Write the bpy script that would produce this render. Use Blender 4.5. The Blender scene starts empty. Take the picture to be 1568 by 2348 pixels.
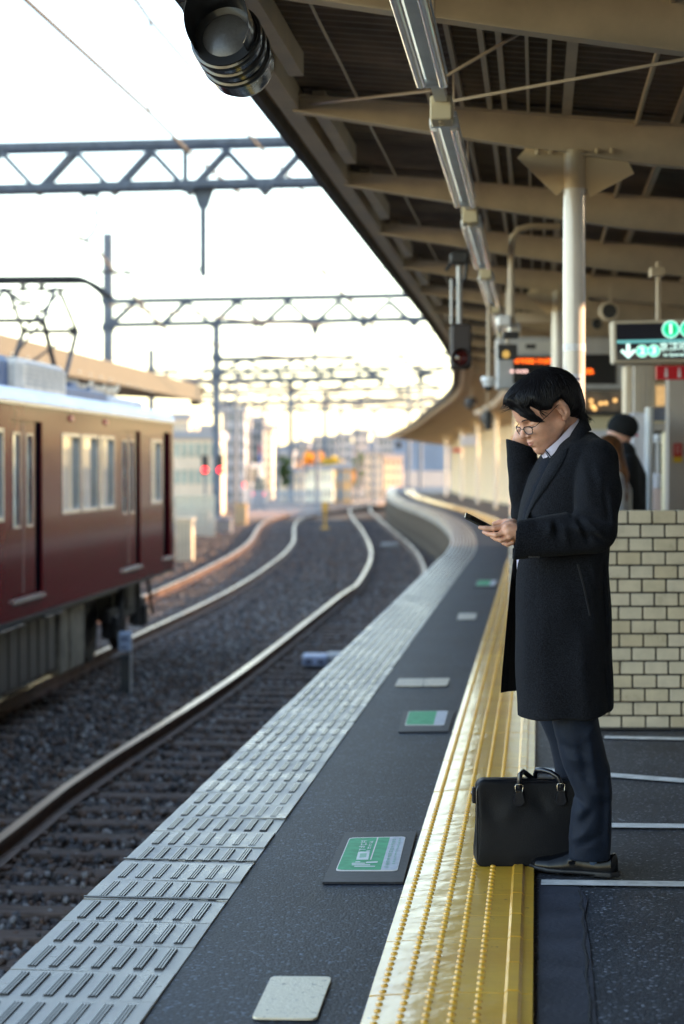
import bpy, math, random
import numpy as np
from mathutils import Vector, Matrix
R = math.radians
C = bpy.context.scene.collection
random.seed(7)
FPX, CX, CY, HY, CAMH = 4563.0, 784.0, 1173.5, 1065.0, 1.4   # measured from the photograph at 1568 px width
PIT = math.atan((CY - HY) / FPX)

# ---------------------------------------------------------------- camera, sky, sun, exposure
sc = bpy.context.scene
cam_d = bpy.data.cameras.new("camera"); cam = bpy.data.objects.new("camera", cam_d); C.objects.link(cam)
cam.location = (0, 0, CAMH); cam.rotation_euler = (math.pi / 2 - PIT, 0, 0)
cam_d.sensor_fit = 'VERTICAL'; cam_d.sensor_height = 36.0; cam_d.sensor_width = 24.0
cam_d.lens = 36.0 * FPX / 2347.0
cam_d.clip_start = 0.1; cam_d.clip_end = 5000
cam_d.dof.use_dof = True; cam_d.dof.focus_distance = 6.72; cam_d.dof.aperture_fstop = 2.8
sc.camera = cam
SUN_AZ, SUN_EL = R(79), R(13.5)        # azimuth measured from +Y towards +X
world = bpy.data.worlds.new("World"); sc.world = world; world.use_nodes = True
nt = world.node_tree; nt.nodes.clear()
wo = nt.nodes.new('ShaderNodeOutputWorld'); wb = nt.nodes.new('ShaderNodeBackground'); ws = nt.nodes.new('ShaderNodeTexSky')
ws.sky_type = 'NISHITA'; ws.sun_disc = False; ws.sun_elevation = SUN_EL; ws.sun_rotation = SUN_AZ
ws.air_density = 1.0; ws.dust_density = 0.5; ws.ozone_density = 1.0
wb.inputs['Strength'].default_value = 0.15
tint = nt.nodes.new('ShaderNodeMix'); tint.data_type = 'RGBA'; tint.blend_type = 'MULTIPLY'; tint.inputs[0].default_value = 1.0; tint.inputs[7].default_value = (1.07, .975, .92, 1)
nt.links.new(ws.outputs[0], tint.inputs[6]); nt.links.new(tint.outputs[2], wb.inputs['Color']); nt.links.new(wb.outputs[0], wo.inputs[0])
sd = bpy.data.lights.new("sun", 'SUN'); sun = bpy.data.objects.new("sun", sd); C.objects.link(sun)
sd.energy = 2.8; sd.angle = R(0.5); sd.color = (1.0, 0.66, 0.38)
_d = Vector((math.sin(SUN_AZ) * math.cos(SUN_EL), math.cos(SUN_AZ) * math.cos(SUN_EL), math.sin(SUN_EL)))
sun.rotation_euler = _d.to_track_quat('Z', 'Y').to_euler()
sc.view_settings.view_transform = 'Standard'; sc.view_settings.look = 'None'
sc.view_settings.exposure = 2.65; sc.view_settings.gamma = 1.0
sc.view_settings.use_curve_mapping = False
sc.cycles.use_denoising = True
sc.cycles.max_bounces = 8; sc.cycles.caustics_reflective = False; sc.cycles.caustics_refractive = False
sc.cycles.sample_clamp_indirect = 6.0

# ---------------------------------------------------------------- helpers
def W(px, py, Y):
    u = (px - CX) / FPX; v = (CY - py) / FPX
    d = (u, math.cos(PIT) + v * math.sin(PIT), -math.sin(PIT) + v * math.cos(PIT))
    t = Y / d[1]
    return Vector((d[0] * t, Y, CAMH + d[2] * t))
def G(px, py, z=0.0):
    u = (px - CX) / FPX; v = (CY - py) / FPX
    d = (u, math.cos(PIT) + v * math.sin(PIT), -math.sin(PIT) + v * math.cos(PIT))
    t = (z - CAMH) / d[2]
    return Vector((d[0] * t, d[1] * t, z))
def tag(o, label=None, cat=None, group=None, kind=None):
    if label: o['label'] = label
    if cat: o['category'] = cat
    if group: o['group'] = group
    if kind: o['kind'] = kind
    return o
def empty(name, loc=(0, 0, 0), label=None, cat=None, group=None, rz=0.0):
    o = bpy.data.objects.new(name, None); C.objects.link(o); o.location = loc; o.rotation_euler = (0, 0, rz)
    o.empty_display_size = 0.1
    return tag(o, label, cat, group)
def copy_tree(o, parent=None):
    c = o.copy(); C.objects.link(c)
    if parent is not None: c.parent = parent
    for ch in list(o.children): copy_tree(ch, c)
    return c
class MB:
    def __init__(s): s.v = []; s.f = []; s.m = []; s.c = []
    def add(s, vs, fs, mi=0):
        n = len(s.v); s.c.append((n, len(s.f))); s.v.extend([tuple(v) for v in vs]); s.f.extend([tuple(i + n for i in f) for f in fs]); s.m.extend([mi] * len(fs)); return s
    def box(s, x0, y0, z0, x1, y1, z1, mi=0, bev=0.0, M=None):
        if bev > 0:
            b = bev; vs = []; 
            for z, k in ((z0, b), (z0 + b, 0), (z1 - b, 0), (z1, b)):
                X0, X1, Y0, Y1 = x0 + k, x1 - k, y0 + k, y1 - k
                vs += [(X0 + b - k if 0 else X0 + (b - k), Y0, z), (X1 - (b - k), Y0, z), (X1, Y0 + (b - k), z), (X1, Y1 - (b - k), z),
                       (X1 - (b - k), Y1, z), (X0 + (b - k), Y1, z), (X0, Y1 - (b - k), z), (X0, Y0 + (b - k), z)]
            fs = [tuple(range(7, -1, -1)), tuple(range(24, 32))]
            for r in range(3):
                for i in range(8):
                    j = (i + 1) % 8; fs.append((r * 8 + i, r * 8 + j, r * 8 + 8 + j, r * 8 + 8 + i))
        else:
            vs = [(x0, y0, z0), (x1, y0, z0), (x1, y1, z0), (x0, y1, z0), (x0, y0, z1), (x1, y0, z1), (x1, y1, z1), (x0, y1, z1)]
            fs = [(3, 2, 1, 0), (4, 5, 6, 7), (0, 1, 5, 4), (1, 2, 6, 5), (2, 3, 7, 6), (3, 0, 4, 7)]
        if M is not None: vs = [M @ Vector(v) for v in vs]
        return s.add(vs, fs, mi)
    def quad(s, a, b, c, d, mi=0): return s.add([a, b, c, d], [(0, 1, 2, 3)], mi)
    def slab(s, pts, z0, z1, mi=0):       # vertical prism over an xy outline (ccw)
        n = len(pts); vs = [(p[0], p[1], z0) for p in pts] + [(p[0], p[1], z1) for p in pts]
        fs = [tuple(range(n - 1, -1, -1)), tuple(range(n, 2 * n))] + [(i, (i + 1) % n, n + (i + 1) % n, n + i) for i in range(n)]
        return s.add(vs, fs, mi)
    def prism(s, pts, dirv, mi=0):        # planar outline pushed along dirv
        n = len(pts); d = Vector(dirv); vs = [Vector(p) for p in pts] + [Vector(p) + d for p in pts]
        fs = [tuple(range(n - 1, -1, -1)), tuple(range(n, 2 * n))] + [(i, (i + 1) % n, n + (i + 1) % n, n + i) for i in range(n)]
        return s.add(vs, fs, mi)
    def bar(s, a, b, w, h=None, mi=0, up=(0, 0, 1)):   # rectangular bar between two points
        a = Vector(a); b = Vector(b); h = w if h is None else h; t = (b - a).normalized(); u = Vector(up)
        if abs(t.dot(u)) > 0.98: u = Vector((0, 1, 0))
        x = t.cross(u).normalized(); y = x.cross(t).normalized(); vs = []
        for p in (a, b):
            for i, j in ((-1, -1), (1, -1), (1, 1), (-1, 1)): vs.append(p + x * (i * w / 2) + y * (j * h / 2))
        return s.add(vs, [(0, 1, 2, 3), (7, 6, 5, 4), (0, 4, 5, 1), (1, 5, 6, 2), (2, 6, 7, 3), (3, 7, 4, 0)], mi)
    def tube(s, pts, rad, n=10, mi=0, cap=True):
        pts = [Vector(p) for p in pts]; rad = [rad] * len(pts) if not hasattr(rad, '__len__') else rad
        vs = []; prev = None
        for i, p in enumerate(pts):
            t = (pts[min(i + 1, len(pts) - 1)] - pts[max(i - 1, 0)]).normalized()
            if prev is None:
                u = Vector((0, 0, 1)) if abs(t.z) < 0.9 else Vector((0, 1, 0)); x = t.cross(u).normalized()
            else: x = (prev - t * prev.dot(t)).normalized()
            prev = x; y = t.cross(x)
            for k in range(n):
                a = 2 * math.pi * k / n; vs.append(p + (x * math.cos(a) + y * math.sin(a)) * rad[i])
        fs = [(i * n + k, i * n + (k + 1) % n, (i + 1) * n + (k + 1) % n, (i + 1) * n + k) for i in range(len(pts) - 1) for k in range(n)]
        if cap: fs += [tuple(range(n - 1, -1, -1)), tuple(range((len(pts) - 1) * n, len(pts) * n))]
        return s.add(vs, fs, mi)
    def sweep(s, path, prof, mi=0, closed=True, cap=True):   # prof: (lateral, z) swept along an xy path of (pos, right-normal)
        n = len(prof); vs = []
        for p, nr in path:
            for (l, z) in prof: vs.append((p[0] + nr[0] * l, p[1] + nr[1] * l, z + (p[2] if len(p) > 2 else 0)))
        m = n if closed else n - 1
        fs = [(i * n + k, i * n + (k + 1) % n, (i + 1) * n + (k + 1) % n, (i + 1) * n + k) for i in range(len(path) - 1) for k in range(m)]
        if closed and cap: fs += [tuple(range(n - 1, -1, -1)), tuple(range((len(path) - 1) * n, len(path) * n))]
        return s.add(vs, fs, mi)
    def lathe(s, prof, c=(0, 0, 0), ax=(0, 0, 1), n=32, mi=0):   # prof: (radius, along-axis)
        ax = Vector(ax).normalized(); u = Vector((0, 0, 1)) if abs(ax.z) < 0.9 else Vector((0, 1, 0))
        x = ax.cross(u).normalized(); y = ax.cross(x); c = Vector(c); vs = []
        for (r, h) in prof:
            for k in range(n):
                a = 2 * math.pi * k / n; vs.append(c + ax * h + (x * math.cos(a) + y * math.sin(a)) * r)
        fs = [(i * n + k, i * n + (k + 1) % n, (i + 1) * n + (k + 1) % n, (i + 1) * n + k) for i in range(len(prof) - 1) for k in range(n)]
        return s.add(vs, fs, mi)
    def build(s, name, mats, parent=None, smooth=False, origin=None, fix=True, each=0):
        if each:     # one object for every few pieces
            cs = s.c[::each] + [(len(s.v), len(s.f))]
            for (v0, f0), (v1, f1) in zip(cs[:-1], cs[1:]):
                q = MB(); q.v = s.v[v0:v1]; q.f = [tuple(i - v0 for i in f) for f in s.f[f0:f1]]; q.m = s.m[f0:f1]; o = q.build(name, mats, parent, smooth, origin, fix)
            return o
        if not isinstance(mats, (list, tuple)): mats = [mats]
        vs = s.v
        if parent is not None:
            inv = parent_world(parent).inverted(); vs = [inv @ Vector(v) for v in vs]
        off = Vector((0, 0, 0))
        if origin is not None: off = Vector(origin); vs = [Vector(v) - off for v in vs]
        me = bpy.data.meshes.new(name); me.from_pydata([tuple(v) for v in vs], [], s.f)
        for m in mats: me.materials.append(m)
        if len(mats) > 1: me.polygons.foreach_set('material_index', s.m)
        if fix:
            import bmesh
            bm = bmesh.new(); bm.from_mesh(me); bmesh.ops.recalc_face_normals(bm, faces=bm.faces); bm.to_mesh(me); bm.free()
        if smooth:
            me.shade_smooth()
            if smooth != 'all': me.set_sharp_from_angle(angle=R(38))
        me.update()
        o = bpy.data.objects.new(name, me); C.objects.link(o); o.location = off
        if parent is not None: o.parent = parent
        return o
def parent_world(p):
    m = Matrix.LocRotScale(p.location, p.rotation_euler, p.scale)
    return parent_world(p.parent) @ m if p.parent else m

# ---------------------------------------------------------------- materials
_mats = {}
KA = 1.2     # base colours below are for a one-third stop brighter exposure
kc = lambda c: tuple(min(.88, x * KA) for x in c)
def mat(name, col, rough=0.6, metal=0.0, var=0.0, vscale=6.0, bump=0.0, bscale=40.0, spec=0.5, coat=0.0, emit=None, estr=0.0, col2=None, detail=6.0, stretch=None, sheen=0.0, rvar=0.0):
    if name in _mats: return _mats[name]
    if not emit and metal < .5: col = kc(col); col2 = kc(col2) if col2 else None
    m = bpy.data.materials.new(name); m.use_nodes = True; n = m.node_tree.nodes; l = m.node_tree.links
    b = n['Principled BSDF']; b.inputs['Roughness'].default_value = rough; b.inputs['Metallic'].default_value = metal
    b.inputs['Specular IOR Level'].default_value = spec; b.inputs['Coat Weight'].default_value = coat
    if sheen: b.inputs['Sheen Weight'].default_value = sheen; b.inputs['Sheen Roughness'].default_value = 0.4
    tc = n.new('ShaderNodeTexCoord'); mp = n.new('ShaderNodeMapping'); l.new(tc.outputs['Object'], mp.inputs[0])
    if stretch: mp.inputs['Scale'].default_value = stretch
    c = (*col, 1)
    if var > 0 or col2:
        no = n.new('ShaderNodeTexNoise'); no.inputs['Scale'].default_value = vscale; no.inputs['Detail'].default_value = detail; no.inputs['Roughness'].default_value = 0.6
        l.new(mp.outputs[0], no.inputs['Vector'])
        r = n.new('ShaderNodeValToRGB'); l.new(no.outputs[0], r.inputs[0])
        c2 = (*(col2 if col2 else [x * (1 - var) for x in col]), 1); c1 = (*(col if col2 else [min(1, x * (1 + var)) for x in col]), 1)
        r.color_ramp.elements[0].position = 0.36; r.color_ramp.elements[0].color = c2
        r.color_ramp.elements[1].position = 0.64; r.color_ramp.elements[1].color = c1
        l.new(r.outputs[0], b.inputs['Base Color'])
        if rvar:
            mr = n.new('ShaderNodeMapRange'); l.new(no.outputs[0], mr.inputs[0]); mr.inputs[1].default_value = 0.3; mr.inputs[2].default_value = 0.7
            mr.inputs[3].default_value = max(0.02, rough - rvar); mr.inputs[4].default_value = rough + rvar; l.new(mr.outputs[0], b.inputs['Roughness'])
    else: b.inputs['Base Color'].default_value = c
    if bump > 0:
        nb = n.new('ShaderNodeTexNoise'); nb.inputs['Scale'].default_value = bscale; nb.inputs['Detail'].default_value = 5; l.new(mp.outputs[0], nb.inputs['Vector'])
        bp = n.new('ShaderNodeBump'); bp.inputs['Strength'].default_value = min(1, bump); bp.inputs['Distance'].default_value = 0.004 if bscale > 20 else 0.02
        l.new(nb.outputs[0], bp.inputs['Height']); l.new(bp.outputs[0], b.inputs['Normal'])
    if emit: b.inputs['Emission Color'].default_value = (*emit, 1); b.inputs['Emission Strength'].default_value = estr
    _mats[name] = m; return m
def nodes(m): return m.node_tree.nodes, m.node_tree.links, m.node_tree.nodes['Principled BSDF']
def asphalt(name, dark, light, coarse=90.0, glossy=0.5, bumpd=0.004):
    dark, light = kc(dark), kc(light)
    m = bpy.data.materials.new(name); m.use_nodes = True; n, l, b = nodes(m)
    tc = n.new('ShaderNodeTexCoord')
    vo = n.new('ShaderNodeTexVoronoi'); vo.inputs['Scale'].default_value = coarse; l.new(tc.outputs['Object'], vo.inputs['Vector'])
    no = n.new('ShaderNodeTexNoise'); no.inputs['Scale'].default_value = 1.3; no.inputs['Detail'].default_value = 8; no.inputs['Roughness'].default_value = 0.65; l.new(tc.outputs['Object'], no.inputs['Vector'])
    # pale stones showing in the binder: random colour per cell
    rr = n.new('ShaderNodeSeparateColor'); l.new(vo.outputs['Color'], rr.inputs[0])
    r1 = n.new('ShaderNodeValToRGB'); l.new(rr.outputs[0], r1.inputs[0]); e = r1.color_ramp.elements
    e[0].position = 0.0; e[0].color = (*dark, 1); e[1].position = 1.0; e[1].color = (*[min(1, x * 5.5) for x in light], 1)
    e2 = r1.color_ramp.elements.new(0.78); e2.color = (*light, 1); e3 = r1.color_ramp.elements.new(0.93); e3.color = (*[x * 1.7 for x in light], 1)
    mx = n.new('ShaderNodeMix'); mx.data_type = 'RGBA'; mx.blend_type = 'MULTIPLY'; mx.inputs[0].default_value = 1.0
    r2 = n.new('ShaderNodeValToRGB'); l.new(no.outputs[0], r2.inputs[0]); r2.color_ramp.elements[0].position = 0.3; r2.color_ramp.elements[0].color = (.50, .50, .53, 1)
    r2.color_ramp.elements[1].position = 0.72; r2.color_ramp.elements[1].color = (1.2, 1.2, 1.2, 1)
    l.new(r1.outputs[0], mx.inputs[6]); l.new(r2.outputs[0], mx.inputs[7]); l.new(mx.outputs[2], b.inputs['Base Color'])
    b.inputs['Roughness'].default_value = glossy; b.inputs['Specular IOR Level'].default_value = .28
    # old gum spots and drips, few and irregular
    v2 = n.new('ShaderNodeTexVoronoi'); v2.inputs['Scale'].default_value = 2.6; l.new(tc.outputs['Object'], v2.inputs['Vector'])
    s2 = n.new('ShaderNodeSeparateColor'); l.new(v2.outputs['Color'], s2.inputs[0]); th = n.new('ShaderNodeMath'); th.operation = 'MULTIPLY'; th.inputs[1].default_value = .055; l.new(s2.outputs[0], th.inputs[0])
    lt = n.new('ShaderNodeMath'); lt.operation = 'LESS_THAN'; l.new(v2.outputs['Distance'], lt.inputs[0]); l.new(th.outputs[0], lt.inputs[1])
    hf_ = n.new('ShaderNodeMath'); hf_.operation = 'MULTIPLY'; hf_.inputs[1].default_value = .55; l.new(lt.outputs[0], hf_.inputs[0])
    m2 = n.new('ShaderNodeMix'); m2.data_type = 'RGBA'; l.new(hf_.outputs[0], m2.inputs[0]); l.new(mx.outputs[2], m2.inputs[6]); m2.inputs[7].default_value = (.012, .012, .013, 1); l.new(m2.outputs[2], b.inputs['Base Color'])
    bp = n.new('ShaderNodeBump'); bp.inputs['Strength'].default_value = 0.8; bp.inputs['Distance'].default_value = bumpd
    ma = n.new('ShaderNodeMath'); ma.operation = 'SUBTRACT'; ma.inputs[0].default_value = 1.0; l.new(vo.outputs['Distance'], ma.inputs[1])
    l.new(ma.outputs[0], bp.inputs['Height']); l.new(bp.outputs[0], b.inputs['Normal'])
    return m
def curve_pts(pts, n=12):     # Catmull-Rom through xy(z) points
    P = [Vector(p) for p in pts]; P = [P[0] * 2 - P[1]] + P + [P[-1] * 2 - P[-2]]; out = []
    for i in range(1, len(P) - 2):
        for k in range(n):
            t = k / n; a, b, c, d = P[i - 1], P[i], P[i + 1], P[i + 2]
            out.append(0.5 * ((2 * b) + (c - a) * t + (2 * a - 5 * b + 4 * c - d) * t * t + (3 * b - a - 3 * c + d) * t ** 3))
    out.append(P[-2]); return out
class Path:
    def __init__(s, pts, n=12):
        s.p = curve_pts([Vector((p[0], p[1], p[2] if len(p) > 2 else 0)) for p in pts], n); s.L = [0.0]
        for i in range(1, len(s.p)): s.L.append(s.L[-1] + (s.p[i].xy - s.p[i - 1].xy).length)
    def at(s, d):
        import bisect
        i = min(max(bisect.bisect_right(s.L, d) - 1, 0), len(s.p) - 2); t = (d - s.L[i]) / max(1e-9, s.L[i + 1] - s.L[i])
        p = s.p[i].lerp(s.p[i + 1], t)
        def tan(j):
            j0, j1 = max(j - 1, 0), min(j + 1, len(s.p) - 1); return (s.p[j1] - s.p[j0]).xy.normalized()
        tv = tan(i).lerp(tan(i + 1), min(max(t, 0), 1)).normalized()
        return p, Vector((tv.y, -tv.x)), tv
    def off(s, d, o, z=0.0):
        p, nr, _ = s.at(d); return Vector((p.x + nr.x * o, p.y + nr.y * o, z))
    def rng(s, d0, d1, step):
        k = max(1, int(round((d1 - d0) / step))); return [s.at(d0 + (d1 - d0) * i / k)[:2] for i in range(k + 1)]
    def dY(s, Y):     # arc length at given world Y
        lo, hi = 0, s.L[-1]
        for _ in range(40):
            m = (lo + hi) / 2
            if s.at(m)[0].y < Y: lo = m
            else: hi = m
        return lo
    def frame(s, d, z=0.0):   # matrix: local x = to the right, y = along, z = up
        p, nr, tv = s.at(d)
        return Matrix(((nr.x, tv.x, 0, p.x), (nr.y, tv.y, 0, p.y), (0, 0, 1, z), (0, 0, 0, 1)))
# ---------------------------------------------------------------- reference curves
EX = lambda Y: -1.425 + 0.098 * Y
edge = Path([(EX(-40), -40), (EX(-12), -12), (EX(0), 0), (EX(10), 10), (EX(20), 20), (EX(28), 28), (1.72, 32.1), (2.07, 37.1), (2.40, 43.9), (2.58, 52.4), (2.54, 61), (2.32, 71), (2.12, 80), (2.15, 96), (2.7, 115), (3.6, 138)])
S0 = edge.dY(0.0)
def gz(pts, z): return [G(x, y, z) for x, y in pts]
RAILZ, BEDZ = -1.1, -1.315
r1p = gz([(0, 1920), (187, 1776), (415, 1631), (570, 1526), (720, 1411), (784, 1361), (824, 1331), (851, 1266), (831, 1216), (806, 1181), (812, 1163)], RAILZ)
t0 = (r1p[1] - r1p[0]).normalized()
r1p = [r1p[0] - t0 * 14, r1p[0] - t0 * 6] + r1p
t1 = Vector((0.12, 1, 0)); r1p += [r1p[-1] + t1 * 25, r1p[-1] + t1 * 60]
rail_a = Path(r1p, 8)
r4p = gz([(0, 1606), (245, 1486), (510, 1361), (615, 1296), (670, 1246), (700, 1185)], RAILZ)
t0 = (r4p[1] - r4p[0]).normalized()
r4p = [r4p[0] - t0 * 20, r4p[0] - t0 * 8] + r4p + [r4p[-1] + Vector((.2, 1, 0)) * 20, r4p[-1] + Vector((.25, 1, 0)) * 50]
rail_d = Path(r4p, 8)
GA = 1.435

# ---------------------------------------------------------------- materials of the setting
M_asph = asphalt('asphalt', (.0075, .0105, .017), (.020, .0265, .039), 120, 0.55, 0.002)
M_asph2 = asphalt('asphalt_concourse', (.034, .037, .043), (.050, .054, .062), 120, 0.55, 0.0016)
M_patch = mat('smooth_asphalt', (.030, .033, .046), 0.55, var=.22, vscale=3, bump=.5, bscale=60, rvar=.12)
M_conc = mat('concrete', (.30, .29, .27), 0.8, var=.25, vscale=3, bump=.5, bscale=30)
M_edge = mat('edge_tile', (.285, .268, .235), 0.36, var=.36, vscale=3.4, bump=.35, bscale=150, rvar=.16)
M_rubber = mat('grip_strip', (.022, .024, .028), 0.4, bump=.2, bscale=200)
M_ridge = mat('grip_ridge', (.05, .05, .05), 0.25, var=.3, vscale=5)
M_white = mat('white_paint', (.62, .61, .58), 0.6, var=.2, vscale=14, bump=.4, bscale=90)
M_seam = mat('seam', (.02, .02, .022), 0.9)
def ballast_mat(name, a, b, sc_=26):
    a, b = kc(a), kc(b)
    m = bpy.data.materials.new(name); m.use_nodes = True; n, l, bs = nodes(m)
    tc = n.new('ShaderNodeTexCoord'); vo = n.new('ShaderNodeTexVoronoi'); vo.inputs['Scale'].default_value = sc_; l.new(tc.outputs['Object'], vo.inputs['Vector'])
    sp = n.new('ShaderNodeSeparateColor'); l.new(vo.outputs['Color'], sp.inputs[0]); rp = n.new('ShaderNodeValToRGB'); l.new(sp.outputs[1], rp.inputs[0])
    rp.color_ramp.elements[0].color = (*a, 1); rp.color_ramp.elements[1].color = (*b, 1); l.new(rp.outputs[0], bs.inputs['Base Color'])
    bs.inputs['Roughness'].default_value = 0.75
    bp = n.new('ShaderNodeBump'); bp.inputs['Distance'].default_value = 0.05; bp.inputs['Strength'].default_value = 1.0; bp.invert = True
    l.new(vo.outputs['Distance'], bp.inputs['Height']); l.new(bp.outputs[0], bs.inputs['Normal']); return m
M_ball = ballast_mat('ballast_bed', (.024, .019, .017), (.10, .084, .076))

# ---------------------------------------------------------------- ground sheet and ballast
g = MB(); g.box(-900, -60, -1.75, 900, 2200, -1.45)
tag(g.build('ground', mat('earth', (.16, .135, .11), .9, var=.3, vscale=.4, bump=.5, bscale=8)), kind='structure')
g = MB(); nx, ny = 60, 240
bx = [-9.5 + 19.0 * i / nx for i in range(nx + 1)]
for j in range(ny + 1):
    Y = -8 + 150.0 * (j / ny) ** 1.25
    p = edge.at(edge.dY(Y))[0].x
    for i in range(nx + 1):
        X = p + 0.35 - (nx - i) / nx * 11.5
        g.v.append((X, Y, BEDZ - .012 + 0.02 * math.sin(X * 5.1 + Y * 1.3) * math.sin(Y * 2.7 - X * 1.9) + random.uniform(-.012, .012) - (0.10 if i == 0 else 0)))
for j in range(ny):
    for i in range(nx):
        a = j * (nx + 1) + i; g.f.append((a, a + 1, a + nx + 2, a + nx + 1)); g.m.append(0)
tag(g.build('ballast_ground', M_ball, smooth='all', fix=False), kind='structure')

# loose ballast stones lying over the bed (uncountable)
def stones(name, n, region, size, cols):
    rng = np.random.default_rng(5)
    t = (1 + 5 ** .5) / 2
    iv = np.array([(-1, t, 0), (1, t, 0), (-1, -t, 0), (1, -t, 0), (0, -1, t), (0, 1, t), (0, -1, -t), (0, 1, -t), (t, 0, -1), (t, 0, 1), (-t, 0, -1), (-t, 0, 1)], float) / 1.9
    fi = np.array([(0, 11, 5), (0, 5, 1), (0, 1, 7), (0, 7, 10), (0, 10, 11), (1, 5, 9), (5, 11, 4), (11, 10, 2), (10, 7, 6), (7, 1, 8), (3, 9, 4), (3, 4, 2), (3, 2, 6), (3, 6, 8), (3, 8, 9), (4, 9, 5), (2, 4, 11), (6, 2, 10), (8, 6, 7), (9, 8, 1)])
    P = region(rng, n); n = len(P)
    S = size * rng.uniform(.55, 1.25, (n, 1, 1)) * rng.uniform(.6, 1.15, (n, 1, 3))
    V = iv[None] * (1 + rng.uniform(-.22, .22, (n, 12, 3))) * S
    A = rng.normal(size=(n, 3, 3)); Q, _ = np.linalg.qr(A); V = np.einsum('nij,nkj->nki', Q, V) + P[:, None, :]
    F = (fi[None] + (np.arange(n) * 12)[:, None, None]).reshape(-1, 3)
    me = bpy.data.meshes.new(name); me.vertices.add(n * 12); me.vertices.foreach_set('co', V.reshape(-1).astype('f4'))
    me.loops.add(len(F) * 3); me.loops.foreach_set('vertex_index', F.reshape(-1).astype('i4'))
    me.polygons.add(len(F)); me.polygons.foreach_set('loop_start', np.arange(len(F), dtype='i4') * 3); me.polygons.foreach_set('loop_total', np.full(len(F), 3, 'i4'))
    mi = np.repeat(rng.integers(0, len(cols), n), 20); me.polygons.foreach_set('material_index', mi.astype('i4'))
    for c in cols: me.materials.append(c)
    me.update(calc_edges=True); me.validate(); o = bpy.data.objects.new(name, me); C.objects.link(o); return o
def reg(rng, n):
    Y = 4.5 + 44 * rng.random(n) ** 1.5; ex = np.interp(Y, [0, 28, 37, 44, 60], [EX(0), EX(28), 2.07, 2.4, 2.55])
    X = ex + .2 - 7.0 * rng.random(n)
    keep = (X > -.20 * Y - .5); Y = Y[keep]; X = X[keep]
    return np.stack([X, Y, np.full(len(X), BEDZ + .010) + rng.uniform(-.012, .030, len(X)) * (rng.random(len(X)) < .8) + .032 * (rng.random(len(X)) < .05)], 1)
sm = [mat('stone_%s' % k, c, .7, bump=.5, bscale=80) for k, c in (('brown', (.105, .076, .062)), ('grey', (.115, .100, .092)), ('blue_grey', (.080, .080, .084)), ('dark', (.055, .05, .05)), ('pale', (.26, .25, .24)), ('rust', (.12, .07, .045)))]
o = stones('ballast_gravel', 95000, reg, .029, [sm[0], sm[0], sm[1], sm[3], sm[5], sm[2], sm[3], sm[4]])
tag(o, 'loose brown and grey ballast stones between the sleepers', 'gravel', kind='stuff')
def reg2(rng, n):
    Y = 46 + 50 * rng.random(n); ex = np.interp(Y, [44, 61, 80, 100], [2.4, 2.54, 2.1, 2.2]); X = ex + .1 - 8.5 * rng.random(n)
    return np.stack([X, Y, np.full(n, BEDZ + .01) + rng.uniform(-.01, .03, n)], 1)
tag(stones('ballast_gravel', 26000, reg2, .055, [sm[0], sm[1], sm[3], sm[5], sm[0], sm[3]]), 'distant brown ballast stones along the curving tracks', 'gravel', kind='stuff')

# ---------------------------------------------------------------- rails and sleepers
def rail_mat():
    m = mat('rail_steel', (.10, .052, .03), .65, var=.3, vscale=4, bump=.4, bscale=60); return m
M_railside = rail_mat(); M_railtop = mat('rail_running_top', (.54, .40, .27), .32, metal=1.0, var=.1, vscale=3, stretch=(1, .1, 1), rvar=.1)
def rail(path, lat, d0, d1, label):
    m = MB(); pts = [path.at(d0 + (d1 - d0) * i / 110) for i in range(111)]
    pa = [(Vector((p.x, p.y, RAILZ)), n) for p, n, _ in pts]
    prof = [(-.038, 0), (.038, 0), (.038, -.04), (.012, -.054), (.012, -.122), (.072, -.142), (.072, -.153), (-.072, -.153), (-.072, -.142), (-.012, -.122), (-.012, -.054), (-.038, -.04)]
    prof = [(l + lat, z) for l, z in prof]
    m.sweep(pa, prof, 0)
    n = len(prof)
    for i in range(len(m.f)):
        if i < (len(pa) - 1) * n and i % n == 0: m.m[i] = 1
    o = m.build('rail', [M_railside, M_railtop]); return tag(o, label, 'rail', 'running rails of the two tracks')
LA, LD = rail_a.L[-1], rail_d.L[-1]
rail(rail_a, 0, 0, LA, 'silvery rail farther from the platform on the near track')
rb = [rail_a.off(rail_a.L[-1] * 0 + rail_a.dY(y_), GA, 0) for y_ in (2, 8, 14, 20, 26, 32, 38)] + gz([(974, 1318), (963, 1278), (940, 1248.6), (905, 1219), (864, 1184), (849, 1169.6), (862, 1155)], RAILZ)
rb += [rb[-1] + Vector((.14, 1, 0)) * 25, rb[-1] + Vector((.14, 1, 0)) * 50]; rail_b = Path(rb, 8)
rail(rail_b, 0, 0, rail_b.L[-1], 'rail closest to the platform edge on the near curving track')
rail(rail_d, 0, 0, LD, 'rail of the train track on the side facing the platform')
rail(rail_d, -GA, 0, LD, 'sunlit orange outer rail of the track under the train')
M_slp = mat('sleeper_wood', (.095, .066, .050), .85, var=.5, vscale=5, bump=.9, bscale=25, stretch=(1, 6, 1))
n_, l_, b_ = nodes(M_slp); oi = n_.new('ShaderNodeObjectInfo'); mpn = [q for q in n_ if q.type == 'MAPPING'][0]; cx_ = n_.new('ShaderNodeCombineXYZ'); mm = n_.new('ShaderNodeMath'); mm.operation = 'MULTIPLY'; mm.inputs[1].default_value = 40
l_.new(oi.outputs['Random'], mm.inputs[0]); l_.new(mm.outputs[0], cx_.inputs[0]); l_.new(mm.outputs[0], cx_.inputs[1]); l_.new(cx_.outputs[0], mpn.inputs['Location'])
M_slpc = mat('sleeper_concrete', (.20, .19, .175), .85, var=.2, vscale=5, bump=.5, bscale=25)
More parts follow.
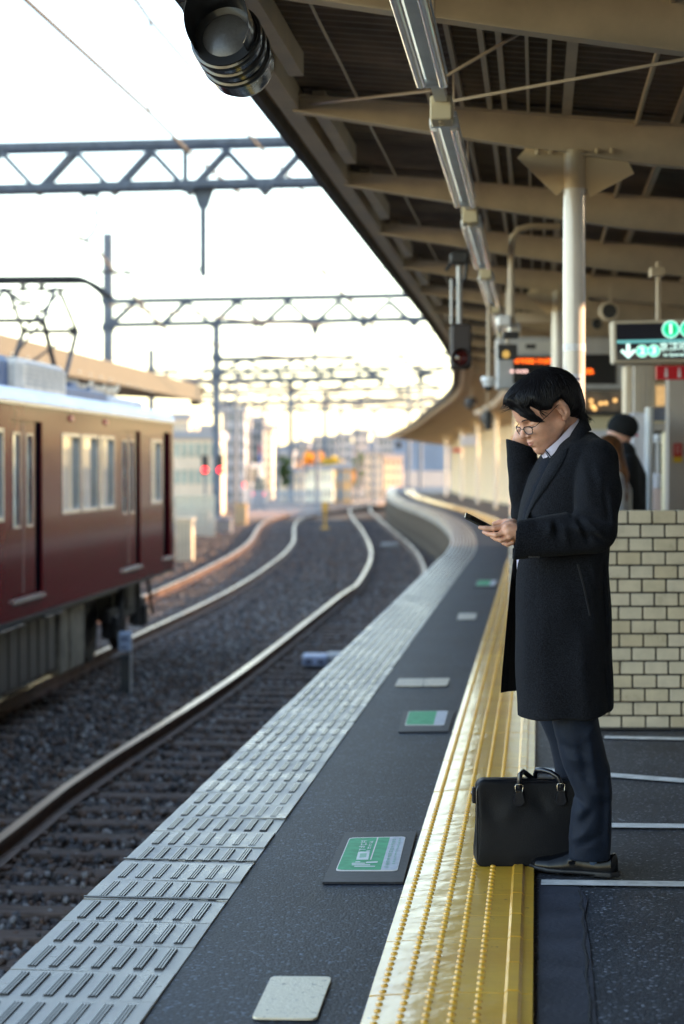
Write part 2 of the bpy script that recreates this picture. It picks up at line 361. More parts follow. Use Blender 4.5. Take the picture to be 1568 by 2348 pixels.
def sleepers(path, lat, d0, d1, label, group, first=[None]):
    k = 0; d = d0; src = None
    while d < d1:
        M = path.frame(d, RAILZ - .153)
        if src is None:
            m = MB(); m.box(-1.2, -.11, -.14, 1.2, .11, -.004, bev=.012); src = m.build('sleeper', M_slp)
            f = MB()
            for sx in (-1, 1):
                for q in (-1, 1):
                    f.box(sx * .7175 + q * .088 - .03, -.06, -.003, sx * .7175 + q * .088 + .03, .06, .022, bev=.006); pass
            f.build('rail_clip', mat('clip_rust', (.07, .035, .02), .8), src, each=1)
            o = src
        else:
            o = src.copy(); C.objects.link(o)
            if d < d0 + 42:
                
                for ch in src.children: c = ch.copy(); C.objects.link(c); c.parent = o
        a = random.uniform(-.02, .02)
        o.matrix_world = M @ Matrix.Translation((lat + random.uniform(-.03, .03), 0, random.uniform(-.022, 0.0))) @ Matrix.Rotation(a, 4, 'Z')
        tag(o, label, 'sleeper', group); d += .60; k += 1
d_a = rail_a.dY(6.5); d_d = rail_d.dY(16)
sleepers(rail_a, GA / 2, d_a, rail_a.dY(78), 'dark wooden sleeper of the near track beside the platform', 'sleepers of the near track')
sleepers(rail_d, -GA / 2, d_d, rail_d.dY(90), 'dark wooden sleeper of the track the train stands on', 'sleepers of the train track')

# ---------------------------------------------------------------- the platform
YB0, YB1, BW = .98, 1.41, .43
sA, sB = edge.dY(-38), edge.dY(128)
pth = edge.rng(sA, sB, 1.0)
def strip(o0, o1, z, d0, d1, mat_, name, thick=.0, step=.6, label=None):
    m = MB()
    m.sweep([(Vector((p.x, p.y, 0)), n) for p, n in edge.rng(d0, d1, step)], [(o0, z - thick), (o1, z - thick), (o1, z), (o0, z)])
    return m.build(name, mat_)
tag(strip(.02, 1.42, -.006, sA, sB, M_asph, 'platform_floor', 1.2, 1.0), kind='structure')
tag(strip(1.42, 16.0, -.006, sA, edge.dY(128), M_asph2, 'concourse_floor', 1.2, 1.0), kind='structure')
# concrete edge beam standing on square piers
m = MB(); m.sweep([(Vector((p.x, p.y, 0)), n) for p, n in pth], [(-.02, -.22), (.22, -.22), (.22, -.008), (-.02, -.008)])
tag(m.build('platform_edge_beam', M_conc), kind='structure')
m = MB(); m.sweep([(Vector((p.x, p.y, 0)), n) for p, n in pth], [(.012, -1.5), (.2, -1.5), (.2, -.22), (.012, -.22)])
d = sA
tag(m.build('platform_wall', mat('dark_platform_wall', (.035, .028, .022), .9, var=.4, vscale=2, bump=.5)), kind='structure')
m0 = None; d = edge.dY(34); i = 0
while d < sB - 1:
    if m0 is None:
        m = MB(); m.box(-.055, -.14, -1.45, .01, .14, -.235); m0 = m.build('platform_pier', mat('pier_concrete', (.15, .125, .10), .85, var=.3, vscale=3)); o = m0
    else: o = m0.copy(); C.objects.link(o)
    o.matrix_world = edge.frame(d); tag(o, 'pale concrete pier under the curving far platform edge', 'pier', 'concrete piers along the platform face'); d += 1.0
# edge paving: two-row slabs with seven ribbed grip bars in each
def edge_band(d0, d1, fine):
    m = MB(); d = d0; k = 0
    while d < d1:
        for j in range(1):
            a, b = d + .0025, d + .2975
            dz = random.uniform(-.0012, .0012); tw = random.uniform(-.0022, .0022); tv = random.uniform(-.0012, .0012)
            q = [edge.off(a, -.035, dz + tw), edge.off(a, .43, dz - tw + tv), edge.off(b, .43, dz - tw), edge.off(b, -.035, dz + tw + tv)]
            q2 = [Vector((v.x, v.y, -.05)) for v in q]
            m.add(q2 + [Vector((v.x, v.y, v.z)) for v in q], [(4, 5, 6, 7), (0, 1, 5, 4), (1, 2, 6, 5), (2, 3, 7, 6), (3, 0, 4, 7)], 0)
            for c in range(7):
                o = .018 + c * .0598
                a2, b2 = d + .035, d + .265
                def bx_(o0, o1, z0, z1, mi):
                    v = [edge.off(a2, o0, z0), edge.off(a2, o1, z0), edge.off(b2, o1, z0), edge.off(b2, o0, z0)]
                    m.add(v + [Vector((t.x, t.y, z1)) for t in v], [(4, 5, 6, 7), (0, 1, 5, 4), (1, 2, 6, 5), (2, 3, 7, 6), (3, 0, 4, 7)], mi)
                bx_(o - .0125, o + .0125, -.004, .0022, 1)
                if fine:
                    for r in (-.0085, 0, .0085): bx_(o + r - .0023, o + r + .0023, .002, .0052, 2)
        d += .3
    return m
m = edge_band(edge.dY(3.4), edge.dY(34), True)
tag(m.build('platform_edge_paving', [M_edge, M_rubber, M_ridge]), kind='structure')
m = edge_band(edge.dY(34.2), edge.dY(125), False)
tag(m.build('platform_edge_paving', [M_edge, M_ridge]), kind='structure')
# expansion gaps across the edge band
m = MB()
for yy in (2009 - 40, 2054 + 2):
    g0 = G(350, yy); dd = edge.dY(g0.y)
    m.slab([edge.off(dd - .012, -.04).xy, edge.off(dd - .012, .435).xy, edge.off(dd + .004, .435).xy, edge.off(dd + .004, -.04).xy], .0015, .0045)
tag(m.build('expansion_joint', M_rubber), kind='structure')
# yellow tactile paving
def yellow_mat():
    m = bpy.data.materials.new('yellow_tactile'); m.use_nodes = True; n, l, b = nodes(m)
    tc = n.new('ShaderNodeTexCoord'); no = n.new('ShaderNodeTexNoise'); no.inputs['Scale'].default_value = 2.2; no.inputs['Detail'].default_value = 8; l.new(tc.outputs['Object'], no.inputs['Vector'])
    r = n.new('ShaderNodeValToRGB'); l.new(no.outputs[0], r.inputs[0]); e = r.color_ramp.elements
    e[0].position = .3; e[0].color = (.78, .40, .025, 1); e[1].position = .7; e[1].color = (.92, .54, .05, 1)
    # dark scuffs
    n2 = n.new('ShaderNodeTexNoise'); n2.inputs['Scale'].default_value = 34; n2.inputs['Detail'].default_value = 3; l.new(tc.outputs['Object'], n2.inputs['Vector'])
    r2 = n.new('ShaderNodeValToRGB'); l.new(n2.outputs[0], r2.inputs[0]); r2.color_ramp.elements[0].position = .70; r2.color_ramp.elements[0].color = (0, 0, 0, 1); r2.color_ramp.elements[1].position = .76; r2.color_ramp.elements[1].color = (.75, .75, .75, 1)
    mx = n.new('ShaderNodeMix'); mx.data_type = 'RGBA'; l.new(r2.outputs[0], mx.inputs[0]); l.new(r.outputs[0], mx.inputs[6]); mx.inputs[7].default_value = (.07, .05, .03, 1)
    l.new(mx.outputs[2], b.inputs['Base Color'])
    b.inputs['Roughness'].default_value = .5; b.inputs['Coat Weight'].default_value = 1.0; b.inputs['Coat Roughness'].default_value = .17; b.inputs['Coat IOR'].default_value = 1.85; b.inputs['Specular IOR Level'].default_value = .3
    # unevenly laid, dished tiles
    n3 = n.new('ShaderNodeTexNoise'); n3.inputs['Scale'].default_value = 7; n3.inputs['Detail'].default_value = 4; l.new(tc.outputs['Object'], n3.inputs['Vector'])
    bp = n.new('ShaderNodeBump'); bp.inputs['Strength'].default_value = .34; bp.inputs['Distance'].default_value = .012; l.new(n3.outputs[0], bp.inputs['Height']); l.new(bp.outputs[0], b.inputs['Normal']); l.new(bp.outputs[0], b.inputs['Coat Normal'])
    return m
M_yel = yellow_mat()
m = MB(); d = edge.dY(3.4) + .13; dots = 0; dend = edge.dY(110)
dome = [(0.0108, 0.0), (.0084, .0044), (.0045, .0060), (0.0005, .0052)]
while d < dend:
    a, b = d + .0012, d + .2988; z = .0145 + random.uniform(-.0008, .0008)
    cells = 1 if d > edge.dY(40) else 3
    tw = random.uniform(-.0012, .0012)
    zo = lambda o: z + float(np.interp(o, [0, .06, .13, .22, .30, .43], [-.0165 + tw, -.0115 + tw * .5, -.0065, -.0020, 0, 0]))
    pr_ = [0, .03, .06, .095, .13, .175, .22, .26, .30, .36, .43]; vs = []
    for o in pr_: pa_, pb_ = edge.off(a, YB0 + o), edge.off(b, YB0 + o); vs += [(pa_.x, pa_.y, zo(o)), (pb_.x, pb_.y, zo(o)), (pa_.x, pa_.y, -.01), (pb_.x, pb_.y, -.01)]
    fs = []
    for i in range(len(pr_) - 1): q = 4 * i; fs += [(q, q + 4, q + 5, q + 1), (q + 2, q + 6, q + 4, q), (q + 1, q + 5, q + 7, q + 3)]
    fs += [(2, 0, 1, 3), (4 * len(pr_) - 4, 4 * len(pr_) - 2, 4 * len(pr_) - 1, 4 * len(pr_) - 3)]; m.add(vs, fs)
    # inner guide bar
    M = edge.frame(d, 0)
    pr = [(.356, z), (.364, z + .0085), (.392, z + .0085), (.400, z)]
    vs = [M @ Vector((YB0 + o, yy, zz)) for yy in (.004, .296) for o, zz in pr]
    m.add(vs, [(0, 1, 2, 3), (7, 6, 5, 4), (0, 4, 5, 1), (1, 5, 6, 2), (2, 6, 7, 3)])
    if d < edge.dY(36):
        nn = 10 if d < edge.dY(12) else 6
        for i in range(5):
            for j in range(5):
                c = M @ Vector((YB0 + .034 + j * .064, .03 + i * .06, zo(.034 + j * .064))); dome_n = nn
                vs = []; 
                for (r, h) in dome[:-1]:
                    for k in range(dome_n):
                        t = 2 * math.pi * k / dome_n; vs.append((c.x + r * math.cos(t), c.y + r * math.sin(t), c.z + h))
                fs = [(q * dome_n + k, q * dome_n + (k + 1) % dome_n, (q + 1) * dome_n + (k + 1) % dome_n, (q + 1) * dome_n + k) for q in range(2) for k in range(dome_n)] + [tuple(range(2 * dome_n, 3 * dome_n))]
                m.add(vs, fs)
    d += .3
tag(m.build('tactile_paving', M_yel, smooth=True, fix=False), kind='structure')

# smooth asphalt repair strip with a cracked edge, right of the yellow paving
m = MB()
rp = [G(1233, 2347), G(1236, 2025), G(1325, 2027), G(1347, 2060), G(1340, 2100), G(1352, 2160), G(1358, 2230), G(1368, 2347)]
m.add([(p.x, p.y, -.002) for p in rp], [tuple(range(len(rp)))]); tag(m.build('floor_repair_strip', M_patch), kind='structure')
m = MB(); cr = [G(1325, 2040), G(1334, 2062), G(1328, 2075), G(1338, 2090), G(1333, 2112), G(1341, 2135), G(1336, 2165), G(1345, 2200), G(1342, 2240), G(1352, 2290), G(1350, 2347)]
for i in range(len(cr) - 1):
    a, b = cr[i], cr[i + 1]; w = random.uniform(.0015, .005)
    m.add([(a.x - w, a.y, .0015), (a.x + w, a.y, .0015), (b.x + w, b.y, .0015), (b.x - w, b.y, .0015)], [(0, 1, 2, 3)])
tag(m.build('floor_crack', M_seam), kind='structure')
# white queue lines painted on the concourse
ql = [((1240, 2023), (1568, 2027), 'closest, below the shoes', 12), ((1385, 1892), (1568, 1894), 'second, behind the trousers', 10), ((1228, 1764), (1568, 1790), 'third, slightly bent, behind the briefcase', 9), ((1385, 1690), (1568, 1694), 'farthest, at the foot of the brick wall', 6)]
for (a, b, s_, h) in ql:
    A0, B0 = G(a[0], a[1] + h / 2), G(b[0], b[1] + h / 2); A1, B1 = G(a[0] + 1, a[1] - h / 2), G(b[0], b[1] - h / 2); e = (B0 - A0); B0 = A0 + e * 2.2; B1 = A1 + e * 2.2
    m = MB(); m.add([(p.x, p.y, .002) for p in (A0, B0, B1, A1)], [(0, 1, 2, 3)])
    m.add([(p.x, p.y, .0021) for p in (A0, B0, B1, A1)], []) 
    tag(m.build('queue_line', M_white), 'white painted floor line, ' + s_, 'floor line', 'white floor lines right of the yellow paving')
# ---------------------------------------------------------------- the curving platform canopy
def WX(px, py, Y): v = W(px, py, Y); return (v.x, v.y, v.z)
EV = lambda Y: -1.6 + .098 * Y
eave = Path([(EV(-38), -38, 3.5), (EV(-10), -10, 3.5), (EV(0), 0, 3.5), (EV(10), 10, 3.5), (EV(20), 20, 3.5), (EV(29), 29, 3.5), (1.97, 37, 3.44), (2.54, 46, 3.5), (3.02, 57, 3.5), (3.08, 75, 3.38), (2.9, 88, 3.15), (2.35, 106, 2.93)])
M_beam = mat('cream_steel', (.46, .375, .27), .5, var=.14, vscale=2.5, bump=.15, bscale=60, rvar=.1)
M_cream = mat('cream_box', (.62, .54, .36), .5)
M_sheet = mat('corrugated_sheet', (.13, .092, .066), .65, var=.4, vscale=1.6, bump=.3, bscale=30, stretch=(1, 1, 1))
M_gut = mat('dark_eave', (.05, .047, .045), .6, var=.3, vscale=4)
def zr(z0, o):     # underside of the roof sheet
    return z0 - .095 * min(o, 3.3) + (.10 * (o - 3.3) if o > 3.3 else 0) 
canopy = empty('platform_canopy', (0, 0, 0), 'brown corrugated canopy on cream steel beams curving along the near platform', 'canopy')
m = MB(); pitch = .13; L = eave.L[-1]; n = int((L - .3) / pitch * 4); offs = [0, .5, 2.0, 3.3, 7.2]
for i in range(n):
    d = .05 + i * pitch / 4; p, nr, _ = eave.at(d); ph = (0, 1, 1, 0)[i % 4] * .026
    for o in offs: m.v.append((p.x + nr.x * o, p.y + nr.y * o, zr(p.z, o) + ph))
k = len(offs)
for i in range(n - 1):
    for j in range(k - 1): m.f.append((i * k + j, (i + 1) * k + j, (i + 1) * k + j + 1, i * k + j + 1)); m.m.append(0)
nn = len(m.v); m.v += [(a, b, c + .012) for a, b, c in m.v]
m.f += [tuple(q + nn for q in reversed(f)) for f in m.f]; m.m += [0] * (len(m.f) - len(m.m))
for i in range(n - 1): m.f.append((i * k, i * k + nn, (i + 1) * k + nn, (i + 1) * k)); m.m.append(0)
m.build('roof_sheet', M_sheet, canopy, fix=False)
def runner(o0, w, h, ztop, name, mt=M_beam, d0=0.3, d1=None, ibeam=False):
    m = MB(); d1 = d1 or L - .4; path = [(Vector((p.x, p.y, p.z)), nr) for p, nr in eave.rng(d0, d1, .9)]
    zz = zr(0, o0) + ztop
    m.sweep(path, [(o0 - w / 2, zz - h), (o0 + w / 2, zz - h), (o0 + w / 2, zz), (o0 - w / 2, zz)])
    return m.build(name, mt, canopy)
runner(.045, .05, .075, -.004, 'eave_trim', M_gut)
runner(.24, .10, .13, -.003, 'edge_beam')
for o, w in ((1.185, .022), (1.334, .026), (1.414, .026), (1.54, .016), (1.644, .018), (1.747, .05), (2.33, .035), (3.0, .04), (3.9, .05), (5.2, .05)):
    runner(o, w, .05, -.003, 'purlin')
for o_, dz_, r_ in ((1.02, -.066, .011), (2.12, -.066, .014), (.62, -.062, .008)):
    m = MB(); m.tube([eave.off(d_ * 1.0, o_, eave.at(d_)[0].z + zr(0, o_) + dz_ + (.006 * math.sin(d_ * 2.1))) for d_ in np.arange(.6, L - 1, .9)], r_, 6); m.build('conduit', M_beam, canopy, smooth='all')
# short hangers beside the edge beam and the rafters
beams = []; src = None; i = 0
s11 = eave.dY(11.0)
for kk in range(-16, 34):
    d = s11 + kk * 2.9
    if d > L - 1.5 or d < .5: continue
    M = eave.frame(d); z0 = eave.at(d)[0].z
    if src is None:
        m = MB()
        os_ = [.26, .8, 1.5, 2.2, 3.3, 5.0, 7.0]
        dep = lambda o: min(.075 + .075 * (o - .24), .21)
        for a, b in zip(os_[:-1], os_[1:]):
            za, zb = zr(0, a) - .056, zr(0, b) - .056; ha, hb = dep(a), dep(b)
            m.add([(a, -.006, za - ha), (b, -.006, zb - hb), (b, -.006, zb), (a, -.006, za), (a, .006, za - ha), (b, .006, zb - hb), (b, .006, zb), (a, .006, za)],
                  [(0, 1, 2, 3), (7, 6, 5, 4), (0, 4, 5, 1), (3, 2, 6, 7)])
            for (q0, q1) in ((-.012, 0), (0 - 0, 0)):
                if q0 == q1: continue
                m.add([(a, -.05, za - ha - .010), (b, -.05, zb - hb - .010), (b, .05, zb - hb - .010), (a, .05, za - ha - .010), (a, -.05, za - ha), (b, -.05, zb - hb), (b, .05, zb - hb), (a, .05, za - ha)],
                      [(0, 1, 2, 3), (7, 6, 5, 4), (0, 4, 5, 1), (3, 2, 6, 7)])
                m.add([(a, -.05, za), (b, -.05, zb), (b, .05, zb), (a, .05, za), (a, -.05, za + .008), (b, -.05, zb + .008), (b, .05, zb + .008), (a, .05, za + .008)],
                      [(0, 1, 2, 3), (7, 6, 5, 4), (0, 4, 5, 1), (3, 2, 6, 7)])
        src = m.build('rafter_beam', M_beam, fix=True); src.parent = canopy; o = src
        sh = MB(); sh.box(.36, .0, -.165, .43, 1.9, -.05); so = sh.build('purlin_stub', M_beam); so.parent = src
        cb = MB()
        for q in (.9, 1.12): cb.bar((q, -.1, zr(0, q) - .12), (q + .3, 1.2, zr(0, q) - .09), .012)
    else: o = copy_tree(src, canopy)
    o.matrix_world = M @ Matrix.Translation((0, 0, z0)) if src is o else Matrix.Identity(4)
    o.matrix_basis = M @ Matrix.Translation((0, 0, z0))
# tie rods
M_rod = mat('tie_rod', (.42, .34, .26), .5)
m = MB()
for a, b in ((WX(1020, 176, 9.2), WX(1192, 76, 9.0)), (WX(1024, 234, 9.6), WX(1568, 136, 8.4)), (WX(700, 240, 11.0), WX(990, 208, 9.9)), (WX(1568, 136, 8.4), WX(1750, 100, 7.9))):
    m.tube([a, b], .008, 6)
m.build('tie_rod', M_rod, canopy, each=1)
# columns with gusset heads; each bay of three rafters stands on one
COLO = 1.79
M_col = mat('column_white_paint', (.60, .55, .50), .22, var=.06, vscale=3, coat=.6, bump=.08, bscale=12)
M_colb = mat('column_cream_paint', (.56, .44, .28), .35)
src = None; colY = []
lab = ['cream steel column with a notice and wide gusset head behind the man\'s head', 'second cream canopy column just left of and behind the first']
for q in range(0, 10):
    d = s11 + q * 8.7
    if d > L - 2: break
    M = eave.frame(d); z0 = eave.at(d)[0].z
    zt = zr(0, COLO) - .056 - .195
    if src is None:
        src = empty('canopy_column'); 
        m = MB(); m.lathe([(.061, 0 - 3.5), (.061, zt - .185)], (COLO, 0, 0), n=28); m.build('shaft', M_col, src, smooth=True)
        m = MB(); m.lathe([(.066, -3.5), (.066, -3.4)], (COLO, 0, 0), n=28); m.lathe([(.14, -3.5), (.14, -3.485), (.0, -3.485)], (COLO, 0, 0), n=24); m.build('base_collar', M_colb, src, smooth=True)
        m = MB()
        a0 = COLO - .27; a1 = COLO + .29
        t0_, t1_ = zr(0, a0) - .056 - .180, zr(0, a1) - .056 - .213
        m.prism([(a0, -.006, t0_), (a0, -.006, t0_ - .03), (COLO - .07, -.006, zt - .185), (COLO + .07, -.006, zt - .185), (a1, -.006, t1_ - .03), (a1, -.006, t1_)], (0, .012, 0))
        m.bar((a0 - .01, 0, t0_ - .022), (COLO - .065, 0, zt - .188), .09, .01, up=(0, 1, 0)); m.bar((a1 + .01, 0, t1_ - .022), (COLO + .065, 0, zt - .188), .09, .01, up=(0, 1, 0))
        m.lathe([(.058, zt - .185), (.058, zt + .02)], (COLO, 0, 0), n=24)
        for s_ in (-.2, -.13, .12, .2):
            m.lathe([(.0, .03), (.012, .03), (.012, 0)], (COLO + s_, -.03, (t0_ + t1_) / 2 + .0), n=6)
        m.build('gusset_head', M_colb, src, smooth=True)
        o = src
    else: o = copy_tree(src)
    o.matrix_basis = M @ Matrix.Translation((0, 0, z0))
    tag(o, lab[q] if q < 2 else 'cream canopy column farther along the curving platform', 'column', 'columns of the near canopy')
    colY.append((d, M.copy()))
# notices on the nearest column (a white band and a small sheet)
d0 = s11; M = eave.frame(d0)
c0 = M @ Vector((COLO, 0, 0))
def wrap(z0, z1, a0, a1, r, name, mt, parent=None, n=10):
    m = MB(); vs = []
    for i in range(n + 1):
        a = R(a0 + (a1 - a0) * i / n); vs += [(c0.x + r * math.sin(a), c0.y - r * math.cos(a), z0), (c0.x + r * math.sin(a), c0.y - r * math.cos(a), z1)]
    m.add(vs, [(2 * i, 2 * i + 2, 2 * i + 3, 2 * i + 1) for i in range(n)]); return m.build(name, mt, parent, smooth='all')
M_paper = mat('notice_paper', (.62, .62, .68), .5)
M_navy = mat('navy_print', (.03, .04, .14), .5)
t = empty('column_notice', (c0.x, c0.y - .063, 1.78), 'small white notice with a navy blue emblem stuck on the nearest column', 'notice')
zz = lambda y: W(1310, y, 10.85).z
wrap(zz(935), zz(858), -32, 38, .0625, 'sheet', M_paper, t); wrap(zz(902), zz(880), -20, 22, .0635, 'emblem', M_navy, t); wrap(zz(872), zz(868), -22, 26, .0635, 'lettering', M_navy, t)
tb = wrap(zz(806), zz(789), -80, 80, .0622, 'column_tape', mat('clear_tape', (.70, .70, .72), .25, var=.1, vscale=60))
tag(tb, 'pale tape band wrapped round the nearest column above the notice', 'tape')

# ---------------------------------------------------------------- fluorescent strip lights and their cable tray
M_lamp = mat('lamp_housing', (.70, .72, .74), .3, metal=.0, var=.08, vscale=3)
M_tube = mat('lamp_tube', (.93, .93, .92), .12, coat=1)
zl = -.50; lo = 1.15
src = None; y0 = 9.36
labs = {-1: 'fluorescent strip light nearest the camera, cut off by the top of the picture', 0: 'second fluorescent strip light, below the first full rafter beam', 1: 'third fluorescent strip light back, left of the column head'}
for kk in range(-3, 14):
    d = eave.dY(9.36) + kk * 3.9
    if d < 0: continue
    M = eave.frame(d); z0 = eave.at(d)[0].z
    if src is None:
        src = empty('strip_light')
        m = MB(); m.prism([(lo - .05, .12, zl + .05), (lo - .022, .12, zl + .010), (lo + .022, .12, zl + .010), (lo + .05, .12, zl + .05)], (0, 3.0, 0)); m.box(lo - .062, .12, zl + .05, lo + .062, 3.12, zl + .058); m.build('housing', M_lamp, src)
        for sx in (-1, 1):
            m = MB(); m.tube([(lo + sx * .047, .2, zl - .006), (lo + sx * .047, 3.02, zl - .006)], .021, 14); m.build('tube', M_tube, src, smooth=True)
        m = MB()
        for yy in (.16, 3.06): m.box(lo - .065, yy - .03, zl - .012, lo + .065, yy + .03, zl + .03, bev=.006)
        m.build('end_holder', M_lamp, src, each=1)
        m = MB(); m.box(lo - .05, -.1, zl - .02, lo + .05, .1, zl + .09, bev=.006)
        for q in (-.03, .03): m.lathe([(.0, -.006), (.012, -.006), (.012, 0)], (lo, q * 1.6, zl - .02), n=10)
        m.build('junction_box', M_cream, src)
        m = MB(); m.box(lo - .028, .1, zl + .06, lo + .028, 3.8, zl + .10); m.build('cable_tray', M_lamp, src)
        m = MB()
        for yy in (.6, 2.6): m.tube([(lo + .03, yy, zl + .08), (lo + .03, yy, zr(0, lo) - .03)], .006, 6)
        m.build('hanger', M_rod, src, each=1)
        o = src
    else: o = copy_tree(src)
    o.matrix_basis = M @ Matrix.Translation((0, 0, z0))
    tag(o, labs.get(kk, 'small distant fluorescent strip light under the canopy'), 'strip light', 'fluorescent lights hung in a line under the canopy')

# ---------------------------------------------------------------- hooded round signal lamp hanging in the top-left corner
hl = empty('hooded_lamp', WX(520, 80, 6.9), 'big black round signal lamp with ribbed rim and dark lens at the eave', 'signal lamp')
c = Vector(WX(508, 66, 6.9)); ax = Vector((.22, .93, -.30)).normalized(); px_ = 6.9 / 4563
M_blk = mat('black_enamel', (.018, .019, .021), .28, coat=.5, bump=.1, bscale=20)
M_chr = mat('worn_chrome', (.42, .43, .45), .22, metal=1.0, var=.4, vscale=14, rvar=.12)
M_lens = mat('smoked_lens', (.07, .067, .066), .38, var=.12, vscale=90, coat=.15)
m = MB(); m.lathe([(.112, .05), (.118, .075), (.118, .27), (.10, .31), (0.0, .33)], c, ax, 48); m.build('drum', M_chr, hl, smooth=True)
m = MB()
for h in (.045, .105, .17): m.lathe([(.112, h), (.126, h + .006), (.129, h + .016), (.126, h + .026), (.117, h + .03)], c, ax, 48)
m.lathe([(.112, .055), (.082, .052), (.082, .045), (.118, .040), (.118, .055)], c, ax, 48)
m.build('rim', M_blk, hl, smooth=True)
m = MB(); m.lathe([(.083, .05), (.06, .040), (.03, .034), (0.0005, .032)], c, ax, 40); m.build('lens', M_lens, hl, smooth=True)
m = MB(); u = ax.cross(Vector((0, 0, 1))).normalized(); w_ = u.cross(ax); vs = []; N = 40   # hood, longer at the top
for i in range(N + 1):
    a = R(-128 + 256 * i / N); e = (math.cos(R(-128 + 256 * i / N) * .70)) ** 1.2 if abs(-128 + 256 * i / N) < 128 else 0
    rdir = u * math.sin(a) + w_ * math.cos(a)
    ln = .02 + .13 * max(0, e)
    vs += [c + rdir * .108 + ax * .05, c + rdir * .112 - ax * ln]
for i in range(N + 1):
    a = R(-128 + 256 * i / N); rdir = u * math.sin(a) + w_ * math.cos(a); vs += [vs[2 * i] + rdir * .003, vs[2 * i + 1] + rdir * .003]
q = 2 * (N + 1); fs = []
for i in range(N): fs += [(2 * i, 2 * i + 2, 2 * i + 3, 2 * i + 1), (q + 2 * i + 1, q + 2 * i + 3, q + 2 * i + 2, q + 2 * i), (2 * i + 1, 2 * i + 3, q + 2 * i + 3, q + 2 * i + 1)]
m.add(vs, fs); m.build('hood', M_blk, hl, smooth=True)
m = MB(); k2 = Vector(WX(430, 6, 7.1)); m.bar(k2 + Vector((-.02, 0, -.02)), k2 + Vector((.12, 0, .02)), .03); m.bar(c + ax * .2 + Vector((0, 0, .1)), (c.x + .05, c.y + .25, 3.42), .035); m.build('bracket', M_blk, hl)

# ---------------------------------------------------------------- things hanging under the canopy
def hang(x0, x1, y, ybot, Y, name_=None): pass
M_grey = mat('grey_plastic', (.34, .34, .34), .5); M_whp = mat('white_plastic', (.72, .71, .70), .35, coat=.3)
M_dark = mat('dark_housing', (.03, .029, .029), .5, var=.2)
def wbox(mb, x0, y0, x1, y1, Y, dp, mi=0, bev=0.0):   # box whose front face spans the given photo rectangle at depth Y
    a = W(x0, y1, Y); b = W(x1, y0, Y); mb.box(a.x, Y, a.z, b.x, Y + dp, b.z, mi, bev); return mb
# red signal lamp in a tall dark case
sg = empty('platform_signal', WX(1057, 795, 15.5), 'dark hanging signal case with one dim red lamp at the canopy edge', 'signal')
m = MB(); wbox(m, 1033, 742, 1081, 846, 15.5, .12, bev=.02); m.build('case', mat('brown_black_case', (.045, .035, .032), .55), sg)
m = MB(); p = W(1056, 820, 15.5); m.lathe([(.066, -.0), (.074, -.07), (.072, -.07), (.060, 0)], (p.x, p.y, p.z), (0, 1, 0), 28); m.build('visor', M_dark, sg, smooth=True)
m = MB(); m.lathe([(.058, -.003), (.03, -.012), (.0005, -.014)], (p.x, p.y, p.z), (0, 1, 0), 24); m.build('lamp', mat('red_lens', (.07, .004, .004), .12, coat=1), sg, smooth=True)
m = MB(); m.tube([W(1053, 742, 15.6), W(1053, 606, 15.6)], .022, 10); m.tube([W(1035, 742, 15.6), W(1035, 640, 15.6)], .012, 8)
m.build('hanger_rod', mat('galvanised', (.36, .36, .36), .4, metal=.5), sg, smooth=True)
m = MB(); m.tube([W(1022, 620, 15.7), W(1035, 600, 15.7), W(1053, 592, 15.7), W(1070, 603, 15.7), W(1066, 640, 15.7), W(1040, 655, 15.7)], .014, 8)
wbox(m, 1032, 574, 1072, 606, 15.5, .1, bev=.02); m.build('cable', M_dark, sg, smooth=True)
# hooked pipe with a white camera
pc = empty('camera_pipe', WX(1172, 540, 15.0), 'bent cream pipe dropping from the canopy and carrying a white camera', 'pipe')
m = MB(); m.tube([W(1285, 519, 15), W(1215, 519, 15), W(1188, 527, 15), W(1175, 545, 15), W(1172, 575, 15), W(1172, 742, 15)], .026, 12); m.build('bent_pipe', M_beam, pc, smooth=True)
cm = empty('security_camera', WX(1152, 745, 15.0), 'white box security camera on the bent pipe above the small monitor', 'camera')
m = MB(); wbox(m, 1140, 722, 1172, 748, 14.9, .16, bev=.015); wbox(m, 1166, 738, 1194, 764, 15.05, .12, bev=.02); m.build('body', M_whp, cm)
m = MB(); wbox(m, 1153, 760, 1190, 775, 15.0, .1, bev=.01); m.build('lens_cover', M_dark, cm)
# dome camera on rod farther back
dm = empty('dome_camera', WX(1120, 880, 20), 'small white dome camera hanging on a thin rod left of the man\'s hair', 'camera')
m = MB(); p = W(1120, 868, 20); m.lathe([(.0, .02), (.07, .02), (.075, -.02), (.055, -.05), (.055, -.075), (.0, -.08)], (p.x, p.y, p.z), n=24); m.build('body', M_whp, dm, smooth=True)
m = MB(); p2 = W(1120, 889, 20); m.lathe([(.042, .03), (.038, -.01), (.02, -.03), (.0005, -.035)], (p2.x, p2.y, p2.z), n=20); m.build('dome', M_dark, dm, smooth=True)
m = MB(); m.tube([W(1121, 868, 20), W(1121, 690, 20)], .022, 10); m.build('rod', M_beam, dm, smooth=True)
# small monitor with an amber dot
mo = empty('small_monitor', WX(1162, 806, 17.5), 'small black monitor with one amber dot above the departure board corner', 'monitor')
m = MB(); wbox(m, 1141, 789, 1186, 824, 17.5, .05, bev=.006); m.build('case', M_dark, mo)
m = MB(); p = W(1160, 812, 17.49); m.lathe([(.034, 0), (.0005, 0)], (p.x, p.y, p.z), (0, 1, 0), 18); m.build('dot', mat('amber_dot', (.3, .2, .05), .4, emit=(1, .6, .15), estr=.10), mo)
m = MB(); m.tube([W(1163, 789, 17.55), W(1163, 640, 17.55)], .015, 8); m.build('rod', M_beam, mo)
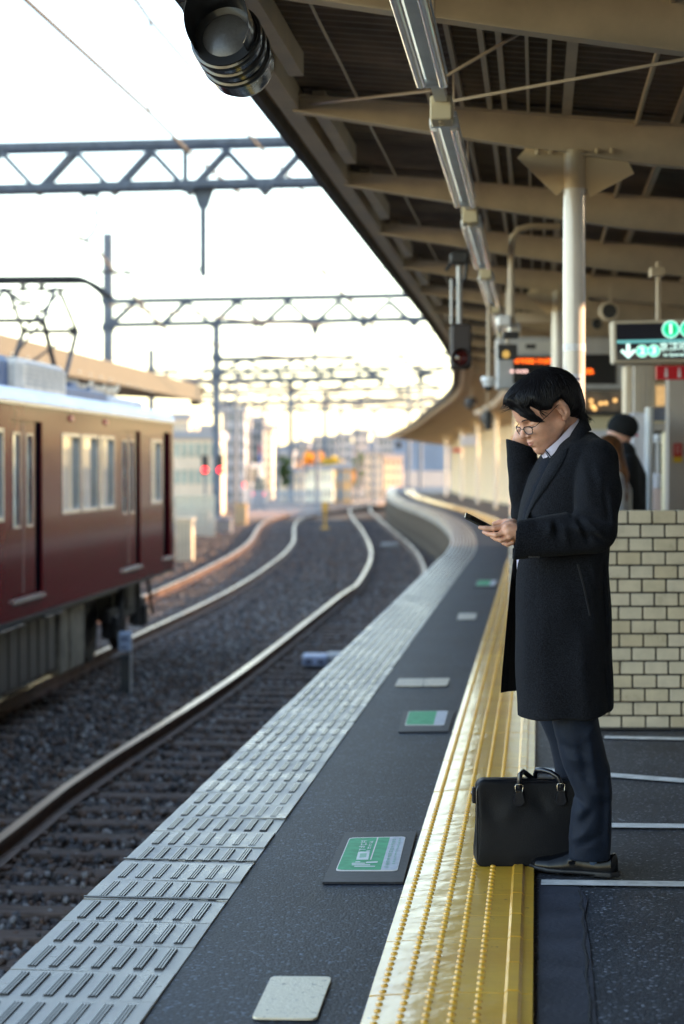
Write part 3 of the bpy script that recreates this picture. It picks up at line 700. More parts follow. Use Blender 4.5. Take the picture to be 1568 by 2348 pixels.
# round speaker
sp = empty('round_speaker', WX(1397, 713, 17), 'round black loudspeaker with a beige rim left of the green platform sign', 'loudspeaker')
p = W(1397, 713, 17); m = MB(); m.lathe([(.058, .0), (.062, -.01), (.085, .0), (.09, .03), (.07, .12), (.0, .14)], (p.x, p.y, p.z), (0, 1, 0), 28); m.build('rim', M_beam, sp, smooth=True)
m = MB(); m.lathe([(.062, -.008), (.0005, -.004)], (p.x, p.y, p.z), (0, 1, 0), 24); m.build('cone', M_dark, sp, smooth=True)
m = MB(); m.bar(W(1400, 712, 17.1), W(1400, 655, 17.1), .02); m.build('bracket', M_beam, sp)
s2 = empty('round_speaker', WX(1369, 742, 19), 'tiny round dark loudspeaker left of the larger beige-rimmed one', 'loudspeaker')
p = W(1369, 742, 19); m = MB(); m.lathe([(.0, .02), (.04, -.01), (.05, .02), (.03, .1), (0, .1)], (p.x, p.y, p.z), (0, 1, 0), 20); m.build('cone', M_dark, s2, smooth=True)
m = MB(); m.bar(W(1369, 742, 19.05), W(1369, 690, 19.05), .018); m.build('bracket', M_beam, s2)

# departure board
def emis(name, col, s): return mat(name, tuple(min(1, c * .5) for c in col), .5, emit=col, estr=s)
M_org = emis('orange_leds', (1.0, .13, .01), .9); M_pink = emis('pink_white_leds', (1.0, .62, .55), .45)
M_frame = mat('board_frame_grey', (.42, .41, .40), .5, var=.08)
db = empty('departure_board', WX(1290, 880, 21), 'grey framed departure board with orange lit digits behind the man\'s head', 'departure board')
m = MB(); wbox(m, 1139, 772, 1432, 893, 21, .25, bev=.02); m.build('frame', M_frame, db)
m = MB(); wbox(m, 1176, 815, 1270, 880, 20.985, .012); wbox(m, 1272, 812, 1412, 880, 20.985, .012); m.build('screen', mat('black_screen', (.008, .008, .009), .3), db)
m = MB(); wbox(m, 1190, 782, 1266, 806, 20.985, .012); m.build('title_strip', mat('pale_strip', (.5, .48, .44), .5), db)
m = MB(); wbox(m, 1205, 789, 1228, 799, 20.98, .003); m.build('title_lettering', M_dark, db)
def dotrow(m, x0, x1, y0, y1, Y, pat=None, seed=1):
    rr = random.Random(seed); nx_ = int((x1 - x0) / 1.5); ny_ = max(3, int((y1 - y0) / 1.7))
    for i in range(nx_):
        for j in range(ny_):
            if rr.random() < .62:
                a = W(x0 + (x1 - x0) * (i + .15) / nx_, y0 + (y1 - y0) * (j + .85) / ny_, Y); b = W(x0 + (x1 - x0) * (i + .85) / nx_, y0 + (y1 - y0) * (j + .15) / ny_, Y)
                m.quad((a.x, Y, a.z), (b.x, Y, a.z), (b.x, Y, b.z), (a.x, Y, b.z))
m = MB(); dotrow(m, 1180, 1225, 822, 833, 20.975, seed=2); dotrow(m, 1231, 1262, 822, 833, 20.975, seed=3); m.build('led_text', M_org, db)
m = MB(); dotrow(m, 1328, 1360, 845, 857, 20.975, seed=4); m.build('led_text', M_org, db)
m = MB(); 
for x in (1174, 1187, 1197, 1206, 1245): 
    p = W(x, 851, 20.975); m.lathe([(.014, 0), (.0005, 0)], (p.x, p.y, p.z), (0, 1, 0), 8)
m.build('led_text', M_pink, db)
m = MB(); m.tube([W(1190, 772, 21.1), W(1190, 722, 21.1)], .02); m.tube([W(1400, 772, 21.1), W(1400, 700, 21.1)], .02); m.build('hanger_rod', M_beam, db, each=1)
# rail across behind column
m = MB(); m.bar(W(1165, 728, 20), W(1290, 728, 20), .10, .10); tag(m.build('cross_beam', M_beam), 'cream cross beam between the bent pipe and the second column', 'beam')

# platform direction sign
YS = 13.6
ds = empty('direction_sign', WX(1500, 780, YS), 'dark navy hanging direction sign with green numbered circles and a down arrow', 'sign')
M_sf = mat('sign_frame', (.50, .43, .33), .45); M_sn = mat('sign_navy', (.006, .007, .020), .3, coat=.3)
SR = Matrix.Translation(W(1405, 783, YS)) @ Matrix.Rotation(R(-1.2), 4, 'Y') @ Matrix.Rotation(R(0), 4, 'Z')
u_ = YS / 4563
def sl(x, y, z=0.0): return SR @ Vector(((x - 1405) * u_, z, (783 - y) * u_))
def sbox(m, x0, y0, x1, y1, za, zb, mi=0, bev=0):
    m.box((x0 - 1405) * u_, za, (783 - y1) * u_, (x1 - 1405) * u_, zb, (783 - y0) * u_, mi, bev, SR)
m = MB(); sbox(m, 1404, 735, 1720, 834, 0, .14, bev=.012); m.build('frame', M_sf, ds)
m = MB(); sbox(m, 1413, 743, 1711, 826, -.006, .001); m.build('panel', M_sn, ds)
M_teal = emis('sign_teal', (.13, .42, .42), .15)
m = MB(); sbox(m, 1413, 780, 1711, 788, -.008, -.005); m.build('divider', M_teal, ds)
M_gr = emis('sign_green', (.03, .62, .34), .26); M_sw = emis('sign_white', (.62, .92, .82), .28); M_gr2 = emis('sign_deep_green', (.0, .42, .14), .22)
def disc(m, x, y, r, z):
    n = 36; m.add([sl(x + r * math.cos(2 * math.pi * k / n), y + r * math.sin(2 * math.pi * k / n), z) for k in range(n)], [tuple(range(n))])
for (x, y, r, dg) in ((1537, 758, 20, '1'), (1578, 758, 20, '4'), (1471, 806, 14.3, '2'), (1498, 806, 14.3, '3')):
    m = MB(); disc(m, x, y, r, -.0075); e = m.build('number_disc', M_sw, ds)
    m = MB(); disc(m, x, y, r - 1.6, -.0085); m.build('number_disc', M_gr, ds)
    if r > 18: m = MB(); disc(m, x, y, r * .64, -.0092); m.build('number_disc', M_gr2, ds)
def text(s, x, y, hpx, z, mt, parent, sx=1.0, bold=0.0, Mx=None):
    cu = bpy.data.curves.new('lettering', 'FONT'); cu.body = s; cu.size = hpx * u_ * 1.38; cu.align_x = 'CENTER'; cu.align_y = 'CENTER'; cu.offset = bold
    tmp = bpy.data.objects.new('tmp', cu); C.objects.link(tmp)
    dg_ = bpy.context.evaluated_depsgraph_get(); me = bpy.data.meshes.new_from_object(tmp.evaluated_get(dg_)); bpy.data.objects.remove(tmp)
    o = bpy.data.objects.new('lettering', me); C.objects.link(o); me.materials.clear(); me.materials.append(mt)
    T = (SR if Mx is None else Mx) @ Matrix.Translation(((x - 1405) * u_, z, (783 - y) * u_)) @ Matrix.Rotation(R(90), 4, 'X') @ Matrix.Diagonal((sx, 1, 1, 1))
    o.parent = parent; o.matrix_basis = parent_world(parent).inverted() @ T
    return o
text('1', 1537, 758, 22, -.011, M_sw, ds, 1.1, .004); text('4', 1578, 758, 22, -.011, M_sw, ds, 1, .004)
text('2', 1471, 806, 16, -.011, M_sw, ds, 1.1, .0035); text('3', 1498, 806, 16, -.011, M_sw, ds, 1.1, .0035)
text('京都河原町', 1562, 799, 15, -.011, M_sw, ds, 1.0, .0005)
text('for Kyoto-kawaramachi', 1562, 816, 8, -.011, M_sw, ds, .8, .0003)
m = MB(); ap = [(1434.5, 789), (1443.5, 789), (1443.5, 808), (1452, 801), (1457, 806), (1439, 823), (1421, 806), (1426, 801), (1434.5, 808)]
m.add([sl(x, y, -.010) for x, y in ap], [(0, 1, 2, 8), (2, 3, 4, 5), (8, 2, 5), (5, 6, 7, 8)]); m.build('arrow', M_sw, ds)
m = MB(); m.tube([W(1509, 735, YS + .07), W(1509, 600, YS + .07)], .018, 12); m.tube([W(1660, 735, YS + .07), W(1660, 600, YS + .07)], .018, 12); m.build('hanger_pole', M_beam, ds, smooth=True, each=1)
m = MB(); wbox(m, 1494, 612, 1523, 632, YS, .14); m.build('mounting_plate', M_beam, ds)
# red sign below
rs = empty('red_sign', WX(1530, 854, 15.2), 'bright red hanging sign with two white figures right of the tall pillars', 'sign')
m = MB(); wbox(m, 1505, 838, 1600, 870, 15.2, .05); m.build('panel', mat('sign_red', (.55, .012, .02), .4), rs)
m = MB()
for x in (1527, 1557, 1585):
    p = W(x, 846, 15.195); m.lathe([(.010, 0), (.0005, 0)], (p.x, p.y, p.z), (0, 1, 0), 12); a = W(x - 4, 865, 15.195); b = W(x + 4, 850, 15.195); m.add([(a.x, 15.195, a.z), (b.x, 15.195, a.z), (b.x - .003, 15.195, b.z), (a.x + .003, 15.195, b.z)], [(0, 1, 2, 3)])
m.build('figure', mat('sign_pink_white', (.75, .6, .6), .5), rs, each=2)
m = MB(); m.bar(W(1512, 838, 15.22), W(1512, 760, 15.22), .02); m.bar(W(1590, 838, 15.22), W(1590, 760, 15.22), .02); m.build('hanger', M_beam, rs, each=1)
# ---------------------------------------------------------------- maroon train car
tr_s = Vector((-2.97 + .075 * (18.4 - 21.1), 18.4)); tdir = Vector((.075, 1)).normalized()
YAW = -math.atan(.075)
car = empty('train_car', (0, 0, 0), 'glossy maroon train car with white roof edge standing on the left track', 'train car')
TL = 18.9
# local frame: x = outwards to the right of the side wall (wall at x=0), y along the car from its near end, z above rail
y_end = 28.5; o0 = Vector((-4.55 + .075 * y_end, y_end)) - tdir * TL
car.location = (o0.x, o0.y, RAILZ); car.rotation_euler = (0, 0, YAW)
def tY(px): return 4.55 / (.075 + (CX - px) / FPX)
def tyo(px, o): return ((4.55 + o) / (.075 + (CX - px) / FPX) - o0.y) / tdir.y
def ty(px): return (tY(px) - o0.y) / tdir.y    # photo column -> distance along the car
M_mar = mat('maroon_lacquer', (.13, .006, .009), .12, var=.10, vscale=.8, coat=.0, bump=.035, bscale=1.6, spec=.06)
nod, lnk, bs = nodes(M_mar); bs.inputs['Specular Tint'].default_value = (.95, .66, .72, 1)
M_silver = mat('silver_trim', (.62, .63, .65), .25, metal=.9, var=.1, vscale=5)
M_roofw = mat('roof_white_grey', (.66, .69, .74), .4, var=.10, vscale=2, stretch=(4, .6, 1))
M_rooft = mat('roof_top_grey', (.34, .37, .42), .7, var=.2)
M_glass = mat('train_window_glass', (.10, .13, .13), .06, var=.6, vscale=1.5, spec=.9, coat=.8)
M_int = mat('window_blind', (.42, .46, .43), .5, var=.35, vscale=2.2, stretch=(1, 2, .5))
M_gap = mat('door_recess', (.006, .004, .006), .8, spec=.0)  # near-black, paints the shade inside the door gaps
M_und = mat('underframe_black', (.020, .018, .017), .7, var=.3, bump=.3)
M_undg = mat('underframe_grey', (.17, .155, .13), .7, var=.35, vscale=4)
WID = 2.7
def lb(mb, x0, y0, z0, x1, y1, z1, mi=0, bev=0): mb.box(x0, y0, z0, x1, y1, z1, mi, bev); return mb
def cbuild(mb, name, mt, parent=car, smooth=False, each=0):
    if each:
        cs = mb.c + [(len(mb.v), len(mb.f))]
        for (v0, f0), (v1, f1) in zip(cs[:-1], cs[1:]):
            q = MB(); q.v = mb.v[v0:v1]; q.f = [tuple(i - v0 for i in f) for f in mb.f[f0:f1]]; q.m = mb.m[f0:f1]; o = q.build(name, mt, None, smooth); o.parent = parent
        return o
    o = mb.build(name, mt, None, smooth); o.parent = parent; return o
# body shell built as wall panels around the door and window openings
m = MB(); Z0, Z1 = 1.02, 3.09
doors = [(ty(20), ty(97)), (ty(270), ty(320))]
dl = ty(97) - ty(20)
doors = [(ty(97) - 1.32, ty(97)), (ty(322) - 1.32, ty(322)), (ty(97) - 1.32 - 5.0, ty(97) - 5.0), (.9, 2.2)]
doors.sort()
wins = []
trip = (ty(142), ty(262)); wz0, wz1 = 1.97, 2.84
wins.append((ty(346), ty(370)))
wl = (trip[1] - trip[0] - .16) / 3
for q in range(3): wins.append((trip[0] + q * (wl + .08), trip[0] + q * (wl + .08) + wl))
tb = (doors[1][1] + .45, doors[2][0] - .45)
for q in range(3): wins.append((tb[0] + q * (wl + .08), tb[0] + q * (wl + .08) + wl))
ed = (ty(375), ty(391))
ops = [(a, b, 1.22, 2.93, 'd') for a, b in doors] + [(a, b, wz0, wz1, 'w') for a, b in wins] + [(ed[0], ed[1], 1.22, 2.95, 'e')]
ops.sort(); y = 0.0
for (a, b, z0, z1, k) in ops:
    if a - y > 1e-4: lb(m, -.06, y, Z0, 0, a, Z1)
    if k != 'e': lb(m, -.06, a, z1, 0, b, Z1); lb(m, -.06, a, Z0, 0, b, z0)
    else: lb(m, -.06, a, z1, 0, b, Z1); lb(m, -.06, a, Z0, 0, b, z0)
    y = b
lb(m, -.06, y, Z0, 0, TL, Z1)
lb(m, -WID, 0, Z0, -WID + .06, TL, Z1); lb(m, -WID + .06, 0, Z0, -.06, .06, Z1); lb(m, -WID + .06, TL - .06, Z0, -.06, TL, Z1); lb(m, -WID + .06, .06, Z0, -.06, TL - .06, Z0 + .1)
cbuild(m, 'body', M_mar)
m = MB(); prof = [(0.015, 3.092), (.02, 3.12), (.0, 3.17), (-.06, 3.22), (-.18, 3.265), (-.45, 3.31), (-1.35, 3.36), (-2.25, 3.31), (-2.52, 3.265), (-2.64, 3.22), (-2.70, 3.17), (-2.72, 3.092)]
n = len(prof); m.add([(x, yy, z) for yy in (-.02, TL + .02) for x, z in prof], [(i, i + 1, n + i + 1, n + i) for i in range(n - 1)] + [tuple(range(n)), tuple(range(2 * n - 1, n - 1, -1))])
cbuild(m, 'roof', M_roofw, smooth=True)
m = MB(); lb(m, .0, -.01, 3.075, .03, TL + .01, 3.105); cbuild(m, 'gutter', M_silver)
m = MB(); lb(m, -.02, 0, .98, .008, TL, 1.018); cbuild(m, 'sill_beam', M_und)
# windows and doors
for (a, b) in wins:
    f = MB()
    for (yy0, yy1, zz0, zz1) in ((a, b, wz0 - .0, wz0 + .045), (a, b, wz1 - .04, wz1), (a, a + .04, wz0 + .045, wz1 - .04), (b - .04, b, wz0 + .045, wz1 - .04)): lb(f, -.05, yy0, zz0, .008, yy1, zz1)
    fo = cbuild(f, 'window', M_silver); lb(g := MB(), -.045, a + .04, wz0 + .045, -.035, b - .04, wz1 - .04); po = cbuild(g, 'pane', M_glass, fo)
    g = MB(); lb(g, -.20, a + .02, wz0, -.19, b - .02, wz1); cbuild(g, 'blind', M_int, fo)
for (a, b) in doors:
    mid = (a + b) / 2 - .10; dr = None
    f = MB()
    for (p0, p1) in ((a + .004, mid - .003), (mid + .003, b - .24)):
        # leaf as a frame round its glass
        lb(f, -.055, p0, 1.23, -.018, p1, 1.90); lb(f, -.055, p0, 2.80, -.018, p1, 2.925); lb(f, -.055, p0, 1.90, -.018, p0 + .13, 2.80); lb(f, -.055, p1 - .13, 1.90, -.018, p1, 2.80)
    dr = cbuild(f, 'door', M_mar)
    for (p0, p1) in ((a + .004, mid - .003), (mid + .003, b - .24)):
        g = MB(); lb(g, -.045, p0 + .13, 1.90, -.035, p1 - .13, 2.80); cbuild(g, 'pane', mat('door_glass_pale', (.36, .42, .36), .08, var=.5, vscale=2, coat=.8), dr)
        g = MB()
        for (q0, q1, r0, r1) in ((p0 + .12, p1 - .12, 1.885, 1.91), (p0 + .12, p1 - .12, 2.79, 2.81), (p0 + .12, p0 + .14, 1.91, 2.79), (p1 - .14, p1 - .12, 1.91, 2.79)): lb(g, -.018, q0, r0, -.010, q1, r1)
        cbuild(g, 'trim', M_silver, dr)
    g = MB(); lb(g, -.05, b - .24, 1.225, -.02, b, 2.928); cbuild(g, 'recess', M_gap, dr)
    g = MB(); lb(g, -.02, mid - .006, 1.24, -.012, mid + .006, 2.92); cbuild(g, 'seal', M_silver, dr)
    g = MB(); lb(g, -.05, a, 1.17, .035, b, 1.205); cbuild(g, 'step_plate', M_silver)
m = MB(); lb(m, -.055, ed[0], 1.22, -.045, ed[1], 2.95); cbuild(m, 'crew_door', M_gap); m = MB(); lb(m, -.02, ed[0] - .05, 1.17, .03, ed[1] + .15, 1.2); cbuild(m, 'step_plate', M_silver)
for dd in (ty(190), ty(262), ty(100)): pass
m = MB(); 
for px in (163, 242):
    lb(m, -.005, ty(px) - .08, 2.965, .02, ty(px) + .08, 3.03, bev=.01)
cbuild(m, 'side_lamp', mat('side_lamp_glass', (.5, .12, .12), .2), each=1)
# roof equipment
m = MB(); lb(m, -2.1, tyo(36, .55) - 4.2, 3.2, -.55, tyo(36, .55), 3.66, bev=.08); cbuild(m, 'air_conditioner', mat('blue_grey_cover', (.055, .085, .15), .5, var=.1))
m = MB(); a, b = tyo(38, .45), tyo(144, .45)
lb(m, -2.1, a + .02, 3.2, -.40, b, 3.64, bev=.07); hv = cbuild(m, 'vent_housing', mat('vent_cream', (.50, .43, .34), .5, var=.2))
m = MB()
for q in range(5): lb(m, -.405, a + .2, 3.36 + q * .05, -.395, b - .2, 3.38 + q * .05)
cbuild(m, 'louvres', mat('vent_slot', (.25, .24, .23), .6), hv)
m = MB(); lb(m, -1.9, tyo(150, .5), 3.25, -.5, tyo(245, .5), 3.44, bev=.03); lb(m, -1.7, tyo(165, .8), 3.44, -.8, tyo(180, .8), 3.55, bev=.03); lb(m, -1.8, tyo(205, .7), 3.42, -.7, tyo(228, .7), 3.52, bev=.02); cbuild(m, 'roof_box', mat('navy_box', (.05, .075, .14), .5, var=.3))
m = MB(); lb(m, -2.0, tyo(250, .5), 3.25, -.5, tyo(330, .5), 3.42, bev=.05); cbuild(m, 'roof_fan_cover', mat('vent_grey', (.42, .42, .42), .5, var=.2))
# pantographs
M_pan = mat('pantograph_steel', (.075, .062, .052), .5, metal=.2, var=.3); M_pani = mat('insulator_cream', (.55, .42, .26), .4)
def panto(yc, parent):
    pg = MB(); xl, xr = -1.72, -.98; zb = 3.60; zk = 4.28; zt = 4.85
    ins = MB()
    for x in (xl + .1, xr - .1):
        for y in (yc - .85, yc + .85): ins.lathe([(.03, 3.36), (.07, 3.40), (.04, 3.44), (.07, 3.48), (.04, 3.52), (.05, 3.6)], (x, y, 0), n=10)
    for x in (xl, xr):
        pg.bar((x, yc - 1.0, zb), (x, yc + 1.0, zb), .05)
    for y in (yc - .95, yc + .95): pg.bar((xl, y, zb), (xr, y, zb), .05)
    for x in (xl, xr):
        for s in (-1, 1):
            pg.tube([(x, yc + s * .25, zb + .03), (x * .98 - .02, yc + s * 1.0, zk)], .034, 8)
            pg.tube([(x * .98 - .02, yc + s * 1.0, zk), (x * .9 - .14, yc + s * .12, zt - .1)], .027, 8)
    for s in (-1, 1):
        pg.tube([(xl, yc + s * 1.0, zk), (xr, yc + s * 1.0, zk)], .03, 8)
        pg.tube([(xl, yc + s * 1.0, zk), (xr, yc + s * .12, zt - .1)], .017, 6); pg.tube([(xr, yc + s * 1.0, zk), (xl, yc + s * .12, zt - .1)], .017, 6)
        pg.tube([(xl, yc + s * .3, zb + .05), (xr, yc + s * 1.0, zk)], .017, 6)
    pg.tube([(xl - .1, yc, zt - .1), (xr + .1, yc, zt - .1)], .02, 8)
    for x in (xl + .25, xr - .25):
        for k in range(6): pg.tube([(x + .03 * math.sin(k), yc - .16 + k * .06, zt - .12), (x + .05 * math.cos(2 * k), yc - .16 + k * .06, zt)], .012, 6)
    sh = MB()
    for s in (-.2, .2):
        pts = [(-1.35 + t * .98, yc + s, zt + .02 - (max(0, abs(t) - .62) ** 1.7) * 1.15) for t in [i / 12 - 1 for i in range(25)]]
        sh.tube(pts, .034, 8)
    sh.box(-1.9, yc - .215, zt + .03, -.8, yc - .185, zt + .05); sh.box(-1.9, yc + .185, zt + .03, -.8, yc + .215, zt + .05)
    p = cbuild(pg, 'pantograph', M_pan, parent); cbuild(sh, 'collector_head', M_und, p); cbuild(ins, 'insulator', M_pani, p)
panto(tyo(72, 1.35), car)
m = MB()
for i in range(7):
    a = random.uniform(0, 6); m.tube([(-.9 + .05 * i, tyo(172, .85) + i * .2, 3.44), (-.85 + .05 * i, tyo(172, .85) + .12 + i * .2, 3.58 + .06 * math.sin(a)), (-.7, tyo(172, .85) + .3 + i * .2, 3.46)], .035, 8)
cbuild(m, 'roof_cable', M_pani, smooth=True)
# underframe: boxes, bogies with wheels
def bogie(yc):
    b = MB(); 
    for x in (-.28, -2.42): lb(b, x - .06, yc - 1.35, .50, x + .06, yc + 1.35, .68, bev=.02); lb(b, x - .10, yc - .3, .62, x + .10, yc + .3, .95, bev=.02)
    lb(b, -2.3, yc - .25, .45, -.4, yc + .25, .85, bev=.03)
    for s in (-1.05, 1.05):
        lb(b, -.36, yc + s - .14, .30, -.16, yc + s + .14, .60, bev=.03); lb(b, -2.5, yc + s - .14, .30, -2.34, yc + s + .14, .60, bev=.03)
        b.tube([(-.25, yc + s * .55, .35), (-.25, yc + s * .55, .95)], .085, 12); b.bar((-.12, yc + s * 1.2, .45), (-.12, yc + s * .8, 1.0), .04)
    bo = cbuild(b, 'bogie', M_und)
    for s in (-1.05, 1.05):
        w = MB()
        for x in (-.575, -2.01): w.lathe([(0, -.05), (.2, -.05), (.36, -.065), (.43, -.065), (.46, -.05), (.43, .06), (.34, .065), (.2, .05), (0, .05)], (x, yc + s, .43), (1, 0, 0), 28)
        w.tube([(-2.0, yc + s, .43), (-.6, yc + s, .43)], .08, 12); cbuild(w, 'wheel', M_und, bo, smooth=True)
bogie(TL - 2.35); bogie(2.4)
m = MB()
ybx = [ty(-55) + i * .42 for i in range(9)]
for i, y in enumerate(ybx): lb(m, -.55, y, .30, -.12, y + .36, .92, bev=.02)
cbuild(m, 'battery_box', mat('ribbed_grey_box', (.065, .056, .046), .6, var=.3, vscale=30, stretch=(1, 1, 8)))
m = MB(); y = ybx[-1] + .52; lb(m, -.6, y, .22, -.10, y + .42, .95, bev=.02); lb(m, -.6, y + .52, .22, -.10, y + 1.3, .95, bev=.02); cbuild(m, 'equipment_case', mat('dusty_case', (.15, .13, .095), .65, var=.3, vscale=5))
m = MB(); lb(m, -2.3, 4.2, .35, -.6, TL - 4.3, 1.0, bev=.02); lb(m, -.2, 4.0, .93, -.05, TL - 4.0, 1.0); cbuild(m, 'underframe', M_und)
m = MB()
for px in (40, 18, 108, 130, 2): lb(m, -.05, ty(px) - .14, .945, .03, ty(px) + .14, .965)
cbuild(m, 'foot_plate', M_silver, each=1)
m = MB(); m.box(-1.5, TL, .75, -1.2, TL + .5, 1.0, 0, .03); m.lathe([(.12, 0), (.16, .1), (.0, .12)], (-1.35, TL + .45, .87), (0, 1, 0), 12); cbuild(m, 'coupler', M_und)
# ---------------------------------------------------------------- overhead line gantries, wires
M_steel = mat('gantry_steel', (.055, .072, .10), .6, var=.25, vscale=6); M_wire = mat('copper_wire', (.055, .050, .046), .6)
M_pole = mat('pole_concrete', (.10, .12, .15), .7, var=.2, vscale=2)
def truss(m, x0, x1, Y, zb, zt, panel, dpt=.45, th=.09, diag=.045, slope=0.0):
    n = max(2, int(round((x1 - x0) / panel))); 
    for yy in (Y - dpt / 2, Y + dpt / 2):
        m.bar((x0, yy, zb), (x1, yy, zb + slope), th); m.bar((x0, yy, zt), (x1, yy, zt + slope), th)
        for i in range(n):
            a = x0 + (x1 - x0) * i / n; b = x0 + (x1 - x0) * (i + 1) / n; c_ = (a + b) / 2
            m.bar((a, yy, zb), (c_, yy, zt), diag); m.bar((c_, yy, zt), (b, yy, zb), diag)
    for i in range(n + 1):
        a = x0 + (x1 - x0) * i / n; m.bar((a, Y - dpt / 2, zb), (a, Y + dpt / 2, zb), diag)
def drop(m, x, Y, ztop, zbot, w=.11):
    m.prism([(x - .24, Y - .05, ztop), (x + .24, Y - .05, ztop), (x + .10, Y - .05, ztop - .42), (x - .10, Y - .05, ztop - .42)], (0, .1, 0)); m.bar((x, Y, ztop - .40), (x, Y, zbot), w)
def bracket(m, x, Y, ztop):
    m.bar((x - .2, Y, ztop - .04), (x + .2, Y, ztop - .04), .07); m.bar((x - .12, Y, ztop), (x - .12, Y, ztop - .42), .05); m.bar((x + .16, Y, ztop), (x + .16, Y, ztop - .6), .05); m.bar((x - .12, Y, ztop - .42), (x + .16, Y, ztop - .42), .05); m.tube([(x + .16, Y, ztop - .6), (x + .05, Y, ztop - .85), (x - .12, Y, ztop - 1.0)], .04, 8)
# gantry 1 (closest), beam spans the upper left of the picture
Y1 = 40.9; z_b, z_t = W(400, 441, Y1).z, W(400, 347, Y1).z
g1 = empty('line_gantry', (0, Y1, z_b), 'closest overhead line gantry, a blue grey lattice beam across the top left', 'gantry')
m = MB(); truss(m, W(-260, 0, Y1).x, W(1300, 0, Y1).x, Y1, z_b, z_t, 1.55, .5, .15, .095, .32); m.bar((W(424, 0, Y1).x, Y1, z_b), (W(424, 0, Y1).x, Y1, z_t + .1), .11); m.build('lattice_beam', M_steel, g1)
m = MB(); drop(m, W(465, 0, Y1).x, Y1, z_b + .1, W(465, 634, Y1).z, .13); m.build('drop_post', M_steel, g1)
m = MB(); bracket(m, W(205, 0, Y1).x, Y1, z_b); m.build('insulator_bracket', M_steel, g1)
m = MB(); m.tube([W(135, 624, Y1), W(280, 622, Y1), W(465, 617, Y1)], .03, 8); m.tube([W(135, 624, Y1), W(215, 500, Y1)], .022, 6); m.tube([W(280, 622, Y1), W(318, 642, Y1)], .03, 6)
for i in range(7): m.lathe([(.02, 0), (.055, .02), (.02, .04)], tuple(W(385 + i * 7, 619, Y1)), (1, 0, 0), 10)
m.build('registration_arm', M_wire, g1)
m = MB(); m.bar((W(-240, 0, Y1).x, Y1, -1.4), (W(-240, 0, Y1).x, Y1, z_t + 1.5), .35); m.bar((W(1292, 0, Y1).x, Y1, -1.4), (W(1292, 0, Y1).x, Y1, z_t + .5), .3); m.build('gantry_post', M_pole, g1, each=1)
def gantry(Y, xl, xr, ptop, pbot, label, dx=(), th=.1, pole_l=None, pole_top=None, panel=1.5, poler=True):
    g = empty('line_gantry', (W(xl, 0, Y).x, Y, -1.4), label, 'gantry', 'overhead line gantries receding over the tracks')
    zb, zt = W(0, pbot, Y).z, W(0, ptop, Y).z; X0, X1 = W(xl, 0, Y).x, W(xr, 0, Y).x
    m = MB(); truss(m, X0, X1, Y, zb, zt, panel, .5, th, th * .82, .02 * (X1 - X0)); m.build('lattice_beam', M_steel, g)
    for q in dx:
        m = MB(); drop(m, W(q[0], 0, Y).x, Y, zb + .08, W(0, q[1], Y).z, .13); m.build('drop_post', M_steel, g)
    if pole_l:
        X = W(pole_l, 0, Y).x; zt2 = W(0, pole_top, Y).z
        m = MB(); m.box(X - .19, Y - .19, -1.4, X + .19, Y + .19, zt2); m.build('gantry_post', M_pole, g)
        m = MB(); m.box(X - .26, Y - .24, zb - .25, X + .26, Y + .24, zb + .05); m.box(X - .26, Y - .24, zt - .1, X + .26, Y + .24, zt + .2); m.bar((X, Y, zb - .15), (X + .7, Y, zb + .1), .09); m.bar((X, Y, zt), (X + .6, Y, zt + .02), .09); m.build('clamp', M_steel, g, each=1)
    return g, zb
g2, zb2 = gantry(79.8, 252, 1300, 691, 745, 'second overhead gantry with a thick square post left of centre', [(722, 842)], .19, 246, 535, 1.95)
m = MB(); X = W(1300, 0, 79.8).x; m.box(X - .16, 79.6, -1.4, X + .16, 80, 8); m.build('gantry_post', M_pole, g2)
m = MB(); bracket(m, W(590, 0, 79.8).x, 79.8, zb2); m.tube([W(500, 829, 79.8), W(720, 823, 79.8)], .045, 8); m.build('insulator_bracket', M_steel, g2)
gantry(100, 500, 1100, 822, 858, 'third overhead gantry standing on the tall post above the tracks', [(965, 900)], .15, 495, 735, 2.4)
gantry(125, 345, 880, 850, 880, 'fourth overhead gantry, faint behind the taller posts', [(665, 900)], .17, 345, 800, 2.6)
gantry(150, 420, 1010, 872, 896, 'fifth overhead gantry, faint and far over the tracks', [], .19, 666, 880, 2.8)
gantry(185, 450, 1020, 905, 925, 'sixth overhead gantry, small and hazy above the buildings', [], .22, 745, 905, 3)
gantry(230, 480, 1010, 930, 945, 'farthest and smallest overhead gantry before the hills', [], .28, 560, 915, 4)
def pole(px, ytop, ybase, w, Y=None, label='', mt=M_pole):
    Y = Y or 2.7 * FPX / (ybase - HY); X = W(px, 0, Y).x; z = W(0, ytop, Y).z; r = w / 2 * Y / FPX
    t = empty('utility_pole', (X, Y, -1.4), label, 'pole', 'line poles beside the distant tracks')
    m = MB(); m.tube([(X, Y, -1.4), (X, Y, z)], [r, r * .8], 12); m.build('pole_shaft', mt, t, smooth=True)
    m = MB(); m.bar((X - 4 * r, Y, z - 6 * r), (X + 4 * r, Y, z - 6 * r), r * .7); m.bar((X - 3 * r, Y, z - 12 * r), (X + 3 * r, Y, z - 12 * r), r * .7); m.build('crossarm', M_steel, t, each=1)
    return t
pole(515, 905, 0, 7, 120, 'thin pole just right of the tall dark post foot')
pole(600, 935, 0, 7, 140, 'thin pole in front of the grey block with the vertical sign')
pole(636, 960, 0, 6, 150, 'thin pole between the cream tower and the green tree')
pole(690, 915, 0, 7, 130, 'slim pole left of the orange tree')
pole(780, 930, 0, 8, 140, 'slim pole right of the yellow tree')
pole(820, 950, 0, 7, 160, 'slim pole before the pale block with many windows')
pole(858, 940, 0, 8, 150, 'slim pole left of the canopy tip')
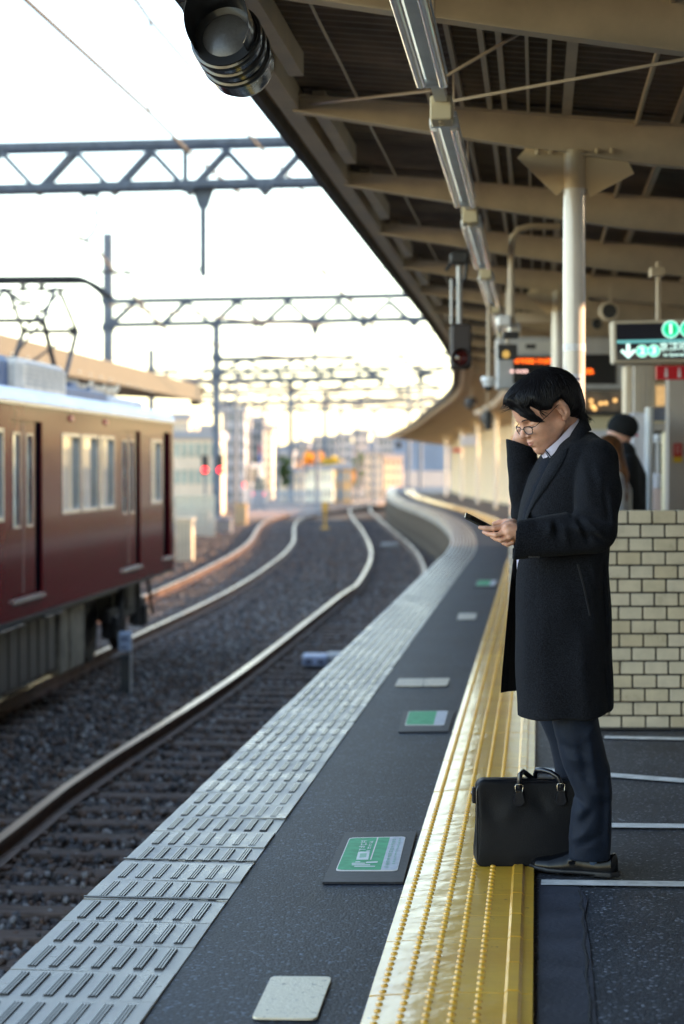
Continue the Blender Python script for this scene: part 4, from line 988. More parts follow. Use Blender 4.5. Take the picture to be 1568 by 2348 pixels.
pole(540, 850, 0, 9, 105, 'slim pole just right of the tallest centre-left post')
pole(1000 - 35, 822, 0, 9, 118, 'dark pole against the sky left of the canopy curve')
pole(938, 875, 0, 10, 130, 'shorter dark pole beside the one near the canopy curve')
pole(570, 970, 0, 9, 110, 'short pole behind the red lit signals')
pole(727, 1000, 0, 10, 120, 'dark pole between the two autumn trees')
pole(1105 - 60, 960, 0, 8, 160, 'thin pole hidden partly by the canopy end')
# trolley and messenger wires
def wire(pts, r, label):
    m = MB(); m.tube(pts, [r * max(1, p[1] / 26) for p in pts], 6); return tag(m.build('overhead_wire', M_wire, smooth=True), label, 'wire')
wire([W(-60, -115, 16), W(60, 0, 19), W(343, 258, 30), W(428, 343, 40.9), W(545, 440, 52), W(690, 570, 70), W(870, 762, 110)], .026, 'messenger wire from the upper left corner over the near track')
wire([W(230, -90, 18), W(312, 0, 21), W(343, 45, 24), W(600, 342, 40.9), W(690, 432, 60), W(830, 610, 100)], .021, 'fainter wire right of the messenger wire in the upper left')
wire([W(343, 45, 24), W(343, 258, 30)], .014, 'thin dropper joining the two upper left wires')
wire([W(-60, 440, 30), W(100, 505, 34), W(215, 562, 40.9), W(290, 660, 60), W(420, 800, 100)], .022, 'faint wire over the train roof')
for i_, (ya, yb_, Ya) in enumerate(((700, 760, 60), (850, 905, 120), (880, 915, 150), (905, 930, 160), (770, 840, 90))):
    wire([W(250 + 40 * i_, ya, Ya * .8), W(600, (ya + yb_) / 2 + 8, Ya), W(1000, yb_, Ya * 1.2)], .013, ('thin wire crossing behind the second gantry', 'low faint wire crossing the middle sky', 'lower faint wire above the far roofs', 'lowest faint wire above the city', 'faint wire between the second and third gantries')[i_])
wire([W(740, 622, 75), W(880, 617, 75)], .013, 'short registration arm by the canopy eave')
wire([W(740, 622, 75), W(795, 525, 75), W(830, 560, 75)], .009, 'angled stay above the short arm by the canopy eave')

# ---------------------------------------------------------------- the opposite platform and its canopy
op = empty('opposite_canopy', (-7, 42, 3.4), 'long low sunlit brown canopy of the opposite platform behind the train', 'canopy')
P0, P1 = W(-160, 0, 34), W(0, 0, 41.6); P2 = W(463, 0, 79)
pa = [(Vector((P0.x, 34, 0)), Vector((-1, 0))), (Vector((P1.x, 41.6, 0)), Vector((-1, .05))), (Vector(((P1.x + P2.x) / 2 + .1, 60, 0)), Vector((-1, .05))), (Vector((P2.x, 79, 0)), Vector((-1, .05)))]
za, zbb = W(0, 765, 41.6).z, W(0, 832, 41.6).z; dza = W(0, 885, 79).z - za
M_fas = mat('fascia_boards', (.040, .029, .014), .6, var=.4, vscale=6, stretch=(1, 3, .3)); M_soff = mat('soffit_boards', (.11, .072, .04), .8, var=.4, vscale=4, stretch=(6, .5, 1))
m = MB(); pa = [(Vector((p.x, p.y, dza * (p.y - 41.6) / 37.4)), n) for p, n in pa]; m.sweep(pa, [(0, zbb), (.06, zbb), (.06, za), (0, za)]); m.build('fascia', M_fas, op)
m = MB(); m.sweep(pa, [(.06, zbb + .03), (7, zbb + .4), (7, zbb + .5), (.06, za - .04)]); m.build('soffit', M_soff, op)
m = MB(); 
for i in range(12):
    Y = 44 + i * 3; x = np.interp(Y, [34, 41.6, 60, 79], [P0.x, P1.x, pa[2][0].x, P2.x]); m.bar((x - 2.2, Y, -1.2), (x - 2.2, Y, zbb + .1), .16)
m.build('post', M_beam, op, each=1)
m = MB()
rl = random.Random(3)
for i in range(14):
    Y = 42.5 + i * 1.6; x = float(np.interp(Y, [34, 41.6, 60, 79], [P0.x, P1.x, pa[2][0].x, P2.x])); m.lathe([(.05, .02), (.045, -.03), (.0, -.05)], (x, Y, zbb + .22), (-1, 0, 0), 8)
m.build('fascia_stud', mat('polished_stud', (.8, .7, .5), .1, metal=1.0), op)
x = W(463, 0, 79).x; m = MB(); m.box(x - .35, 78.8, W(0, 905, 79).z, x + .1, 79.1, W(0, 885, 79).z); m.box(x - .5, 78.9, W(0, 930, 79).z, x - .1, 79.2, W(0, 905, 79).z); tag(m.build('canopy_end_signal', M_dark), 'small black signal box on the end of the opposite canopy', 'signal box')
m = MB(); m.slab([(-16, 30), (-8.3, 30), (-7.2, 80), (-16, 80)], -1.4, -.1); tag(m.build('opposite_platform', M_conc), kind='structure')

# ---------------------------------------------------------------- trackside pieces
mp = empty('distance_post', G(292, 1590, -1.3), 'short dark track marker post with a pale blue grey head between the tracks', 'marker post')
Yp = mp.location.y; u = Yp / FPX; X = mp.location.x
m = MB(); m.box(X - .075, Yp - .05, -1.3, X + .03, Yp + .045, W(0, 1500, Yp).z); m.build('post', mat('dark_green_post', (.02, .025, .03), .6), mp)
m = MB(); m.box(X + .032, Yp - .02, -1.3, X + .055, Yp + .04, W(0, 1462, Yp).z); m.build('rail_stake', mat('pale_stake', (.38, .36, .34), .6, var=.2), mp)
m = MB(); m.box(X - .10, Yp - .06, W(0, 1493, Yp).z, X + .05, Yp + .05, W(0, 1448, Yp).z, bev=.015); m.build('head', mat('blue_grey_head', (.34, .42, .55), .5, var=.2), mp)
m = MB(); m.box(X - .075, Yp - .064, W(0, 1487, Yp).z, X + .01, Yp - .060, W(0, 1478, Yp).z); m.box(X - .075, Yp - .064, W(0, 1470, Yp).z, X + .02, Yp - .060, W(0, 1458, Yp).z); m.build('marking', mat('faded_print', (.16, .20, .30), .6), mp)
bl = empty('track_beacon', G(722, 1520, -1.22), 'pale blue box lying between the rails of the near track', 'track beacon')
p = G(722, 1523, -1.22); m = MB(); m.box(p.x - .165, p.y - .1, -1.24, p.x + .165, p.y + .35, -1.10, bev=.02); m.build('case', mat('pale_blue_box', (.34, .42, .60), .5, var=.1), bl)
m = MB()
for s in (-.08, .08): m.box(p.x + s - .045, p.y - .105, -1.20, p.x + s + .045, p.y - .098, -1.15)
m.build('socket', mat('navy_socket', (.03, .04, .10), .5), bl)
p = G(770, 1518, -1.22); m = MB(); m.box(p.x - .13, p.y - .05, -1.24, p.x + .20, p.y + .5, -1.12, bev=.03); tag(m.build('junction_case', mat('pale_grey_case', (.45, .46, .46), .6, var=.2)), 'pale grey case beside the blue track beacon', 'junction box')
for (x0, y0, w, lb_) in ((895, 1252, .5, 'pale slab lying on the bed of the far near-track curve'), (690 + 10, 1325, 0, '')):
    if w: p = G(x0, y0, -1.25); m = MB(); m.box(p.x - .3, p.y - .4, -1.28, p.x + .25, p.y + .4, -1.15, bev=.03); tag(m.build('cable_cover', M_conc), lb_, 'cable cover')
p = G(745, 1215, -1.3); m = MB(); m.box(p.x - .18, p.y, -1.3, p.x + .18, p.y + .3, -1.18, bev=.03); m.box(p.x - .05, p.y + .1, -1.2, p.x + .05, p.y + .2, -.2); m.box(p.x - .12, p.y + .08, -.5, p.x + .12, p.y + .12, -.15); tag(m.build('track_sign', mat('orange_yellow', (.6, .33, .05), .5)), 'small yellow track sign far between the two tracks', 'track sign')
# cabinet and trackside boxes at the far end of the train
def tbox(px0, py0, px1, py1, name, label, cat, col, Y=None, dp=.6, lid=True, ro=.6, group=None):
    Y = Y or 2.68 * FPX / (py1 - HY); a, b = W(px0, py1, Y), W(px1, py0, Y)
    t = empty(name, ((a.x + b.x) / 2, Y, a.z), label, cat, group)
    m = MB(); m.box(a.x, Y, a.z, b.x, Y + dp, b.z - .05, bev=.02); m.build('cabinet_body', mat(name + '_%g' % col[0], col, ro, var=.15, vscale=3), t)
    m = MB(); m.box(a.x - .04, Y - .04, b.z - .05, b.x + .04, Y + dp + .04, b.z, bev=.01); m.build('lid', mat(name + '_%g' % col[0], col, ro), t)
    m = MB(); n = 5
    for i in range(n): x = a.x + (b.x - a.x) * (i + .5) / n; m.box(x - .02, Y - .012, a.z + .08, x + .02, Y - .001, b.z - .12)
    m.build('rib', mat(name + '_rib', [c * .7 for c in col], ro), t)
    return t
tbox(402, 1188, 442, 1288, 'relay_cabinet', 'cream ribbed trackside cabinet just beyond the end of the train', 'cabinet', (.62, .52, .38))
tbox(540, 1155, 566, 1205, 'relay_cabinet', 'small orange lit cabinet beside the outer rail curve', 'cabinet', (.58, .36, .16))
tbox(452, 1165, 478, 1240 - 30, 'relay_cabinet', 'low brown box behind the cream cabinet', 'cabinet', (.30, .18, .10), dp=1)
tbox(495, 1188, 530, 1222, 'relay_cabinet', 'grey low box at the foot of the tall dark post', 'cabinet', (.25, .24, .26), dp=1)
# two red signals
for px, ex in ((468, 'left of the tall dark post'), (503, 'in front of the tall dark post')):
    Y = 88; s = empty('shunt_signal', (W(px, 0, Y).x, Y, -1.4), 'small signal showing a round red light ' + ex, 'signal', 'red lit signals at the end of the train')
    X = s.location.x; z = W(0, 1077, Y).z
    m = MB(); m.box(X - .16, Y + .02, z - .2, X + .16, Y + .2, z + .65, bev=.04); m.build('case', M_dark, s)
    m = MB(); m.lathe([(.12, 0), (.07, -.03), (.0005, -.04)], (X, Y, z), (0, 1, 0), 16); m.build('lamp', emis('signal_red', (1.0, .015, .02), 1.5), s)
    m = MB(); m.tube([(X, Y + .1, -1.4), (X, Y + .1, z - .2)], .05, 8); m.build('post', M_pole, s)

# ---------------------------------------------------------------- city beyond the tracks
def bl_mat(key, col, glass=(.10, .13, .17)):
    return mat('facade_' + key, col, .7, var=.12, vscale=.6), mat('city_glass_%.2f' % glass[0], glass, .12, var=.4, vscale=.5)
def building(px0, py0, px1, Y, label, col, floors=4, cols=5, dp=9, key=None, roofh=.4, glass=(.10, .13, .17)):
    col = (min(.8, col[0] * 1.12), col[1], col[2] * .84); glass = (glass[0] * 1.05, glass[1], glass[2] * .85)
    a = W(px0, 0, Y); b = W(px1, 0, Y); z1 = W(0, py0, Y).z; z0 = -1.4
    t = empty('building', ((a.x + b.x) / 2, Y, z0), label, 'building', 'buildings beyond the tracks'); fm, gm = bl_mat(key or '%.2f%.2f%.2f' % col, col, glass)
    m = MB(); m.box(a.x, Y, z0, b.x, Y + dp, z1); m.build('wall', fm, t)
    m = MB(); m.box(a.x - .15, Y - .15, z1, b.x + .15, Y + dp + .15, z1 + roofh); m.build('roof', mat('roof_slab', (.28, .28, .30), .8), t)
    wv = (b.x - a.x) / cols; h = (z1 - z0) / floors
    for f in range(floors):
        for c in range(cols):
            m = MB(); x0 = a.x + wv * (c + .18); m.box(x0, Y - .03, z0 + h * (f + .3), x0 + wv * .64, Y + .02, z0 + h * (f + .82)); m.build('window', gm, t)
    m = MB()
    for f in range(floors): 
        for q in range(max(2, cols)): pass
    m.box(b.x - .02, Y + dp * .15, z0 + h * (floors - .7), b.x + .04, Y + dp * .8, z0 + h * (floors - .25)); m.build('side_window', gm, t)
    return t
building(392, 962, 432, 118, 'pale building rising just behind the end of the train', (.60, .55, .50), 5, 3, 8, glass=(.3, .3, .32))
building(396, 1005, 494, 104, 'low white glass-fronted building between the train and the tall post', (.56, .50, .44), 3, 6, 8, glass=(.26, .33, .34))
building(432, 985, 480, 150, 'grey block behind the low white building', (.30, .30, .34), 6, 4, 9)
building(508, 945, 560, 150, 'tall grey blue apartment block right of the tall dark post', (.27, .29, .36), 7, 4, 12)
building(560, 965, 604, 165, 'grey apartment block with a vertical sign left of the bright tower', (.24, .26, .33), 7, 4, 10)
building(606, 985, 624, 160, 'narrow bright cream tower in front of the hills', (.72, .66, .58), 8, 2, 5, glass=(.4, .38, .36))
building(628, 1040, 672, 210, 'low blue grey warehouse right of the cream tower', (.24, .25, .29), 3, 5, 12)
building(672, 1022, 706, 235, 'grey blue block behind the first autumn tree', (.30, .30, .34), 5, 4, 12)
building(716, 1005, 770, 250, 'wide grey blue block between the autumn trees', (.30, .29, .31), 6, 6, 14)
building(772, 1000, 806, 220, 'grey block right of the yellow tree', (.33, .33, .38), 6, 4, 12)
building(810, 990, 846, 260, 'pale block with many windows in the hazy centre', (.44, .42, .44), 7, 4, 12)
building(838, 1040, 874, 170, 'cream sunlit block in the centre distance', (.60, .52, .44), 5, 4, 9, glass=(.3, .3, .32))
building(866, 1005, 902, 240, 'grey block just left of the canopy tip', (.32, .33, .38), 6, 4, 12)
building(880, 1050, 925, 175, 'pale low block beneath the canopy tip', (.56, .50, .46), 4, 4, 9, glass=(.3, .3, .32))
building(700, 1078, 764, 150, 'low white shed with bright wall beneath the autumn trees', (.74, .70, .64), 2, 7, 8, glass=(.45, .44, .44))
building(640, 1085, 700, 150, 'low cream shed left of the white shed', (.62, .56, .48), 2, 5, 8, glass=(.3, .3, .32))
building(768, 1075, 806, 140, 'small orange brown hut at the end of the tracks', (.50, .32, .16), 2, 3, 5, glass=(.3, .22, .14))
vs_ = empty('vertical_sign', W(598, 1040, 149), 'narrow blue and red vertical sign on the grey apartment block', 'sign')
m = MB(); wbox(m, 594, 1020, 602, 1040, 149, .3); m.build('panel', mat('sign_redpink', (.5, .10, .14), .5), vs_)
m = MB(); wbox(m, 594, 1040, 602, 1066, 149, .3); m.build('panel', mat('sign_blue', (.10, .14, .42), .5), vs_)
# hills
m = MB(); rr = random.Random(11); N = 60
for i in range(N + 1):
    px = 380 + i * 12; Y = 900; yt = 1010 + 8 * math.sin(i * .35) + 5 * math.sin(i * .9 + 1) + rr.uniform(-1.5, 1.5) - (18 if 850 < px < 1010 else 0) * 1
    p = W(px, yt, Y); m.v += [(p.x, Y, -5), (p.x, Y, p.z), (p.x, Y + 250, -5)]
for i in range(N): m.f += [(3 * i, 3 * i + 3, 3 * i + 4, 3 * i + 1), (3 * i + 1, 3 * i + 4, 3 * i + 5, 3 * i + 2)]; m.m += [0, 0]
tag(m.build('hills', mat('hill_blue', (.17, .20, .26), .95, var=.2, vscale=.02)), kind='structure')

# fence, crossing barrier, road, vehicles
m = MB(); p0 = W(565, 0, 92); 
fn = empty('trackside_fence', (W(640, 0, 100).x, 100, -1.3), 'low blue grey bar fence along the far side of the tracks', 'fence')
x0, x1, Y = W(566, 0, 100).x, W(735, 0, 100).x, 100
n = 46
for i in range(n + 1): x = x0 + (x1 - x0) * i / n; m.box(x - .018, Y - .02, -1.4, x + .018, Y + .02, .1)
m.build('picket', mat('fence_blue_grey', (.33, .39, .46), .5), fn)
m = MB(); m.bar((x0, Y, .02), (x1, Y, .02), .05); m.bar((x0, Y, -.9), (x1, Y, -.9), .05); m.build('rail', mat('fence_blue_grey', (.33, .39, .46), .5), fn)
fn = empty('white_fence', (W(440, 0, 70).x, 70, -1.3), 'cream white panel fence behind the cabinet at the end of the train', 'fence')
m = MB(); x0, x1 = W(400, 0, 74).x, W(492, 0, 74).x
for i in range(22): x = x0 + (x1 - x0) * i / 22; m.box(x, 74, -1.4, x + .05, 74.05, W(0, 1140, 74).z)
m.build('panel', mat('fence_cream', (.62, .60, .50), .6), fn); m = MB(); m.bar((x0, 74, W(0, 1138, 74).z), (x1, 74, W(0, 1138, 74).z), .07); m.build('rail', mat('fence_cream', (.62, .60, .50), .6), fn)
def car_thing(px, ytop, ybot, w, Y, name, label, col, van=False):
    a = W(px, ybot, Y); u = Y / FPX; wd = w * u; z0 = -1.35; h = W(0, ytop, Y).z - z0; X = a.x
    t = empty(name, (X, Y, z0), label, 'van' if van else 'car')
    m = MB(); k = .35 if not van else .1
    sec = [(-wd / 2, z0 + .3), (-wd / 2 + .02, z0 + h * .55), (-wd / 2 + k * .5, z0 + h * .97), (-wd / 2 + k * .8, z0 + h), (wd / 2 - k * .8, z0 + h), (wd / 2 - k * .5, z0 + h * .97), (wd / 2 - .02, z0 + h * .55), (wd / 2, z0 + .3)]
    m.prism([(X + x, Y, z) for x, z in sec], (0, 4.2, 0)); m.build('body', mat('car_paint_%.2f' % col[0], col, .25, coat=.6), t)
    m = MB(); m.prism([(X - wd * .38, Y - .012, z0 + h * .58), (X - wd * .32, Y - .012, z0 + h * .9), (X + wd * .32, Y - .012, z0 + h * .9), (X + wd * .38, Y - .012, z0 + h * .58)], (0, .02, 0)); m.build('rear_window', M_glass, t)
    for s in (-1, 1):
        m = MB(); m.box(X + s * wd * .43 - .05, Y - .02, z0 + h * .46, X + s * wd * .43 + .05, Y + .05, z0 + h * .56); m.build('tail_lamp', emis('tail_lamp', (1.0, .06, .08), .8), t)
        for yy in (.8, 3.4): 
            m = MB(); m.lathe([(0, -.1), (.3, -.1), (.3, .1), (0, .1)], (X + s * (wd / 2 - .1), Y + yy, z0 + .3), (1, 0, 0), 16); m.build('wheel', M_dark, t)
car_thing(578, 1062, 1130, 42, 128, 'parked_van', 'white van with glowing tail lamps waiting at the far crossing', (.62, .62, .62), True)
car_thing(592, 1092, 1140, 30, 118, 'parked_car', 'dark car with red tail lamps in front of the white van', (.10, .12, .15))
# trees: tapered trunk with limbs, crown of leaf-sized faces in clumps
def tree(px, ytop, w, Y, name, label, cols, seed, n=2600, ls=.16):
    rr = random.Random(seed); X = W(px, 0, Y).x; z1 = W(0, ytop, Y).z; u = Y / FPX; r = w * u / 2; z0 = -1.4; zc = z0 + (z1 - z0) * .32
    t = empty(name, (X, Y, z0), label, 'tree', 'trees beyond the tracks')
    m = MB(); m.tube([(X, Y, z0), (X + .1, Y, z0 + (z1 - z0) * .3), (X, Y, z0 + (z1 - z0) * .75)], [r * .10, r * .07, r * .02], 8)
    cl = []
    for i in range(15):
        a = rr.uniform(0, 6.28); rad = r * rr.uniform(.2, 1.0); zz_ = rr.uniform(zc, z1 - r * .25); c = (X + rad * math.cos(a), Y + rad * math.sin(a), zz_); cl.append((c, r * rr.uniform(.28, .48)))
        m.tube([(X, Y, z0 + (z1 - z0) * .35), c], [r * .035, r * .01], 5)
    m.build('trunk', mat('bark', (.09, .065, .045), .9, var=.3), t)
    m = MB()
    for i in range(n):
        c, rad = rr.choice(cl); d = Vector((rr.gauss(0, 1), rr.gauss(0, 1), rr.gauss(0, 1))).normalized() * rad * rr.uniform(.5, 1.05); p = Vector(c) + d
        q = Vector((rr.gauss(0, 1), rr.gauss(0, 1), rr.gauss(0, 1))).normalized(); s = q.orthogonal().normalized() * ls * rr.uniform(.6, 1.4); v = q.cross(s)
        m.add([p - s, p - v * .6, p + s, p + v * .6], [(0, 1, 2, 3)], rr.randrange(len(cols)))
    m.build('crown', [mat('leaf_%.2f_%.2f' % (c[0], c[1]), c, .6) for c in cols], t, fix=False)
tree(712, 1034, 56, 165, 'autumn_tree', 'orange autumn tree in the distance between the dark poles', [(.60, .27, .02), (.65, .36, .04), (.45, .18, .02)], 1)
tree(757, 1036, 48, 158, 'autumn_tree', 'bright yellow autumn tree right of the orange one', [(.66, .46, .03), (.60, .36, .02), (.55, .45, .06)], 2)
tree(690, 1052, 24, 170, 'autumn_tree', 'smaller orange tree left of the large orange one', [(.55, .24, .02), (.40, .20, .05)], 3, 1400)
tree(651, 1048, 26, 140, 'green_tree', 'small dark green tree right of the bright tower', [(.05, .09, .03), (.07, .12, .04), (.03, .06, .02)], 4, 1600)
tree(822, 1040, 24, 180, 'green_tree', 'yellow green tree beside the grey block in the centre', [(.22, .30, .06), (.14, .20, .05)], 5, 1400)
tree(800, 1070, 30, 200, 'autumn_tree', 'brown orange tree at the end of the tracks', [(.42, .22, .08), (.5, .3, .1)], 6, 1400)
# embankment strip lit by the sun beyond the curve
m = MB(); a, b, c, d = W(555, 0, 96).x, W(905, 0, 96).x, W(930, 0, 118).x, W(540, 0, 118).x
m.slab([(a, 90), (b, 100), (c, 124), (d, 118)], -1.45, -1.27); tag(m.build('crossing_road', mat('orange_earth', (.26, .135, .06), .85, var=.4, vscale=.8, bump=.6)), kind='structure')
# ---------------------------------------------------------------- brick parapet
Yw = 10.5; wa = W(1335, 1673, Yw); wb_ = W(1568, 1170, Yw); uw = Yw / FPX
pw = empty('brick_parapet', (wa.x, Yw, 0), 'low cream glazed brick wall with dark joints behind the man', 'wall')
M_mort = mat('dark_mortar', (.040, .036, .034), .9, bump=.5, bscale=60)
XR = wa.x + 2.6; ztop = W(0, 1170, Yw).z
m = MB(); m.box(wa.x, Yw + .012, 0, XR, Yw + .26, ztop - .004); m.box(wa.x, Yw + .26, 0, wa.x + .24, Yw + 4.5, ztop - .004); m.build('core', M_mort, pw)
cols_b = [(.51, .445, .325), (.485, .42, .295), (.52, .46, .35), (.47, .40, .275), (.50, .445, .335)]
mb_ = [mat('glazed_brick_%d' % i, c, .32, var=.10, vscale=9, coat=.25, bump=.25, bscale=70, rvar=.08) for i, c in enumerate(cols_b)]
m = MB(); ch = 62.0 / 2 * uw * 1.0; bw = 111.0 / 2 * uw; jt = .0105; rows = 16; ch = ztop / rows; xoff = W(784 + 1320 / 2, 0, Yw).x
rb = random.Random(4)
for r in range(rows):
    z0 = ztop - (r + 1) * ch; x = xoff - 6 * bw + (0 if r % 2 == 0 else bw / 2) + r * .0022
    while x < XR:
        a, b = max(x + jt / 2, wa.x - .014), min(x + bw - jt / 2, XR)
        if b - a > .01: dy = rb.uniform(-.001, .001); m.box(a, Yw + dy, z0 + .005, b, Yw + .05, z0 + ch - (.005 if r else .0), rb.choice([0, 0, 1, 2, 3, 4]), .0022)
        x += bw
for r in range(rows):        # the end face running back along the stairwell
    z0 = ztop - (r + 1) * ch; y = Yw + .055 - (0 if r % 2 == 0 else bw / 2)
    while y < Yw + 4.5:
        a, b = max(y + jt / 2, Yw + .055), min(y + bw - jt / 2, Yw + 4.5)
        if b - a > .01: m.box(wa.x - .014 + rb.uniform(-.001, .001), a, z0 + .005, wa.x + .02, b, z0 + ch - (.005 if r else .0), rb.choice([0, 0, 1, 2, 3, 4]), .0022)
        y += bw
m.build('brick_facing', mb_, pw, fix=False)
m = MB(); m.box(wa.x + .001, Yw - .02, 0.001, XR, Yw - .001, .012); m.build('base_joint', M_mort, pw)

# ---------------------------------------------------------------- station rooms beyond the parapet
M_cw = mat('cream_wall', (.60, .50, .30), .6, var=.12, vscale=1.2); M_bw = mat('beige_wall', (.42, .37, .32), .55, var=.1, vscale=1)
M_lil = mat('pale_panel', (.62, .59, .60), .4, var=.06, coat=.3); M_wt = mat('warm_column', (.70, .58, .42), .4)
def wall_thing(x0, y0, x1, y1, Y, name, label, cat, mt, dp=.3, ground=False, bev=.01):
    a = W(x0, y1, Y); b = W(x1, y0, Y); z0 = 0 if ground else a.z
    m = MB(); m.box(a.x, Y, z0, b.x, Y + dp, b.z, bev=bev); o = m.build(name, mt, origin=((a.x + b.x) / 2, Y, z0)); return tag(o, label, cat)
ks = empty('station_office', (4, 24, 0), 'cream station office with a dark band and lit upper glazing behind the column', 'building')
m = MB(); a, b = W(1330, 0, 24).x, W(1640, 0, 24).x; m.box(a, 24, 0, b, 28, W(0, 950, 24).z); m.build('wall', M_cw, ks)
m = MB(); m.box(a, 23.95, W(0, 952, 24).z, b, 28, W(0, 943, 24).z); m.build('dark_band', M_dark, ks)
m = MB(); m.box(a, 24.0, W(0, 943, 24).z, b, 24.06, W(0, 890, 24).z); m.build('glazing', mat('brown_glazing', (.14, .09, .05), .2, var=.6, vscale=4, coat=.5), ks)
m = MB(); rr = random.Random(8)
for i in range(7):
    p = W(1350 + rr.uniform(0, 60), rr.uniform(912, 938), 23.97); m.lathe([(.022, 0), (.0005, -.002)], tuple(p), (0, 1, 0), 10)
m.build('lamp_dot', emis('warm_lamp', (1.0, .55, .18), .35), ks)
m = MB(); m.box(W(1335, 0, 23.9).x, 23.85, W(0, 1006, 23.9).z, W(1395, 0, 23.9).x, 23.95, W(0, 985, 23.9).z); m.build('counter_shelf', M_lil, ks)
wall_thing(1432, 838, 1450, 1175, 17.0, 'warm_pillar', 'narrow sunlit cream pillar under the green platform sign', 'pillar', M_wt, .2, True)
wall_thing(1452, 838, 1500, 955, 18.2, 'pipe_bundle', 'tall beige panel with vertical ribs above the pale cabinet', 'panel', M_bw, .2)
m = MB()
for x in (1457, 1466, 1476, 1487, 1495): m.tube([W(x, 955, 18.1), W(x, 838, 18.1)], .011, 8)
tag(m.build('wall_pipes', M_beam, smooth=True), 'row of thin vertical pipes under the green sign', 'pipes')
pcab = empty('pale_cabinet', W(1473, 1170, 16.2), 'tall pale lilac white cabinet with rounded right edge behind the two people', 'cabinet')
a = W(1447, 0, 16.2); b = W(1499, 0, 16.2); m = MB(); m.box(a.x, 16.2, 0, b.x, 16.6, W(0, 946, 16.2).z, bev=.03); m.build('cabinet_body', M_lil, pcab)
m = MB(); m.tube([(b.x - .03, 16.17, 0), (b.x - .03, 16.17, W(0, 934, 16.2).z)], .035, 14); m.build('edge_tube', mat('white_tube', (.72, .72, .70), .3), pcab, smooth=True)
m = MB()
for (x, y, r) in ((1467, 1005 - 20 + 20, .010), (1468, 1075, .016)):
    p = W(x - 7, y - 7, 16.19); m.lathe([(r, 0), (.0005, 0)], tuple(p), (0, 1, 0), 12)
m.build('red_mark', mat('mark_red', (.6, .05, .08), .5), pcab)
dr_ = empty('service_doorway', W(1512, 1170, 19.0), 'dark doorway with a round white lamp between the cabinet and the beige wall', 'doorway')
m = MB(); a, b = W(1500, 0, 19).x, W(1524, 0, 19).x; m.box(a, 19, 0, b, 19.1, W(0, 985, 19).z); m.build('opening', mat('doorway_brown', (.10, .085, .07), .6), dr_)
m = MB(); m.box(a - .02, 18.97, W(0, 987, 19).z, b + .03, 19.1, W(0, 970, 19).z); m.build('lintel', M_bw, dr_)
m = MB(); p = W(1508, 1006, 18.95); m.lathe([(0, -.05), (.035, -.04), (.05, 0), (.035, .04), (0, .05)], tuple(p), (0, 0, 1), 16); m.bar((p.x, 18.97, 0), (p.x, 18.97, p.z), .03); m.build('bollard_lamp', M_whp, dr_)
pb = empty('pink_white_case', W(1511, 1170, 18.0), 'pale pink and white standing case inside the doorway', 'case')
a, b = W(1501, 0, 18).x, W(1521, 0, 18).x; m = MB(); m.box(a, 18, 0, b, 18.3, W(0, 1120, 18).z, bev=.01); m.build('lower_case', mat('pink_case', (.62, .48, .44), .5), pb); m = MB(); m.box(a + .004, 18, W(0, 1120, 18).z, b - .004, 18.3, W(0, 1085, 18).z, bev=.015); m.build('upper_case', mat('white_case', (.66, .66, .72), .5), pb)
wall_thing(1524, 990, 1537, 1178, 17.6, 'warm_pillar', 'slim pillar left of the beige wall, warm sunlight put into its colour', 'pillar', mat('pillar_sun_tint', (.82, .66, .42), .4), .2, True)  # paint made brighter and warmer to stand for sunlight on the pillar
bw_ = empty('beige_wall_panel', W(1590, 1000, 16.8), 'grey beige wall with a red and yellow poster at the right edge', 'wall')
a, b = W(1537, 0, 16.8).x, W(1760, 0, 16.8).x; m = MB(); m.box(a, 16.8, 0, b, 17.0, W(0, 868, 16.8).z); m.build('wall_face', M_bw, bw_)
po = empty('red_poster', W(1553, 1040, 16.79), 'small red poster with a yellow lower part on the beige wall', 'poster')
m = MB(); wbox(m, 1544, 1016, 1564, 1047, 16.78, .012); m.build('upper_sheet', mat('poster_red', (.50, .035, .02), .5), po); m = MB(); wbox(m, 1544, 1047, 1564, 1060, 16.78, .012); m.build('lower_sheet', mat('poster_yellow', (.65, .42, .02), .5), po)
m = MB()
for r_, (y, wd) in enumerate(((1021, 12), (1026, 9), (1031, 13), (1036, 10))): wbox(m, 1548, y, 1548 + wd, y + 2.4, 16.776, .003)
m.build('lettering', mat('poster_pink', (.62, .30, .28), .5), po)
fs_ = empty('blue_notice', W(1514, 950, 17.2), 'small grey blue lettered notice above the doorway', 'notice')
m = MB(); wbox(m, 1497, 936, 1531, 964, 17.2, .03); m.build('sheet', mat('notice_blue', (.16, .18, .26), .5), fs_)
m = MB()
for y in (942, 949, 956): wbox(m, 1512, y, 1528, y + 2, 17.196, .003)
m.build('lettering', mat('notice_print', (.30, .32, .42), .5), fs_); m = MB(); m.bar(W(1500, 936, 17.25), W(1500, 870, 17.25), .02); m.bar(W(1528, 936, 17.25), W(1528, 870, 17.25), .02); m.build('hanger', M_beam, fs_)
lw = empty('lit_window', W(1516, 905, 21), 'small amber lit window above the blue notice', 'window')
m = MB(); wbox(m, 1500, 880, 1533, 934, 21, .05); m.build('window_frame', M_bw, lw); m = MB(); wbox(m, 1503, 884, 1530, 930, 20.99, .02); m.build('pane', mat('amber_pane', (.35, .22, .08), .3, var=.6, vscale=5, emit=(1, .6, .25), estr=.10), lw)

